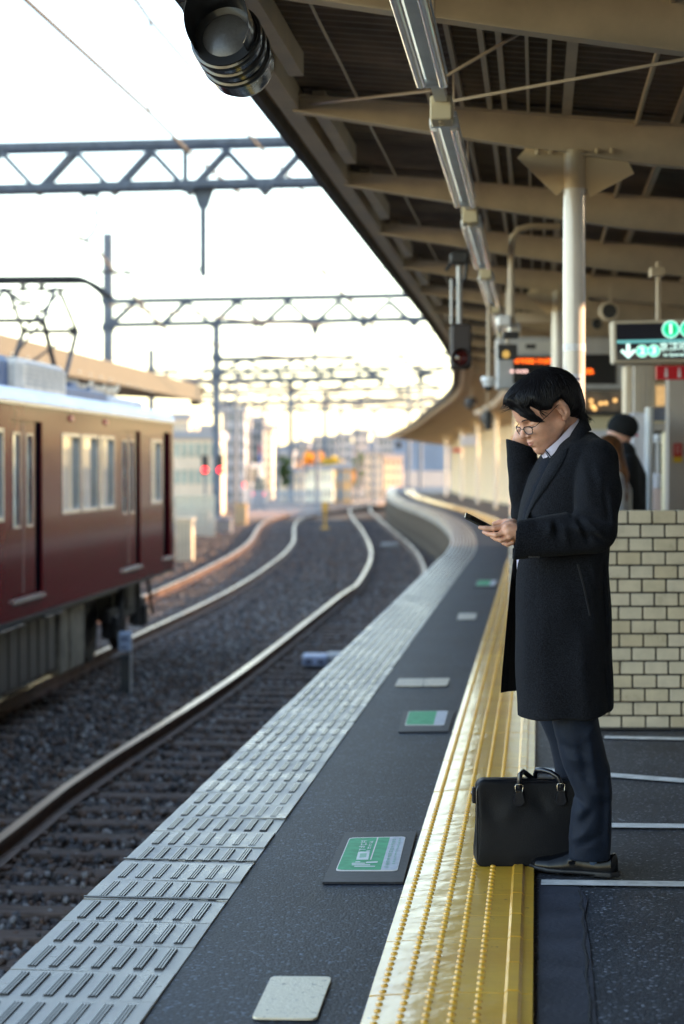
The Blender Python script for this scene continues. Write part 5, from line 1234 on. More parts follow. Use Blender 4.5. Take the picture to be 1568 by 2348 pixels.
# unseen right-hand building added as sun blocker; opening shaped to pass a low beam
sb = empty('shade_building', (9.6, 14, 0), 'tall beige building added out of view on the right to shade the platform', 'building')
XB, ZB = 9.4, 7.4
m = MB()
def seg(y0, y1, z0, z1): m.box(XB, y0, z0, XB + .4, y1, z1)
seg(-30, 11.9, 0, ZB); seg(11.9, 13.6, 0, 3.7); seg(11.9, 13.6, 4.9, ZB); seg(13.6, 35.6, 0, ZB)
m.box(XB + .4, 35.2, 0, XB + 12, 35.6, ZB); m.build('wall', M_bw, sb)
m = MB(); m.box(XB - .3, -30, ZB, XB + 12, 35.8, ZB + .25); m.build('roof', M_conc, sb)
m = MB(); m.box(XB - .08, 11.8, 3.62, XB + .05, 11.9, 4.98); m.box(XB - .08, 13.6, 3.62, XB + .05, 13.7, 4.98); m.build('opening_frame', M_beam, sb)

kb = empty('rear_blocker', (3, -14, 0), 'added cream kiosk standing across the platform behind the camera', 'blocker')  # out-of-view box added to darken the surfaces that face the camera
m = MB(); m.box(-2.3, -17, 0, 8.5, -14, 2.9); m.build('wall', M_bw, kb); m = MB(); m.box(-2.4, -17.1, 2.9, 8.6, -13.8, 3.05); m.build('roof', M_conc, kb); m = MB(); m.box(1.0, -14.05, .9, 5.0, -13.98, 2.3); m.build('shutter', M_grey, kb)
# ---------------------------------------------------------------- windbreak screens and posts along the curving far platform
M_ps = mat('screen_post', (.80, .66, .50), .4); M_pg = [mat('screen_blue', (.12, .17, .26), .2, var=.3, vscale=2, coat=.5), mat('screen_lilac', (.34, .36, .46), .35, var=.2, vscale=2), mat('screen_cream', (.58, .54, .48), .4, var=.2, vscale=2)]
s0_, s1_ = edge.dY(33), edge.dY(104); src = None; d = s0_; i = 0
while d < s1_:
    M = edge.frame(d)
    if src is None:
        src = empty('windbreak_screen')
        m = MB(); m.box(3.3, -.10, 0, 3.6, .10, 2.75); m.build('screen_post', M_ps, src)
        for k, (a, b) in enumerate(((.7, 1.0), (1.35, 1.6))): m = MB(); m.box(3.45, a, .12, 3.49, b, 2.15 - .3 * k); m.build('glass_panel', M_pg[k], src)
        m = MB(); m.box(3.42, .1, .06, 3.52, 2.1, .12); m.box(3.42, .1, 2.2, 3.52, 2.1, 2.28); m.build('screen_rail', M_ps, src); o = src
    else: o = copy_tree(src)
    o.matrix_basis = M; tag(o, 'glazed windbreak bay with cream post on the sunlit far platform', 'windbreak', 'windbreak bays along the far curving platform'); d += 2.2; i += 1
# canopy furniture far along
for (x0, y0, x1, y1, Y, nm, lb_, ct, mt) in ((1176, 1000, 1206, 1026, 44, 'hanging_board', 'small red hanging board right of the white one, far along the platform', 'sign', mat('far_red', (.55, .04, .03), .5)), (1038, 1028, 1058, 1036, 62, 'hanging_board', 'tiny red board beneath the distant canopy', 'sign', mat('far_red', (.5, .04, .03), .5)),
        (1056, 998, 1096, 1022, 52, 'hanging_board', 'pale pinkish hanging board beneath the far canopy', 'sign', M_lil), (1112, 940, 1126, 985, 30, 'hanging_lamp_box', 'dark oblong box hanging beneath the far canopy left of the face', 'lamp box', M_dark)):
    o = wall_thing(x0, y0, x1, y1, Y, nm, lb_, ct, mt, .12)
for (x, y, Y) in ((1080, 925, 50), (1118, 960, 42), (914, 1020, 95)):
    t = empty('hanging_speaker', W(x, y, Y), {1080: 'dark small loudspeaker on a thin rod under the far canopy', 1118: 'dark loudspeaker on a rod just left of the man\'s forehead', 914: 'dark speaker near the tip of the far canopy'}[x], 'loudspeaker')
    p = W(x, y, Y); m = MB(); m.lathe([(0, -.15), (.13, -.12), (.16, 0), (.13, .14), (0, .16)], tuple(p), (0, 0, 1), 14); m.build('cone', M_dark, t)
    m = MB(); m.bar(p, (p.x, p.y, p.z + 1.1), .04); m.build('rod', M_beam, t)

# ---------------------------------------------------------------- stickers and worn patches on the platform floor
def quadpts(c, z): return [Vector((p.x, p.y, z)) for p in (G(*q) for q in c)]
def rquad(m, c, z, r=.12, mi=0, thick=.0015):
    P = quadpts(c, z); out = []
    for i in range(4):
        p, a, b = P[i], P[i - 1], P[(i + 1) % 4]; la, lb2 = (a - p).length, (b - p).length; rr_ = min(la, lb2) * r
        A = p + (a - p).normalized() * rr_; B = p + (b - p).normalized() * rr_
        for k in range(6): t = k / 5; out.append((A * (1 - t) ** 2 + p * 2 * t * (1 - t) + B * t * t))
    n = len(out); m.add([(v.x, v.y, z - thick - .004) for v in out] + [(v.x, v.y, z) for v in out], [tuple(range(n, 2 * n))] + [(i, (i + 1) % n, n + (i + 1) % n, n + i) for i in range(n)], mi)
def worn(name, lo=(.34, .29, .22), hi=(.75, .66, .50), t0=.30, t1=.42, sc_=55):
    m = mat(name, hi, .5, spec=.5, col2=lo, vscale=sc_, bump=.5, bscale=120); 
    for nd in m.node_tree.nodes:
        if nd.type == 'VALTORGB': nd.color_ramp.elements[0].position = t0; nd.color_ramp.elements[1].position = t1
    return m
M_worn = worn('worn_white')
for (c, lb_) in (([(577, 2335), (725, 2337), (760, 2241), (622, 2240)], 'large worn white painted rectangle at the bottom of the platform floor'), ([(905, 1573), (968, 1573), (972, 1556), (914, 1556)], 'left half of the long worn white patch behind the small green sticker'), ([(970, 1573), (1025, 1572), (1031, 1555), (973, 1556)], 'right half of the long worn white patch behind the small green sticker'), ([(1047, 1421), (1090, 1420), (1093, 1406), (1052, 1406)], 'small white painted patch farther along the floor')):
    m = MB(); rquad(m, c, .0035, .14); tag(m.build('floor_patch', M_worn if c[0][1] > 2000 else mat('pale_patch', (.60, .53, .42), .6, var=.2, vscale=40)), lb_, 'floor marking')
M_mat = mat('sticker_mat', (.020, .022, .030), .55, var=.25, vscale=30, bump=.2, bscale=90)
M_g = mat('sticker_green', (.06, .36, .17), .55, var=.16, vscale=22, spec=.25); M_wg = mat('sticker_white', (.50, .52, .56), .55, var=.08, vscale=30, spec=.25); M_gp = mat('sticker_print', (.16, .42, .30), .45); M_ring = mat('sticker_edge', (.62, .60, .60), .4)
def sticker(mc, c, lab_, detail):
    t = empty('floor_sticker', G(*c[0]), lab_, 'floor sticker')
    def B(u, v):   # bilinear inside the sticker outline: u left-right, v near-far
        P = [G(*q) for q in c]; a = P[0].lerp(P[1], u); b = P[3].lerp(P[2], u); return a.lerp(b, v)
    m = MB(); P = quadpts(mc, .0030); m.add([(p.x, p.y, -.004) for p in P] + [tuple(p) for p in P], [(4, 5, 6, 7), (0, 1, 5, 4), (1, 2, 6, 5), (2, 3, 7, 6), (3, 0, 4, 7)]); m.build('backing', M_mat, t)
    m = MB(); rquad(m, c, .0050, .12, 0, .002); m.build('border', M_ring, t)
    def patch(u0, v0, u1, v1, z, name, mt, rnd=.0):
        m = MB(); pts = [B(u0, v0), B(u1, v0), B(u1, v1), B(u0, v1)]
        if rnd:
            out = []
            for i in range(4):
                p, a, b = pts[i], pts[i - 1], pts[(i + 1) % 4]; k_ = rnd if i in (0, 3) else 0.0
                if rnd < 0: k_ = -rnd if i in (1, 2) else 0
                if k_ == 0: out.append(p); continue
                A = p + (a - p).normalized() * k_; Bq = p + (b - p).normalized() * k_
                for q in range(5): s_ = q / 4; out.append(A * (1 - s_) ** 2 + p * 2 * s_ * (1 - s_) + Bq * s_ * s_)
            pts = out
        m.add([(p.x, p.y, z) for p in pts], [tuple(range(len(pts)))]); return m.build(name, mt, t)
    patch(.014, .02, .725, .98, .0056, 'green_field', M_g, .028)
    patch(.725, .02, .986, .98, .0056, 'white_field', M_wg, -.028)
    if detail:
        patch(.50, .30, .52, .98, .0062, 'white_line', M_ring)
        m = MB(); rr = random.Random(5)
        def glyph(m, u0, v0, du, dv):      # a stroked character lying on its side
            for s in range(4):
                a = rr.random() * .8; 
                if rr.random() < .5: q = (u0 + a * du, v0 + .08 * dv, u0 + (a + .13) * du, v0 + .92 * dv)
                else: q = (u0 + .06 * du, v0 + a * dv, u0 + .94 * du, v0 + (a + .14) * dv)
                P = [B(q[0], q[1]), B(q[2], q[1]), B(q[2], q[3]), B(q[0], q[3])]; n = len(m.v); z = .0066 + .0002 * s
                m.add([(p.x, p.y, z) for p in P], [(0, 1, 2, 3)])
        for i in range(4): glyph(m, .255 if i % 2 == 0 else .23, .56 + i * .085, .12, .07)
        for i in range(4): glyph(m, .385, .52 + i * .09, .07, .075)
        # telephone panel and pointing hand
        P = [B(.27, .30), B(.47, .30), B(.45, .54), B(.255, .54)]; m.add([(p.x, p.y, .0064) for p in P], [(0, 1, 2, 3)])
        for k_ in range(4):
            v0 = .10 + k_ * .042; P = [B(.20 + .05 * abs(k_ - 1.6), v0), B(.62 - .09 * k_, v0), B(.62 - .09 * k_, v0 + .026), B(.20 + .05 * abs(k_ - 1.6), v0 + .026)]; m.add([(p.x, p.y, .0064) for p in P], [(0, 1, 2, 3)])
        P = [B(.45, .20), B(.64, .21), B(.64, .25), B(.45, .24)]; m.add([(p.x, p.y, .0066) for p in P], [(0, 1, 2, 3)])
        m.build('pictogram', mat('sticker_pale', (.50, .58, .58), .4), t)
        m = MB()
        P = [B(.31, .36), B(.42, .37), B(.41, .49), B(.30, .48)]; m.add([(p.x, p.y, .0068) for p in P], [(0, 1, 2, 3)])
        for i in range(12): glyph(m, .775, .07 + i * .072, .075, .058)
        for i in range(16): glyph(m, .885, .17 + i * .048, .045, .036)
        m.build('lettering', M_gp, t)
sticker([(739, 2023), (924, 2023), (955, 1907), (792, 1909)], [(769, 1999), (911, 1999), (930, 1920), (801, 1923)], 'green and white floor sticker with a hand and phone pictogram, nearest the camera', True)
sticker([(913, 1678), (1027, 1677), (1043, 1630), (925, 1631)], [(928, 1664), (1018, 1664), (1027, 1631), (937, 1632)], 'second green and white floor sticker, halfway to the curve', False)
sticker([(1086, 1346), (1137, 1346), (1142, 1328), (1092, 1328)], [(1090, 1343), (1133, 1343), (1139, 1331), (1097, 1331)], 'small distant green floor sticker left of the coat', False)
# ---------------------------------------------------------------- smooth implicit shapes -> one continuous mesh (surface nets)
def V3(*a): return np.array(a, float)
def s_round(P, a, b, ra, rb):
    a = np.asarray(a, float); b = np.asarray(b, float); ba = b - a; h = np.clip(((P - a) @ ba) / max(1e-9, ba @ ba), 0, 1)
    return np.linalg.norm(P - a - h[..., None] * ba, axis=-1) - (ra + (rb - ra) * h)
def s_ell(P, c, r, Rm=None):
    q = P - np.asarray(c, float)
    if Rm is not None: q = q @ Rm
    r = np.asarray(r, float); k0 = np.linalg.norm(q / r, axis=-1); k1 = np.linalg.norm(q / (r * r), axis=-1)
    return np.where(k1 > 1e-9, k0 * (k0 - 1) / np.maximum(k1, 1e-9), -r.min())
def s_box(P, c, h, r=0.0, Rm=None):
    q = P - np.asarray(c, float)
    if Rm is not None: q = q @ Rm
    q = np.abs(q) - (np.asarray(h, float) - r)
    return np.linalg.norm(np.maximum(q, 0), axis=-1) + np.minimum(q.max(-1), 0) - r
def su(a, b, k=.01):
    h = np.clip(.5 + .5 * (b - a) / k, 0, 1); return b + (a - b) * h - k * h * (1 - h)
def ss(a, b, k=.01):   # a minus b
    h = np.clip(.5 - .5 * (a + b) / k, 0, 1); return a + (-b - a) * h + k * h * (1 - h)
def si(a, b, k=.005): return -su(-a, -b, k)
def chain(P, pts, rs, k=.004):
    d = s_round(P, pts[0], pts[1], rs[0], rs[1])
    for i in range(1, len(pts) - 1): d = su(d, s_round(P, pts[i], pts[i + 1], rs[i], rs[i + 1]), k)
    return d
def stack(P, rows, p=2.0, k=.012):
    # rows: (z, xl, xr, yl, yr) boundaries of an elliptical section at each height
    rows = sorted(rows); Z = [r[0] for r in rows]; z = P[..., 2]
    xl, xr, yl, yr = (np.interp(z, Z, [r[i] for r in rows]) for i in (1, 2, 3, 4))
    cx, rx, cy, ry = (xl + xr) / 2, (xr - xl) / 2, (yl + yr) / 2, (yr - yl) / 2
    e = (np.abs((P[..., 0] - cx) / rx) ** p + np.abs((P[..., 1] - cy) / ry) ** p) ** (1 / p)
    d = (e - 1) * np.minimum(rx, ry)
    return si(si(d, z - Z[-1], k), Z[0] - z, k)
def nets(f, lo, hi, res):
    lo = np.array(lo, float); hi = np.array(hi, float); n = np.ceil((hi - lo) / res).astype(int) + 1
    ax = [lo[i] + res * np.arange(n[i]) for i in range(3)]
    F = np.empty(tuple(n), np.float32)
    for i0 in range(0, n[0], 16):
        X = np.stack(np.meshgrid(ax[0][i0:i0 + 16], ax[1], ax[2], indexing='ij'), -1); F[i0:i0 + 16] = f(X)
    S = F < 0; c = S[:-1, :-1, :-1].astype(np.int8) * 0; off = [(i, j, k) for i in (0, 1) for j in (0, 1) for k in (0, 1)]
    m = [n[0] - 1, n[1] - 1, n[2] - 1]
    sl = lambda o: tuple(slice(o[i], o[i] + m[i]) for i in range(3))
    for o in off: c += S[sl(o)]
    act = (c > 0) & (c < 8); idx = -np.ones(act.shape, np.int64); ids = np.argwhere(act); idx[act] = np.arange(len(ids))
    acc = np.zeros((len(ids), 3)); cnt = np.zeros(len(ids))
    for a in off:
        for ax_ in range(3):
            if a[ax_]: continue
            b = list(a); b[ax_] = 1
            fa = F[tuple((ids + a).T)]; fb = F[tuple((ids + b).T)]; cr = (fa < 0) != (fb < 0)
            t = np.where(cr, fa / np.where(cr, fa - fb, 1), 0); p = np.tile(np.array(a, float), (len(ids), 1)); p[:, ax_] += t
            acc += p * cr[:, None]; cnt += cr
    V = lo + res * (ids + acc / cnt[:, None]); Q = []
    for ax_ in range(3):
        u, v = (ax_ + 1) % 3, (ax_ + 2) % 3
        a = S; sh = [slice(None)] * 3; s0 = list(sh); s1 = list(sh); s0[ax_] = slice(0, -1); s1[ax_] = slice(1, None)
        e = np.argwhere(a[tuple(s0)] != a[tuple(s1)]); e = e[(e[:, u] > 0) & (e[:, v] > 0) & (e[:, u] < m[u]) & (e[:, v] < m[v])]
        if not len(e): continue
        fl = S[tuple(e.T)]
        def g(du, dv): q = e.copy(); q[:, u] -= du; q[:, v] -= dv; return idx[tuple(q.T)]
        q = np.stack([g(0, 0), g(1, 0), g(1, 1), g(0, 1)], 1); q[~fl] = q[~fl][:, ::-1]; Q.append(q)
    return V, np.concatenate(Q)[:, ::-1]
def np_mesh(name, parts_, mats, parent=None, smooth_it=0):
    vs = []; fs = []; mi = []; n = 0
    for (V, Q, k) in parts_: vs.append(V); fs.append(Q + n); mi += [k] * len(Q); n += len(V)
    V = np.concatenate(vs); Fq = np.concatenate(fs)
    for _ in range(smooth_it):
        A = np.zeros_like(V); c = np.zeros(len(V))
        for i in range(4):
            np.add.at(A, Fq[:, i], V[Fq[:, (i + 1) % 4]] + V[Fq[:, i - 1]]); np.add.at(c, Fq[:, i], 2)
        V = V * .4 + .6 * A / c[:, None]
    me = bpy.data.meshes.new(name); me.vertices.add(len(V)); me.vertices.foreach_set('co', V.astype('f4').reshape(-1))
    me.loops.add(len(Fq) * 4); me.loops.foreach_set('vertex_index', Fq.astype('i4').reshape(-1)); me.polygons.add(len(Fq))
    me.polygons.foreach_set('loop_start', np.arange(len(Fq), dtype='i4') * 4); me.polygons.foreach_set('loop_total', np.full(len(Fq), 4, 'i4'))
    me.polygons.foreach_set('material_index', np.array(mi, 'i4'))
    for m in mats: me.materials.append(m)
    me.update(calc_edges=True); me.shade_smooth(); o = bpy.data.objects.new(name, me); C.objects.link(o)
    if parent is not None: o.parent = parent; o.matrix_basis = parent_world(parent).inverted()
    return o
def sdf_obj(name, f, lo, hi, res, mt, parent=None, sm_=1): return np_mesh(name, [(*nets(f, lo, hi, res), 0)], [mt], parent, sm_)
def wn(x, y, Y): return np.array(W(x, y, Y))
def march(f, px, py, Y0, Y1, n=220):     # first surface hit along the sight line through a photo point
    Ys = np.linspace(Y0, Y1, n); P = np.array([W(px, py, y) for y in Ys]); d = f(P); k = np.argmax(d < 0)
    if d[k] >= 0: return None
    a, b = Ys[k - 1], Ys[k]; t = d[k - 1] / (d[k - 1] - d[k]); return a + (b - a) * t
def cloth(name, pts, f, Y0, Y1, off, thick, mt, parent, nu=10, nv=22, fb=None, sc_=None):
    # pts: two photo polylines (inner edge, outer edge) resampled; a thin piece laid over the surface f
    def rs(pl, n):
        pl = [np.array(p, float) for p in pl]; L = [0]
        for a, b in zip(pl[:-1], pl[1:]): L.append(L[-1] + np.linalg.norm(b[:2] - a[:2]))
        return [np.array([np.interp(L[-1] * i / (n - 1), L, [p[q] for p in pl]) for q in range(len(pl[0]))]) for i in range(n)]
    A, B = rs(pts[0], nv), rs(pts[1], nv); m = MB(); last = (Y0 + Y1) / 2 if fb is None else fb; rows = []
    for j in range(nv):
        row = []
        for i in range(nu):
            t = i / (nu - 1); p = A[j] * (1 - t) + B[j] * t; y = march(f, p[0], p[1], Y0, Y1) if fb is None or True else None
            if y is None: y = last
            last = y; row.append((p[0], p[1], y))
        rows.append(row)
    arr = np.array(rows)
    for _ in range(2): 
        s = arr[:, :, 2].copy(); s[1:-1] = (arr[:-2, :, 2] + arr[2:, :, 2] + 2 * arr[1:-1, :, 2]) / 4; arr[:, :, 2] = s
    for lay in (0, 1):
        for j in range(nv):
            for i in range(nu):
                px, py, y = arr[j, i]; e = min(1, 3.2 * min(i, nu - 1 - i) / (nu - 1)); m.v.append(tuple(W(px, py, y - off - (thick * (.35 + .65 * e) if lay == 0 else -.004))))
    n = nu * nv
    for j in range(nv - 1):
        for i in range(nu - 1):
            a = j * nu + i; m.f.append((a, a + 1, a + nu + 1, a + nu)); m.f.append((n + a, n + a + nu, n + a + nu + 1, n + a + 1)); m.m += [0, 0]
    bd = [(0, i) for i in range(nu)] + [(j, nu - 1) for j in range(1, nv)] + [(nv - 1, i) for i in range(nu - 2, -1, -1)] + [(j, 0) for j in range(nv - 2, 0, -1)]
    bd = [j * nu + i for j, i in bd]
    for a, b in zip(bd, bd[1:] + bd[:1]): m.f.append((a, n + a, n + b, b)); m.m.append(0)
    return m.build(name, mt, parent, smooth=True)
# ---------------------------------------------------------------- the man
man = empty('person', (.70, 6.8, 0), 'man with black hair and glasses in long charcoal overcoat looking at his phone', 'person')
def skin_mat():
    m = mat('skin', (.56, .30, .205), .45, var=.16, vscale=18, bump=.25, bscale=180, rvar=.06); n, l, b = nodes(m)
    b.inputs['Subsurface Weight'].default_value = .12; b.inputs['Subsurface Radius'].default_value = (.02, .008, .004); b.inputs['Subsurface Scale'].default_value = .5; return m
M_skin = skin_mat()
def wool(name, a, b_):
    m = mat(name, a, .9, col2=b_, vscale=300, bump=.6, bscale=380, sheen=.05, detail=3, spec=.12); n, l, bs = nodes(m)
    # heathered cloth: a second, broad variation
    return m
M_coat = wool('charcoal_wool', (.0150, .0168, .0225), (.0030, .0036, .0056)); M_lin = mat('coat_lining', (.006, .006, .008), .8)
M_jack = wool('navy_jacket', (.006, .009, .018), (.003, .005, .010)); M_trou = mat('navy_trousers', (.0040, .0085, .020), .7, var=.25, vscale=240, bump=.3, bscale=260, sheen=.03, spec=.25)
M_shirt = mat('lilac_shirt', (.46, .43, .52), .55, var=.05, vscale=9, bump=.25, bscale=200); M_leath = mat('black_leather', (.003, .0035, .005), .2, bump=.0, coat=.0, spec=.2)
M_hair = mat('black_hair', (.006, .0055, .007), .42, spec=.25, bump=.0); 
# head frame: f forward, u up, n towards the camera side
phi, psi = R(24), R(22)
hf = V3(-math.cos(psi) * math.cos(phi), -math.sin(psi) * math.cos(phi), -math.sin(phi)); hu = V3(-math.cos(psi) * math.sin(phi), -math.sin(psi) * math.sin(phi), math.cos(phi)); hn = V3(math.sin(psi), -math.cos(psi), 0)
H0 = V3(.7085, 6.77, 1.582); HM = np.stack([hf, hn, hu])
def hl_(P): return (P - H0) @ HM.T
def hw(a, b, c): return H0 + a * hf + b * hn + c * hu
neck0, neck1 = hw(-.030, 0, -.045), wn(1330, 1035, 6.84)
def head(P):
    q = hl_(P); d = s_ell(q, (.006, 0, .045), (.108, .080, .092)); d = su(d, s_ell(q, (.075, 0, .042), (.048, .062, .052)), .03)
    d = su(d, s_ell(q, (.058, 0, -.022), (.058, .058, .078)), .03)
    for s in (-1, 1):
        d = su(d, s_round(q, (.005, s * .052, -.045), (.074, s * .016, -.098), .020, .017), .03)
        d = su(d, s_ell(q, (.082, s * .040, -.030), (.024, .022, .020)), .02)
        d = su(d, s_ell(q, (.060, s * .044, -.055), (.030, .016, .030)), .02)
    d = su(d, s_ell(q, (.090, 0, -.103), (.017, .020, .016)), .018); d = su(d, s_ell(q, (.092, 0, -.070), (.024, .028, .024)), .02)
    for s in (-1, 1):
        d = ss(d, s_ell(q, (.118, s * .033, -.004), (.016, .019, .011)), .014)
        d = su(d, s_ell(q, (.092, s * .034, -.006), (.015, .017, .0115)), .006)
        d = ss(d, s_round(q, (.112, s * .018, -.0125), (.100, s * .050, -.0115), .0016, .0014), .003)
        d = ss(d, s_round(q, (.114, s * .019, .0055), (.098, s * .050, .003), .0018, .0014), .004)
        d = su(d, s_round(q, (.109, s * .014, .019), (.091, s * .052, .016), .0075, .005), .012)
    d = su(d, s_round(q, (.104, 0, .008), (.131, 0, -.033), .0068, .0092), .010)
    d = su(d, s_ell(q, (.129, 0, -.037), (.0105, .011, .009)), .006)
    for s in (-1, 1):
        d = su(d, s_ell(q, (.116, s * .0135, -.0405), (.0105, .0065, .0075)), .004); d = ss(d, s_ell(q, (.121, s * .0075, -.0475), (.006, .0032, .003)), .003)
    d = su(d, s_ell(q, (.112, 0, -.0635), (.0080, .020, .0052)), .005); d = su(d, s_ell(q, (.107, 0, -.0755), (.0085, .017, .0058)), .005)
    d = ss(d, s_ell(q, (.120, 0, -.0692), (.012, .024, .0012)), .0025); d = ss(d, s_ell(q, (.112, 0, -.089), (.007, .013, .004)), .008)
    # ears
    for s in (-1, 1):
        A = R(14); Rm = np.array([[math.cos(A), 0, math.sin(A)], [0, 1, 0], [-math.sin(A), 0, math.cos(A)]])
        e = s_ell(q, (-.006, s * .083, .004), (.020, .009, .035), Rm); e = ss(e, s_ell(q, (.002, s * .093, .005), (.0125, .0100, .022), Rm), .003)
        e = su(e, s_round(q, (.003, s * .084, -.006), (.004, s * .083, .006), .0045, .004), .004); e = su(e, s_ell(q, (.000, s * .080, -.028), (.009, .006, .009)), .006)
        d = su(d, e, .006)
    d = su(d, s_round(P, neck0, neck1, .055, .062), .022)
    d = ss(d, s_round(q, (-.012, .067, -.05), (.062, .012, -.118), .004, .003), .012)
    return d
# hands: chains of joints in photo coordinates with depth
def J(*t): return [wn(*p) for p in t]
def lhand(P):
    d = chain(P, J((1190, 1222, 6.56), (1170, 1216, 6.565), (1160, 1214, 6.57)), [.026, .029, .024], .012)
    d = su(d, s_ell(P, wn(1168, 1218, 6.585), (.030, .022, .036)), .014)
    fs = [((1160, 1206, 6.565), (1132, 1211.5, 6.555), (1113, 1211, 6.56), (1100.5, 1209, 6.57), .0100, .0088, .0080, .0066),
          ((1162, 1219, 6.555), (1137, 1226.5, 6.55), (1119, 1223.5, 6.57), (1109, 1219.5, 6.59), .0098, .0086, .0078, .0064),
          ((1167, 1232, 6.56), (1149, 1238, 6.56), (1135, 1234, 6.58), (1127, 1230, 6.60), .0092, .0082, .0074, .0062),
          ((1175, 1243, 6.57), (1164, 1247.5, 6.575), (1155, 1245, 6.59), (1149.5, 1241, 6.605), .0085, .0074, .0066, .0056)]
    for a, b, c, e, r0, r1, r2, r3 in fs: d = su(d, chain(P, J(a, b, c, e), [r0, r1, r2, r3], .003), .0045)
    th = chain(P, J((1176, 1200, 6.60), (1160, 1196.5, 6.625), (1145, 1197.5, 6.63), (1133, 1200.5, 6.63)), [.016, .0115, .0095, .0078], .004)
    d = su(d, th, .012)
    for x, y in ((1162, 1207), (1164, 1220), (1168, 1232)): d = su(d, s_ell(P, wn(x, y, 6.542), (.009, .007, .008)), .008)
    return d
def rhand(P):
    d = chain(P, J((1202, 1035, 7.00), (1197, 1015, 6.985), (1196, 1003, 6.97)), [.032, .033, .029], .012)
    for k, (x0, x1, x2) in enumerate(((1187, 1186, 1190), (1194, 1196, 1201), (1203, 1207, 1212), (1211, 1218, 1222))):
        Y = 6.975 - .0 * k
        d = su(d, chain(P, J((x0, 1006 - k, Y), (x1 + 1, 992 - k * 2, Y - .01), (x2, 983 - k, Y - .025), (x2 + 4, 980, Y - .04)), [.0098, .0088, .0078, .0066], .003), .004)
    return su(d, chain(P, J((1212, 1020, 7.0), (1222, 1008, 7.0), (1230, 1000, 7.0)), [.012, .010, .0085], .004), .012)
def under(P):     # body hidden by the clothes: neck to feet
    d = stack(P, [(.93, *WR(1205, 1385, 6.86), 6.72, 7.0), (1.15, *WR(1225, 1385, 6.86), 6.72, 6.99), (1.33, *WR(1255, 1385, 6.86), 6.70, 7.02), (1.42, *WR(1290, 1370, 6.86), 6.76, 6.96)], 2.3, .03)
    d = su(d, chain(P, J((1365, 1062, 6.70), (1372, 1222, 6.62), (1195, 1225, 6.565)), [.04, .034, .022], .02), .03)
    d = su(d, chain(P, J((1330, 1062, 7.02), (1240, 1175, 7.06), (1205, 1160, 7.02), (1204, 1035, 7.0)), [.045, .036, .034, .024], .02), .03)
    d = su(d, chain(P, J((1310, 1400, 6.76), (1338, 1700, 6.74), (1356, 1930, 6.735), (1360, 1950, 6.745)), [.06, .042, .024, .020], .02), .02)
    d = su(d, chain(P, J((1300, 1400, 6.97), (1308, 1700, 6.99), (1325, 1890, 7.02), (1325, 1920, 7.03)), [.06, .042, .024, .020], .02), .02)
    return su(d, s_round(P, neck1, wn(1330, 1100, 6.86), .055, .07), .03)
def WR(a, b, Y): return W(a, 0, Y).x, W(b, 0, Y).x
lo, hi = H0 - V3(.17, .15, .20), H0 + V3(.16, .14, .16)
np_mesh('body', [(*nets(head, lo, hi, .0019), 0), (*nets(lhand, wn(1092, 1260, 6.5), wn(1205, 1180, 6.7), .0016), 0), (*nets(rhand, wn(1172, 1050, 6.88), wn(1240, 968, 7.06), .0022), 0),
                 (*nets(under, (.45, 6.45, .03), (1.02, 7.2, 1.50), .010), 0)], [M_skin], man, 1)
# lips, eyebrows, finger nails
def on(f, px, py, Y0, Y1): y = march(f, px, py, Y0, Y1); return None if y is None else W(px, py, y)
M_lip = mat('lips', (.44, .16, .13), .45)
def headband(pts, r, name, mt, out=.0005):      # small raised stroke following the head surface at given head-frame points
    m = MB(); P = []
    for (a, b, c) in pts:
        p = hw(a, b, c); st = 0
        for _ in range(30): 
            d = float(head(p[None])[0]); p = p - d * 0.8 * hf if abs(d) > 1e-4 else p
        P.append(Vector(p + hf * out))
    m.tube(P, r, 8); return m.build(name, mt, man, smooth=True)
headband([(.12, -.017, -.066), (.12, -.008, -.0630), (.12, .0, -.0645), (.12, .008, -.0638), (.12, .019, -.0680)], [.0008, .0019, .0018, .0019, .0008], 'lip', M_lip)
headband([(.12, -.015, -.0712), (.12, -.007, -.0738), (.12, 0, -.0742), (.12, .008, -.0736), (.12, .018, -.0705)], [.0008, .0026, .0030, .0026, .0008], 'lip', M_lip)
for s in (-1, 1): headband([(.12, s * .013, .012), (.12, s * .022, .0155), (.12, s * .036, .0165), (.12, s * .048, .012)], [.0008, .0019, .0018, .0006], 'eyebrow', M_hair, .0002)
for s in (-1, 1): headband([(.12, s * .019, -.013), (.12, s * .027, -.0150), (.12, s * .037, -.0148), (.12, s * .047, -.0112)], [.0004, .0010, .0011, .0005], 'eyelash', M_hair, .0004)
# ---- hair: base volume plus many combed locks
HL_A = [-.14, -.050, -.034, -.022, -.010, .012, .030, .050, .066, .080, .100, .13]
HL_C = [-.070, -.085, -.060, .030, .042, .036, .028, .022, .030, .046, .066, .075]
def hp(px, py, out): y = march(head, px, py, 6.55, 6.9); return wn(px, py, (y if y else 6.69) - out)
_fr = [hp(1190, 905, .006), hp(1200, 930, .008), hp(1216, 948, .007), hp(1232, 959, .004), hp(1248, 966, .003)]
_fr2 = [hp(1170, 915, .002), hp(1180, 932, .006), hp(1198, 949, .006), hp(1218, 961, .004), hp(1240, 966, .003)]
_fr3 = [hp(1225, 915, .006), hp(1240, 932, .004), hp(1262, 934, .004)]
def FR(P): return su(su(chain(P, _fr, [.016, .014, .011, .007, .002], .004), chain(P, _fr2, [.012, .010, .0085, .0055, .0015], .004), .006), chain(P, _fr3, [.014, .010, .006], .004), .006)
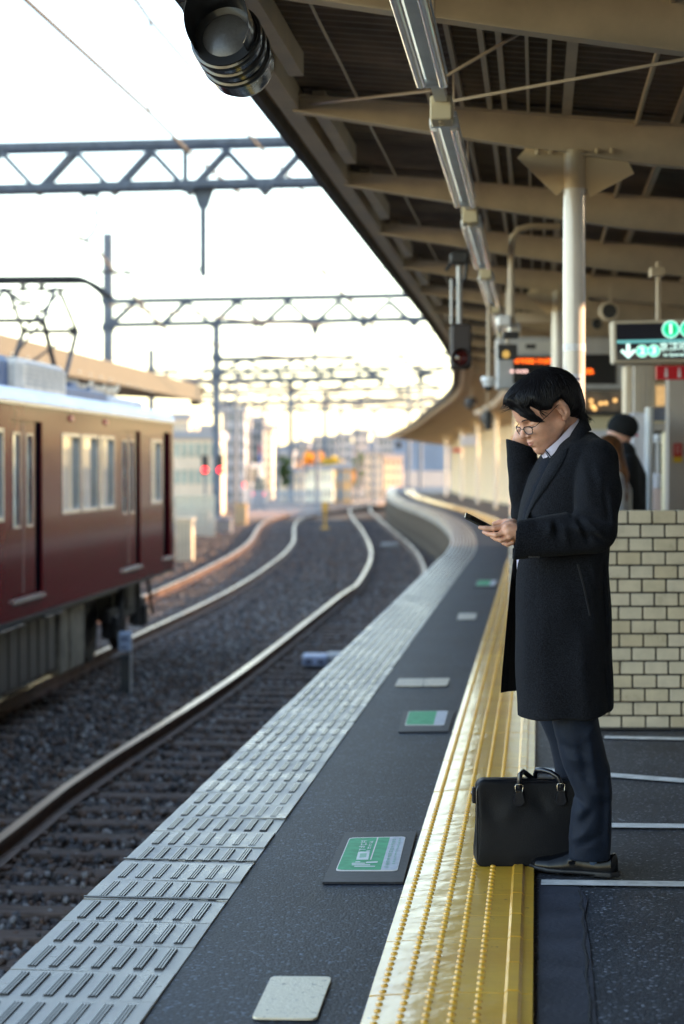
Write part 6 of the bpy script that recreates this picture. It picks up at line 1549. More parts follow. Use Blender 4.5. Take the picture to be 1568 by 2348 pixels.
def hairv(P):
    q = hl_(P); d = s_ell(q, (-.002, 0, .046), (.121, .091, .098)); d = su(d, s_ell(q, (.070, 0, .082), (.074, .074, .044)), .03)
    d = su(d, s_ell(q, (-.070, 0, -.010), (.042, .066, .062)), .04)
    hl = np.interp(q[..., 0], HL_A, HL_C) + np.where(q[..., 1] < 0, .006, 0.0)
    d = si(d, (hl - q[..., 2]) * .8, .006); d = su(d, FR(P), .010)
    w_ = np.sin(q[..., 1] * 330 + q[..., 0] * 90 + 4 * np.sin(q[..., 2] * 40)) * .0011; return d + w_
lo, hi = H0 - V3(.20, .15, .12), H0 + V3(.17, .14, .18)
Vh, Qh = nets(hairv, lo, hi, .0030)
rh = random.Random(12); locks = MB()
K = V3(-.020, .012, .15)
def hell(dirv, ex=0.0):       # point on the hair envelope in direction from its centre
    dirv = dirv / np.linalg.norm(dirv); c = V3(0, 0, .05); r = V3(.121 + ex, .090 + ex, .093 + ex); t = 1 / math.sqrt(((dirv / r) ** 2).sum()); return c + dirv * t
paths = []
def lock(end, w=.003, tip=None, k0=None, lift=.0012, spread=.02, free=2):
    k = (K if k0 is None else np.array(k0, float)) + V3(rh.uniform(-spread, spread), rh.uniform(-spread, spread) * .7, 0) - V3(0, 0, .05); e = np.array(end, float) - V3(0, 0, .05); pts = []
    for i in range(12):
        t = i / 11; dv = k / np.linalg.norm(k) * (1 - t) + e / np.linalg.norm(e) * t; p = hell(dv, .004)
        if tip is not None and i > 7: q = (i - 7) / 4; p = p * (1 - q) + np.array(tip, float) * q
        pts.append(p)
    paths.append((pts, w, lift + rh.uniform(-.0006, .0014), free if tip is not None else 0))
for i in range(330):     # near side, combed forward and down to the temple and over the ear
    t = rh.random(); a = -.035 + t * .125; lock((a, .085, np.interp(a, HL_A, HL_C) + rh.uniform(-.002, .010)), rh.uniform(.0014, .0028), spread=.045)
for i in range(240):     # back and nape
    t = rh.random(); lock((-.10 + .03 * t, rh.uniform(-.08, .085), -.05 + rh.uniform(-.015, .02)), rh.uniform(.0014, .0028), tip=(-.064 - .036 * rh.random(), rh.uniform(-.05, .080), -.070 - rh.uniform(0, .016)), spread=.04)
for i in range(420):     # top swept forward over the forehead
    b_ = rh.uniform(-.088, .085); lock((.10, b_, rh.uniform(.05, .085)), rh.uniform(.0014, .0028), spread=.05)
for i in range(70):      # front tips
    lock((.11, rh.uniform(-.08, .04), .075), rh.uniform(.0010, .0022), tip=(.134 + rh.uniform(-.012, .014), rh.uniform(-.075, .01), .064 + rh.uniform(-.008, .012)), free=1)
for i in range(16): lock((.09, .07, .04), .0012, tip=tuple(V3(.060, .078, .000) + np.array([rh.uniform(-.010, .012), 0, rh.uniform(-.004, .012)])), k0=(.06, .0, .14))
for i in range(18): lock((-.11, .03, -.03), .0009, tip=(-.100 + rh.uniform(-.012, .01), rh.uniform(-.02, .07), -.082 + rh.uniform(-.012, .02)), lift=.003)
for i in range(10): lock((.118, -.05, .08), .0009, tip=(.150 + rh.uniform(-.008, .006), rh.uniform(-.06, -.03), .070 + rh.uniform(-.004, .01)), lift=.003)
for i in range(30): lock((rh.uniform(-.1, .09), rh.uniform(-.03, .085), .03 + rh.uniform(0, .08)), .0006, lift=.004, spread=.06)
allp = np.array([hw(*p) for pts, *_ in paths for p in pts]); cen = hw(0, 0, .045)
outd = allp - cen; outd /= np.linalg.norm(outd, axis=1)[:, None]; lifts = np.repeat([l for _, _, l, _ in paths], 12)
mask = np.concatenate([[1.0 if i < 12 - f else 0.0 for i in range(12)] for *_, f in paths])
for _ in range(7): allp = allp - outd * ((np.clip(hairv(allp), -.02, .02) - lifts) * mask * .85)[:, None]
for j, (pts, w, l_f, f) in enumerate(paths):
    q = allp[j * 12:(j + 1) * 12]; locks.tube([Vector(p) for p in q], [w * s_ for s_ in (.4, .8, 1, 1, 1, 1, 1, .95, .85, .7, .45, .12)], 4)
for i in range(110):     # combed strands over the fringe
    w = rh.random(); A0, B0 = _fr, _fr2; pts = [Vector(a * w + b * (1 - w)) for a, b in zip(A0, B0)]
    st = Vector(hw(.045 + rh.uniform(-.03, .03), .04 + rh.uniform(-.03, .02), .125)); c = [st, (st + pts[0]) / 2] + [p + Vector((rh.uniform(-.003, .003), 0, rh.uniform(-.003, .003))) for p in pts]; c = curve_pts(c, 3)
    arr = np.array([tuple(v) for v in c]); od = arr - cen; od /= np.linalg.norm(od, axis=1)[:, None]
    for _ in range(6): arr = arr - od * ((np.clip(hairv(arr), -.02, .02) - .0014) * .85)[:, None]
    n_k = len(c); locks.tube([Vector(v) for v in arr], [.0021 * (1 - (k_ / n_k) ** 3) + .0003 for k_ in range(n_k)], 4)
ho = np_mesh('hair', [(Vh, Qh, 0)], [M_hair], man, 1)
lo_ = locks.build('hair_lock_mass', M_hair, ho, smooth='all'); lo_['kind'] = 'stuff'
# ---- glasses
gl = empty('eyeglasses_origin'); bpy.data.objects.remove(gl)
M_fr = mat('glasses_frame', (.012, .012, .018), .25, metal=.3); M_gls = mat('glasses_lens', (.55, .58, .58), .04, spec=.8); n_, l_, b_ = nodes(M_gls); b_.inputs['Alpha'].default_value = .13
def lensring(b0, s):
    pts = []
    for k in range(25):
        t = 2 * math.pi * k / 24; ct, st = math.cos(t), math.sin(t); x = math.copysign(abs(ct) ** .55, ct) * .0245; y = math.copysign(abs(st) ** .6, st) * .0135
        if y < 0: x *= .86
        pts.append(hw(.124 - .14 * abs(b0 + x) , b0 + x, -.020 + y + .03 * abs(x) * 0))
    return pts
gb = MB(); lens = []
for s in (-1, 1):
    pr = lensring(s * .033, s); gb.tube([Vector(p) for p in pr], .0018, 6, cap=False); lens.append(pr)
gb.tube([Vector(hw(.1235, -.010, -.014)), Vector(hw(.1275, 0, -.011)), Vector(hw(.1235, .010, -.014))], .0013, 6)
for s in (-1, 1): gb.tube([Vector(hw(.117, s * .056, -.013)), Vector(hw(.108, s * .072, -.010)), Vector(hw(.05, s * .080, .008)), Vector(hw(.0, s * .088, .028)), Vector(hw(-.018, s * .087, .018))], .0012, 6)
gl = gb.build('eyeglasses', M_fr, man, smooth=True)
for pr in lens: m = MB(); c = sum(pr[:-1]) / 24; m.add([Vector(c)] + [Vector(p) for p in pr[:-1]], [(0, i + 1, (i + 1) % 24 + 1) for i in range(24)]); m.build('lens', M_gls, gl, smooth='all')

# ---- overcoat
def px2x(px, Y): return W(px, 0, Y).x
def zof(py, Y=6.75): return W(0, py, Y).z
YN, YF = 6.625, 7.085
def row(py, xl, xr, yn=YN, yf=YF): return (zof(py), px2x(xl, 6.74), px2x(xr, 6.74), yn, yf)
ROWS = [row(1640, 1180, 1417, 6.60, 7.10), row(1550, 1178, 1415, 6.60, 7.10), row(1400, 1176, 1411, 6.61, 7.09), row(1300, 1178, 1406, 6.62, 7.08), row(1230, 1188, 1410, 6.63, 7.07), row(1150, 1206, 1419, 6.62, 7.08),
        row(1090, 1226, 1414, 6.61, 7.09), row(1050, 1246, 1402, 6.63, 7.07), row(1020, 1268, 1388, 6.66, 7.03), row(992, 1290, 1368, 6.74, 6.96)]
def fold(P, a, b, w, A, d):    # ridge (A>0 raises the cloth) along a line
    a = np.asarray(a, float); b = np.asarray(b, float); ba = b - a; ba[1] = 0; h = np.clip(((P - a) @ ba) / (ba @ ba), 0, 1); q = P - a - h[..., None] * ba; q = np.hypot(q[..., 0], q[..., 2])
    return d - A * np.exp(-(q / w) ** 2) * np.sin(np.pi * np.clip(h * .9 + .05, 0, 1)) ** .5
def torso(P):
    d = stack(P, ROWS, 2.5, .006)
    d = su(d, s_round(P, wn(1352, 1048, 6.70), wn(1340, 1048, 7.02), .068, .068), .05)
    # open front below the chest
    return d
def coat_main(P):
    d = torso(P); z = P[..., 2]
    inner = stack(P, [(r[0] - (.05 if i == 0 else 0), r[1] + .022, r[2] - .024, r[3] + .022, r[4] - .022) for i, r in enumerate(ROWS[:6])], 2.5, .004)
    # hollow skirt
    d = np.where(z < zof(1215), ss(d, inner, .003), d)
    # cut the front opening (towards -x, between the two flaps) and the V of the chest
    cut = s_box(P, (px2x(1170, 6.8), 6.935, zof(1450)), (.12, .20, abs(zof(1450) - zof(1215))), .01)
    d = ss(d, cut, .004)
    hem = P[..., 2] - (zof(1642) + .030 * np.clip((P[..., 0] - px2x(1300, 6.7)) / .17, 0, 1) ** 2); d = si(d, -hem, .003)
    # folds and drape
    d = fold(P, wn(1345, 1300, 6.62), wn(1372, 1460, 6.60), .030, .008, d); d = fold(P, wn(1372, 1330, 6.64), wn(1398, 1520, 6.66), .018, -.008, d); d = fold(P, wn(1362, 1260, 6.62), wn(1395, 1380, 6.62), .014, .006, d)
    d = fold(P, wn(1392, 1440, 6.66), wn(1405, 1640, 6.70), .016, .006, d); d = fold(P, wn(1240, 1300, 6.6), wn(1235, 1640, 6.6), .05, .004, d); d = fold(P, wn(1300, 1420, 6.6), wn(1306, 1640, 6.6), .04, -.004, d)
    for (x0, y0), (x1, y1), w, A in (((1396, 1290), (1404, 1480), .010, .007), ((1384, 1300), (1396, 1430), .008, -.007), ((1355, 1285), (1392, 1420), .012, .007), ((1390, 1480), (1398, 1630), .012, -.006), ((1210, 1290), (1204, 1630), .02, .004), ((1262, 1300), (1270, 1600), .03, -.003), ((1330, 1450), (1345, 1640), .026, .005), ((1375, 1060), (1404, 1140), .016, .005)): d = fold(P, wn(x0, y0, 6.62), wn(x1, y1, 6.62), w, A, d)
    d = d + .0012 * np.sin(P[..., 0] * 38 + P[..., 2] * 9) + .0012 * np.sin(P[..., 2] * 23 - P[..., 0] * 31)
    return d
def arm_near(P):
    sh, el, wr = wn(1366, 1056, 6.675), wn(1366, 1214, 6.585), wn(1200, 1236, 6.565)
    d = chain(P, [sh, wn(1368, 1130, 6.615), el], [.076, .077, .068], .03)
    # forearm: tall narrow section reaching the cuff
    a, b = el, wr; ba = b - a; h = np.clip(((P - a) @ ba) / (ba @ ba), 0, 1.12); q = P - a - h[..., None] * ba; rz = .074 + (.0655 - .074) * h; ry = .066 + (.043 - .066) * h
    e = np.sqrt((q[..., 2] / rz) ** 2 + (q[..., 1] / ry) ** 2 + (q[..., 0] / .055) ** 2); fa = (e - 1) * .05
    d = su(d, fa, .03); cutx = px2x(1181, 6.56) + (P[..., 2] - zof(1234, 6.56)) * .10; d = si(d, cutx - P[..., 0], .004)
    d = ss(d, s_ell(P, wn(1178, 1234, 6.565), (.035, .036, .058)), .003)
    Fo = [((1322, 1100), (1314, 1185), .010, -.008), ((1325, 1192), (1350, 1240), .010, -.010), ((1340, 1188), (1380, 1230), .010, .008), ((1318, 1195), (1335, 1225), .012, .008), ((1330, 1180), (1390, 1195), .012, -.007), ((1395, 1120), (1408, 1215), .014, .006),
          ((1385, 1110), (1398, 1190), .012, -.006), ((1272, 1200), (1278, 1228), .011, -.008), ((1262, 1198), (1258, 1225), .012, .007), ((1290, 1203), (1300, 1245), .012, .006), ((1350, 1215), (1395, 1250), .012, -.007), ((1230, 1196), (1226, 1215), .014, -.004),
          ((1340, 1060), (1350, 1150), .020, .006), ((1372, 1065), (1385, 1130), .016, .005), ((1240, 1262), (1350, 1262), .018, .004), ((1300, 1206), (1370, 1222), .010, .007)]
    for (x0, y0), (x1, y1), w, A in Fo: 
        for Yq in (6.53,): d = fold(P, wn(x0, y0, Yq), wn(x1, y1, Yq), w * .95, A * 1.5, d)
    return d
def arm_far(P):
    d = chain(P, [wn(1330, 1058, 7.02), wn(1275, 1135, 7.08), wn(1215, 1178, 7.04)], [.072, .068, .056], .03)
    a, b = wn(1209, 1170, 7.03), wn(1194, 1018, 6.985); ba = b - a; h = np.clip(((P - a) @ ba) / (ba @ ba), -.05, 1.3); q = P - a - h[..., None] * ba
    rx = .058 + (.0515 - .058) * h; e = np.sqrt((q[..., 0] / rx) ** 2 + (q[..., 1] / .048) ** 2 + (np.maximum(0, -h - 0.0) * 0) ) ; fa = (e - 1) * .045
    fa = si(fa, zof(1192, 7) - P[..., 2], .02)
    ctop = zof(1016, 6.98) + (P[..., 0] - px2x(1194, 6.98)) * -.36; fa = si(fa, P[..., 2] - ctop, .003)
    fa = ss(fa, s_ell(P, wn(1194, 1010, 6.985), (.043, .038, .055)), .002)
    d = su(d, fa, .025)
    for (x0, y0), (x1, y1), w, A in (((1172, 1120), (1215, 1150), .02, .005), ((1180, 1160), (1225, 1120), .018, -.005), ((1165, 1060), (1200, 1080), .02, .003)): d = fold(P, wn(x0, y0, 6.98), wn(x1, y1, 6.98), w, A, d)
    return d
def coat(P): return su(su(coat_main(P), arm_near(P), .004), arm_far(P), .008)
np_mesh('overcoat', [(*nets(coat, (px2x(1140, 6.9), 6.46, zof(1650) - .01), (px2x(1440, 6.6), 7.18, zof(960)), .0050), 0)], [M_coat], man, 1)
body_s = lambda P: np.minimum(torso(P), 1e9)
full = coat
# far flap swinging forward, its dark lining towards the camera
m = MB(); nr_, nc_ = 16, 6
rowsF = [(1262, 1178), (1300, 1174), (1346, 1169), (1420, 1162), (1496, 1155), (1550, 1150), (1586, 1147.5)]
for lay in (0, 1):
    for j in range(nr_):
        t = j / (nr_ - 1); py = 1262 + t * (1586 - 1262); xe = np.interp(py, [r[0] for r in rowsF], [r[1] for r in rowsF])
        for i in range(nc_):
            s = i / (nc_ - 1); X = xe + s * (1230 - xe); Y = 6.90 + .10 * s ** .7 + (.012 * lay) - (.02 * (1 - s) ** 2)
            pyy = py - (6 * s if j == nr_ - 1 else 0) + (0 if s > .12 or j < nr_ - 1 else 2); m.v.append(tuple(W(X, pyy, Y)))
n = nr_ * nc_
for lay in (0, 1):
    for j in range(nr_ - 1):
        for i in range(nc_ - 1): a = lay * n + j * nc_ + i; m.f.append((a, a + 1, a + nc_ + 1, a + nc_)); m.m.append(0 if lay == 0 and i > 0 else 1)
bd = [j * nc_ for j in range(nr_)]
for a, b in zip(bd[:-1], bd[1:]): m.f.append((a, b, n + b, n + a)); m.m.append(1)
bd = [(nr_ - 1) * nc_ + i for i in range(nc_)]
for a, b in zip(bd[:-1], bd[1:]): m.f.append((a, b, n + b, n + a)); m.m.append(1)
m.build('coat_flap', [M_lin, M_coat], man, smooth=True)
# shirt, jacket front, belt seen in the opening
def inn(P): return stack(P, [(zof(1700), *WR(1189, 1380, 6.86), 6.72, 7.02), (zof(1420), *WR(1189, 1380, 6.86), 6.70, 7.02), (zof(1345), *WR(1188, 1380, 6.86), 6.69, 7.02), (zof(1200), *WR(1187, 1380, 6.86), 6.69, 7.02)], 2.6, .01)
sdf_obj('waistband_trousers', inn, (px2x(1180, 6.9), 6.66, zof(1600)), (px2x(1392, 6.8), 7.06, zof(1331)), .007, M_trou, man)
def inn2(P): return stack(P, [(zof(1335), *WR(1189, 1378, 6.86), 6.70, 7.01), (zof(1270), *WR(1187, 1378, 6.86), 6.70, 7.01), (zof(1180), *WR(1205, 1378, 6.86), 6.68, 7.02), (zof(1100), *WR(1222, 1375, 6.86), 6.68, 7.03), (zof(1045), *WR(1250, 1370, 6.86), 6.72, 6.98), (zof(1015), *WR(1272, 1360, 6.86), 6.77, 6.93)], 2.4, .01)
sdf_obj('shirt', inn2, (px2x(1180, 6.9), 6.64, zof(1340)), (px2x(1390, 6.8), 7.06, zof(1005)), .006, M_shirt, man)
m = MB(); a = W(1184, 1350, 6.84); m.box(a.x, 6.78, W(0, 1348, 6.82).z, a.x + .03, 6.90, W(0, 1322, 6.82).z, bev=.004); be = m.build('belt', M_leath, man); m = MB(); m.box(a.x - .003, 6.79, W(0, 1350, 6.82).z, a.x + .004, 6.83, W(0, 1320, 6.82).z, bev=.002); m.build('buckle', mat('buckle_steel', (.4, .4, .42), .25, metal=1), man)
# jacket / waistcoat front under the lapel
def body_or(P): return torso(P)
cloth('jacket_front', [[(1241, 1042), (1226, 1075), (1212, 1110), (1203, 1150), (1196, 1192)], [(1262, 1060), (1250, 1090), (1232, 1125), (1218, 1160), (1206, 1195)]], torso, 6.5, 7.0, .000, .006, M_jack, man, 8, 18)
# lapel and collar
cloth('lapel', [[(1266, 1047), (1252, 1072), (1236, 1104), (1220, 1140), (1207, 1172), (1201, 1194)], [(1301, 1026), (1296, 1046), (1279, 1078), (1252, 1118), (1226, 1154), (1203.5, 1196)]], coat, 6.45, 7.0, .002, .009, M_coat, man, 12, 30)
# shirt collar standing round the neck
def scol(P):
    c0_, c1_ = wn(1322, 972, 6.835), wn(1258, 1040, 6.80)
    return P
m = MB()
def band(name, A, B, thick, mt, n=14, mid=0.0):     # A,B: lists of (px,py,Y): a curved strip with thickness away from the camera
    m = MB()
    def rs(pl, n):
        pl = [np.array(p, float) for p in pl]; L = [0]
        for a, b in zip(pl[:-1], pl[1:]): L.append(L[-1] + np.linalg.norm((b - a)[:2]))
        return [np.array([np.interp(L[-1] * i / (n - 1), L, [p[q] for p in pl]) for q in range(3)]) for i in range(n)]
    a_, b_ = rs(A, n), rs(B, n); k = 6
    for lay in (0, 1):
        for i in range(n):
            for j in range(k):
                t = j / (k - 1); p = a_[i] * (1 - t) + b_[i] * t; p = p.copy(); p[2] += lay * thick - mid * math.sin(math.pi * t); m.v.append(tuple(W(*p)))
    N = n * k
    for i in range(n - 1):
        for j in range(k - 1): a = i * k + j; m.f += [(a, a + 1, a + k + 1, a + k), (N + a, N + a + k, N + a + k + 1, N + a + 1)]; m.m += [0, 0]
    bd = [i * k for i in range(n)] + [(n - 1) * k + j for j in range(1, k)] + [i * k + k - 1 for i in range(n - 2, -1, -1)] + [j for j in range(k - 2, 0, -1)]
    for a, b in zip(bd, bd[1:] + bd[:1]): m.f.append((a, b, N + b, N + a)); m.m.append(0)
    return m.build(name, mt, man, smooth=True)
band('shirt_collar', [(1324, 956, 6.765), (1305, 979, 6.735), (1282, 1005, 6.715), (1262, 1023, 6.71), (1250, 1033, 6.715)], [(1330, 972, 6.75), (1312, 998, 6.715), (1294, 1024, 6.70), (1277, 1046, 6.695), (1264, 1055, 6.70)], .008, M_shirt, 14, .006)
band('shirt_collar', [(1249, 1036, 6.735), (1245, 1040, 6.75), (1241, 1044, 6.77)], [(1262, 1056, 6.715), (1258, 1062, 6.72), (1255, 1067, 6.73)], .008, M_shirt, 8, .002)
band('collar_band', [(1249, 1031, 6.70), (1254, 1038, 6.70), (1264, 1052, 6.695)], [(1251.5, 1030, 6.70), (1256.5, 1037, 6.70), (1266.5, 1051, 6.695)], .004, M_jack, 8)
band('overcoat_collar', [(1338, 944, 6.80), (1329, 962, 6.745), (1310, 992, 6.705), (1294, 1022, 6.688), (1280, 1044, 6.68), (1268, 1056, 6.682)], [(1356, 984, 6.77), (1346, 992, 6.70), (1330, 1006, 6.664), (1312, 1024, 6.652), (1301, 1036, 6.650), (1288, 1058, 6.66)], .014, M_coat, 20, .010)
band('overcoat_collar', [(1340, 946, 6.80), (1344, 950, 6.86), (1338, 955, 6.94)], [(1356, 984, 6.77), (1356, 987, 6.86), (1344, 990, 6.95)], .012, M_coat, 10, .0)
# pocket welt, sleeve buttons
M_line = mat('seam_thread', (.022, .024, .030), .8)
def seam(pts, name, r=.0012, mt=M_line, f=coat, n=14, out=.001):
    m = MB(); P = []
    for i in range(n):
        t = i / (n - 1) * (len(pts) - 1); k = min(int(t), len(pts) - 2); q = np.array(pts[k]) * (1 - t + k) + np.array(pts[k + 1]) * (t - k); y = march(f, q[0], q[1], 6.42, 7.0)
        if y: P.append(W(q[0], q[1], y - out))
    m.tube(P, r, 6); return m.build(name, mt, man, smooth=True)
seam([(1323, 1293), (1338, 1350), (1351, 1411)], 'pocket_edge'); seam([(1326, 1293), (1341, 1350), (1353.5, 1411)], 'pocket_slit', .0016, M_lin)
for x in (1214.5, 1221, 1228, 1234):
    y = march(coat, x, 1276, 6.42, 7.0)
    if y: p = W(x, 1276, y - .001); m = MB(); m.lathe([(0, -.002), (.0042, -.002), (.0048, 0), (.0048, .002)], p, (0, 1, 0), 12); m.build('sleeve_button', mat('button_dark', (.03, .03, .032), .3), man, smooth=True)
# ---- trousers
def legs(P):
    Yn = 6.725
    near = stack(P, [(z_(1974, 6.70), *WR(1312, 1408, 6.70), 6.675, 6.795), (z_(1900, 6.7), *WR(1313, 1409, 6.70), 6.66, 6.80), (z_(1850, 6.7), *WR(1323, 1409, 6.70), 6.655, 6.80), (z_(1810, 6.7), *WR(1320, 1409, 6.70), 6.65, 6.80), (z_(1760, 6.7), *WR(1298, 1404, 6.7), 6.65, 6.81), (z_(1700, 6.7), *WR(1282, 1390, 6.7), 6.64, 6.83), (z_(1640, 6.7), *WR(1270, 1376, 6.7), 6.64, 6.85), (z_(1560, 6.7), *WR(1230, 1370, 6.7), 6.66, 6.86), (z_(1450, 6.7), *WR(1215, 1375, 6.75), 6.70, 6.88)], 2.3, .01)
    far = stack(P, [(z_(1950, 7.0), *WR(1276, 1362, 7.0), 6.975, 7.09), (z_(1860, 7), *WR(1284, 1368, 7.0), 6.96, 7.10), (z_(1780, 7), *WR(1279, 1372, 7), 6.93, 7.09), (z_(1740, 7), *WR(1272, 1368, 7), 6.92, 7.08), (z_(1700, 7), *WR(1262, 1362, 7), 6.90, 7.07), (z_(1640, 7), *WR(1235, 1355, 7), 6.88, 7.07), (z_(1560, 7), *WR(1212, 1360, 7), 6.87, 7.06), (z_(1450, 7), *WR(1200, 1365, 7), 6.85, 7.05)], 2.3, .01)
    for (x0, y0), (x1, y1), w, A in (((1316, 1930), (1350, 1905), .012, .008), ((1330, 1945), (1380, 1915), .011, -.008), ((1316, 1820), (1342, 1850), .010, -.007), ((1352, 1690), (1366, 1800), .012, .006), ((1330, 1700), (1345, 1790), .012, -.006), ((1318, 1875), (1345, 1850), .022, .010), ((1335, 1890), (1360, 1855), .016, -.007), ((1400, 1760), (1398, 1950), .012, .006), ((1385, 1780), (1380, 1950), .016, -.006), ((1285, 1705), (1330, 1725), .014, -.006), ((1300, 1740), (1350, 1745), .014, .006), ((1318, 1765), (1352, 1790), .014, -.006), ((1340, 1690), (1372, 1650), .016, .007), ((1370, 1835), (1402, 1850), .014, -.007), ((1365, 1815), (1400, 1828), .013, .006), ((1330, 1940), (1395, 1945), .012, .004)):
        near = fold(P, wn(x0, y0, 6.655), wn(x1, y1, 6.655), w, A, near)
    return su(near, far, .01)
def z_(py, Y): return W(0, py, Y).z
sdf_obj('trousers', legs, (px2x(1190, 7.0), 6.60, .06), (px2x(1425, 6.7), 7.14, z_(1440, 6.8)), .0050, M_trou, man)
# ---- shoes: box-toed loafers
def shoe(name, dx, dy):
    A = V3(px2x(1400, 6.745) + dx, 6.745 + dy, 0); B = V3(px2x(1212, 6.86) + dx, 6.86 + dy, 0); t = (B - A) / np.linalg.norm(B - A); s = V3(-t[1], t[0], 0) * -1; L_ = np.linalg.norm(B - A)
    Mx = np.stack([t, s, V3(0, 0, 1)])
    def loc(P): return (P - A) @ Mx.T
    def half(u): return np.interp(u, [-.035, -.02, .02, .08, .15, .20, .25, .275], [.010, .028, .034, .034, .046, .046, .032, .012])
    def up(P):
        q = loc(P); u = q[..., 0]; h = np.interp(u, [-.035, -.02, .03, .08, .105, .15, .20, .25, .278], [.072, .084, .076, .082, .092, .072, .055, .047, .032]); w = half(u) + .001
        e = ((np.abs(q[..., 1]) / np.maximum(w, .004)) ** 2.2 + (np.maximum(0, q[..., 2] - .018) / np.maximum(h - .018, .004)) ** 2.4) ** (1 / 2.3); d = (e - 1) * .02
        d = si(d, .012 - q[..., 2], .003); d = si(d, u - .282, .006); d = si(d, -.034 - u, .008)
        op = s_ell(q, (.022, 0, .088), (.045, .024, .030)); d = ss(d, op, .003)
        d = su(d, s_round(q, (.118, -.034, .050), (.118, .034, .050), .006, .006) + .0, .01); return d
    def so(P):
        q = loc(P); u = q[..., 0]; w = half(u) + .006; d = np.abs(q[..., 1]) - w; d = si(d, u - .288, .01); d = si(d, -.042 - u, .01)
        toe = np.interp(u, [.0, .2, .288], [0, 0, .006]); hh = np.where(u < .035, 0.0, .006) + toe; d = si(d, q[..., 2] - (.019 + toe), .002); return si(d, hh - q[..., 2], .002)
    lo = np.minimum(A, B) - .07; hi = np.maximum(A, B) + .07; lo[2] = -.006; hi[2] = .11
    o = sdf_obj(name, up, lo, hi, .0028, M_leath, man); sdf_obj('sole', so, lo, hi, .0028, mat('sole_rubber', (.012, .012, .014), .5), o)
    c = A + t * .045; m = MB(); m.lathe([(.034, .04), (.036, .09), (.034, .15), (.0, .15)], tuple(c), (0, 0, 1), 20); m.build('sock', mat('navy_sock', (.015, .045, .11), .35, sheen=.3), o, smooth=True)
    q = A + t * .10; m = MB(); m.lathe([(.0, .026), (.024, .022), (.036, .0), (.030, -.03)], tuple(q + V3(0, 0, .066)), (t[0] * .3, t[1] * .3, 1), 20); m.build('sock', mat('navy_sock', (.015, .045, .11), .35, sheen=.3), o, smooth=True)
    return o
shoe('shoe', 0, 0); shoe('shoe', -.045, .255)
# ---- phone
ph = empty('phone', wn(1095, 1195, 6.6), 'slim black smartphone tilted in the man\'s left hand', 'phone')
a0 = V3(*W(1066, 1186, 6.60)); Lx = V3(.885, 0, -.465); Lx /= np.linalg.norm(Lx); Wx = V3(.034, .062, -.003); Wx /= np.linalg.norm(Wx); Nx = np.cross(Lx, Wx); Nx /= np.linalg.norm(Nx); Wx = np.cross(Nx, Lx)
Mp = Matrix(((Lx[0], Wx[0], Nx[0], a0[0]), (Lx[1], Wx[1], Nx[1], a0[1]), (Lx[2], Wx[2], Nx[2], a0[2]), (0, 0, 0, 1)))
def pbox(x0, y0, z0, x1, y1, z1, nm, mt, bev=.0): m = MB(); m.box(x0, y0, z0, x1, y1, z1, 0, bev, Mp); return m.build(nm, mt, ph, smooth=True)
pbox(0, 0, -.0045, .138, .068, .0035, 'case', mat('phone_black', (.010, .014, .018), .18, coat=.6), .0022)
pbox(.003, .003, .0036, .135, .065, .0040, 'screen', mat('phone_glass', (.006, .006, .007), .05, coat=1)); pbox(-.0006, .006, -.003, .001, .062, .002, 'rim', mat('phone_rim', (.35, .45, .55), .2, metal=1))
# ---- briefcase standing on the paving
bg = empty('briefcase', (W(1205, 0, 6.9).x, 6.9, 0), 'black soft leather briefcase with two handles standing on the yellow paving by the shoes', 'bag')
M_bag = mat('bag_nylon', (.0030, .0035, .0055), .5, var=.25, vscale=4, bump=.35, bscale=300, spec=.25); M_bagl = mat('bag_leather', (.004, .0045, .008), .28, coat=.3, bump=.15, bscale=90)
x0, x1 = W(1093, 0, 6.86).x, W(1342, 0, 6.86).x; z0b, z1b = .006, W(0, 1789, 6.86).z; cxb, czb = (x0 + x1) / 2, (z0b + z1b) / 2
def bag(P):
    q = P - V3(cxb, 6.905, czb); hx = (x1 - x0) / 2; hz = (z1b - z0b) / 2; tz = np.clip((q[..., 2] + hz) / (2 * hz), 0, 1)
    hy = np.interp(tz, [0, .15, .6, 1], [.066, .068, .060, .046]); X = q[..., 0] + .004 * np.sin(tz * 6)
    r = .032; a = np.abs(np.stack([X, q[..., 2]], -1)) - (np.array([hx, hz]) - r); d2 = np.linalg.norm(np.maximum(a, 0), axis=-1) + np.minimum(a.max(-1), 0) - r
    d = si(d2, np.abs(q[..., 1]) - hy, .014); d = d - .004 * np.sin(X * 17 + 1) * np.sin(tz * 4) * (q[..., 1] < 0)
    d = fold(P, (cxb - hx + .03, 6.84, z1b - .05), (cxb - hx + .07, 6.84, z1b - .14), .03, -.005, d); d = fold(P, (cxb + .02, 6.84, z1b - .05), (cxb + .06, 6.84, z1b - .11), .025, -.005, d); d = fold(P, (cxb - .05, 6.84, z1b - .06), (cxb - .08, 6.84, z1b - .13), .03, .004, d)
    d = fold(P, (x0 - .002, 6.90, z0b + .19), (x0 - .002, 6.91, z0b + .06), .03, -.006, d); return d
sdf_obj('bag_body', bag, (x0 - .02, 6.82, -.002), (x1 + .02, 7.0, z1b + .015), .0042, M_bag, bg)
def rrect(ya, ins, n=9):
    pts = []; hx = (x1 - x0) / 2 - ins; hz = (z1b - z0b) / 2 - ins; r = .034
    for (sx, sz, a0_) in ((1, 1, 0), (-1, 1, 90), (-1, -1, 180), (1, -1, 270)):
        for k in range(n): a = R(a0_ + 90 * k / (n - 1)); pts.append(Vector((cxb + sx * (hx - r) + r * math.cos(a), 0, czb + sz * (hz - r) + r * math.sin(a))))
    return pts
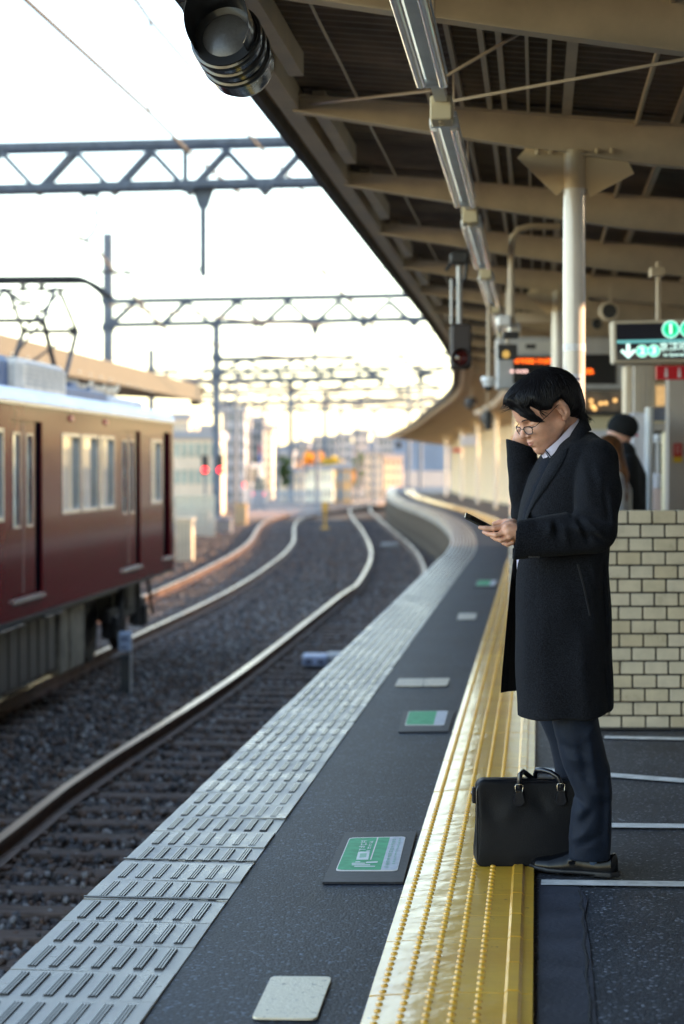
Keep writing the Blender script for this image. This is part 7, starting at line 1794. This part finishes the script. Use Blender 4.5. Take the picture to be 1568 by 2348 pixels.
m = MB(); pts = [Vector((p.x, 6.905 - np.interp((p.z - z0b) / (z1b - z0b), [0, .15, .6, 1], [.060, .062, .055, .042]), p.z)) for p in rrect(0, .004)]; m.tube(pts + pts[:1], .0032, 6, cap=False); m.build('piping', M_bagl, bg, smooth='all')
m = MB(); pts = [Vector((cxb + s * (x1 - x0) * .44, 6.885 + .002 * math.sin(s * 9), z1b + .001 - .0 * s - .004 * abs(s) ** 4)) for s in [i / 8 - 1 for i in range(17)]]; m.tube(pts, .0035, 6); m.build('zip', M_bagl, bg, smooth='all')
LA_, RA_ = (1190, 1806), (1286, 1804)
hd = MB(); yb = 6.845
hd.tube([W(1190, 1806, yb), W(1190, 1790, yb - .004), W(1192, 1775, yb), W(1199, 1768, yb + .02), W(1208, 1774, yb + .05), W(1222, 1786, yb + .08), W(1232, 1789, yb + .09)], [.0085, .0085, .009, .009, .009, .0085, .008], 10)
hd.build('handle', M_bagl, bg, smooth=True); hd = MB()
hd.tube([W(1286, 1804, yb), W(1285, 1794, yb - .003), W(1278, 1780, yb), W(1262, 1770, yb + .01), W(1244, 1765, yb + .03), W(1230, 1765, yb + .05), W(1227, 1774, yb + .07), W(1226, 1788, yb + .08)], [.0085, .0085, .009, .0095, .009, .0085, .008, .007], 10)
hd.build('handle', M_bagl, bg, smooth=True)
M_gold = mat('pale_gold', (.52, .46, .37), .25, metal=1.0)
for (x, y) in (LA_, RA_):
    m = MB(); P = [(x - 8, y + 8), (x - 9, y - 4), (x - 6.5, y - 8), (x + 6.5, y - 8), (x + 9, y - 4), (x + 8, y + 8), (x + 6, y + 9), (x - 6, y + 9), (x - 8, y + 8)]; m.tube([W(a, b, yb - .016) for a, b in P], .0016, 6, cap=False); m.build('buckle', M_gold, bg, smooth='all')
    m = MB(); o = [(x - 7, y + 6), (x + 7, y + 6), (x + 13, y + 34), (x + 6, y + 42), (x - 8, y + 42), (x - 14, y + 34)]; m.prism([W(a, b, yb - .006 - (.008 if b > y + 20 else .004)) for a, b in o], (0, .014, 0)); m.build('handle_tab', M_bagl, bg)
    m = MB(); o2 = [(x - 5, y + 9), (x + 5, y + 9), (x + 10.5, y + 33), (x + 4.5, y + 39), (x - 6.5, y + 39), (x - 11.5, y + 33), (x - 5, y + 9)]; m.tube([W(a, b, yb - .0155 if b > y + 20 else yb - .0112) for a, b in o2], .0007, 5, cap=False); m.build('tab_stitching', M_line, bg)
m = MB(); m.tube([W(1082, 1812, 6.9) + Vector((0, 0, 0)), W(1080, 1818, 6.9), W(1082, 1823, 6.9), W(1086, 1822, 6.9), W(1087, 1814, 6.9), W(1082, 1812, 6.9)], .0017, 6); m.build('strap_ring', mat('steel_ring', (.5, .5, .52), .25, metal=1), bg, smooth='all')
m = MB(); a = W(1086, 1840, 6.9); m.box(a.x - .006, 6.885, a.z, a.x + .01, 6.915, a.z + .055, bev=.003); m.build('ring_tab', M_bagl, bg)

# ---------------------------------------------------------------- two people waiting beyond the parapet
def walker(name, label, px, ytop, Y, coatm, hairm, H, kind):
    x = W(px, 0, Y).x; t = empty(name, (x, Y, 0), label, 'person', 'people waiting behind the brick wall'); k = H / 1.72; o = V3(x, Y, 0)
    A = lambda a, b, c: o + V3(a, b, c) * k
    def bd(P):
        d = s_ell(P, A(-.015, 0, 1.61), V3(.098, .075, .115) * k); d = su(d, s_ell(P, A(-.105, -.02, 1.585), V3(.018, .014, .022) * k), .02); d = su(d, s_ell(P, A(-.06, 0, 1.53), V3(.045, .045, .04) * k), .02)
        d = su(d, s_round(P, A(.0, 0, 1.54), A(.02, 0, 1.42), .052 * k, .06 * k), .02); d = su(d, s_round(P, A(.02, 0, 1.38), A(.02, 0, .95), .10 * k, .11 * k), .03)
        for s in (-1, 1):
            d = su(d, chain(P, [A(.02, s * .18, 1.38), A(.03, s * .22, 1.10), A(-.12, s * .17, .95), A(-.2, s * .14, .96)], [.045 * k, .038 * k, .026 * k, .028 * k], .02), .03)
            d = su(d, chain(P, [A(.02, s * .09, .95), A(.0, s * .09, .5), A(.03, s * .09, .09), A(-.12, s * .10, .05)], [.08 * k, .055 * k, .04 * k, .035 * k], .02), .03)
        return d
    sdf_obj('body', bd, A(-.28, -.32, -.0), A(.22, .32, 1.78), .012, M_skin, t)
    def ct(P):
        d = stack(P, [((.62 if kind == 'hat' else .80) * k, x - .16 * k, x + .21 * k, Y - .22 * k, Y + .22 * k), (1.0 * k, x - .14 * k, x + .19 * k, Y - .2 * k, Y + .2 * k), (1.3 * k, x - .12 * k, x + .19 * k, Y - .22 * k, Y + .22 * k), (1.45 * k, x - .07 * k, x + .12 * k, Y - .15 * k, Y + .15 * k)], 2.3, .03)
        for s in (-1, 1): d = su(d, chain(P, [A(.03, s * .19, 1.38), A(.05, s * .25, 1.10), A(-.13, s * .18, .95)], [.075 * k, .065 * k, .052 * k], .03), .03)
        return su(d, s_round(P, A(.02, -.04, 1.47), A(.02, .04, 1.47), .085 * k, .085 * k), .03)
    sdf_obj('coat', ct, A(-.26, -.36, .55), A(.32, .36, 1.62), .014, coatm, t)
    def hr(P):
        if kind == 'hat':
            d = s_ell(P, A(.01, 0, 1.665), V3(.122, .098, .105) * k); return si(d, (1.60 * k + (P[..., 0] - x) * -.35) - P[..., 2], .01)
        d = s_ell(P, A(.005, 0, 1.63), V3(.115, .095, .12) * k); d = si(d, (P[..., 0] * 0 + 1) * ((x - .055 * k) - P[..., 0]) + np.where(P[..., 2] > 1.68 * k, -.05, 0), .01)
        d = su(d, chain(P, [A(.05, -.05, 1.6), A(.09, -.10, 1.42), A(.08, -.19, 1.24), A(.05, -.22, 1.12)], [.065 * k, .06 * k, .05 * k, .02 * k], .02), .03)
        return d + .004 * np.sin(P[..., 1] * 160 + P[..., 0] * 90)
    sdf_obj('knit_cap' if kind == 'hat' else 'hair', hr, A(-.16, -.32, 1.02), A(.22, .2, 1.80), .010, hairm, t)
    m = MB()
    for s in (-1, 1): pass
    def tr(P):
        d = None
        for s in (-1, 1):
            e = chain(P, [A(.02, s * .09, .92), A(.0, s * .09, .5), A(.03, s * .09, .10)], [.105 * k, .08 * k, .07 * k], .02); d = e if d is None else su(d, e, .03)
        return d
    sdf_obj('trousers', tr, A(-.16, -.26, .02), A(.2, .26, 1.0), .014, mat('dark_trousers', (.02, .02, .025), .8), t)
    return t
walker('person', 'person in a black knit cap and black coat standing behind the brick wall, facing left', 1428, 955, 15.6, mat('black_coat_cloth', (.010, .012, .014), .8, bump=.3), mat('black_knit', (.006, .007, .008), .9, bump=.4, bscale=90), 1.75, 'hat')
wm = walker('person', 'long-haired person in a white and navy top between the overcoat and the black-capped person', 1398, 1002, 15.15, mat('white_navy_cloth', (.52, .50, .44), .7, col2=(.03, .04, .14), vscale=3.2, detail=2), mat('brown_hair_sun_tint', (.20, .075, .02), .45, col2=(.012, .007, .005), vscale=5, detail=3, stretch=(2, 2, .6)), 1.60, 'hair')  # orange of sunlit hair is mixed into the brown hair colour
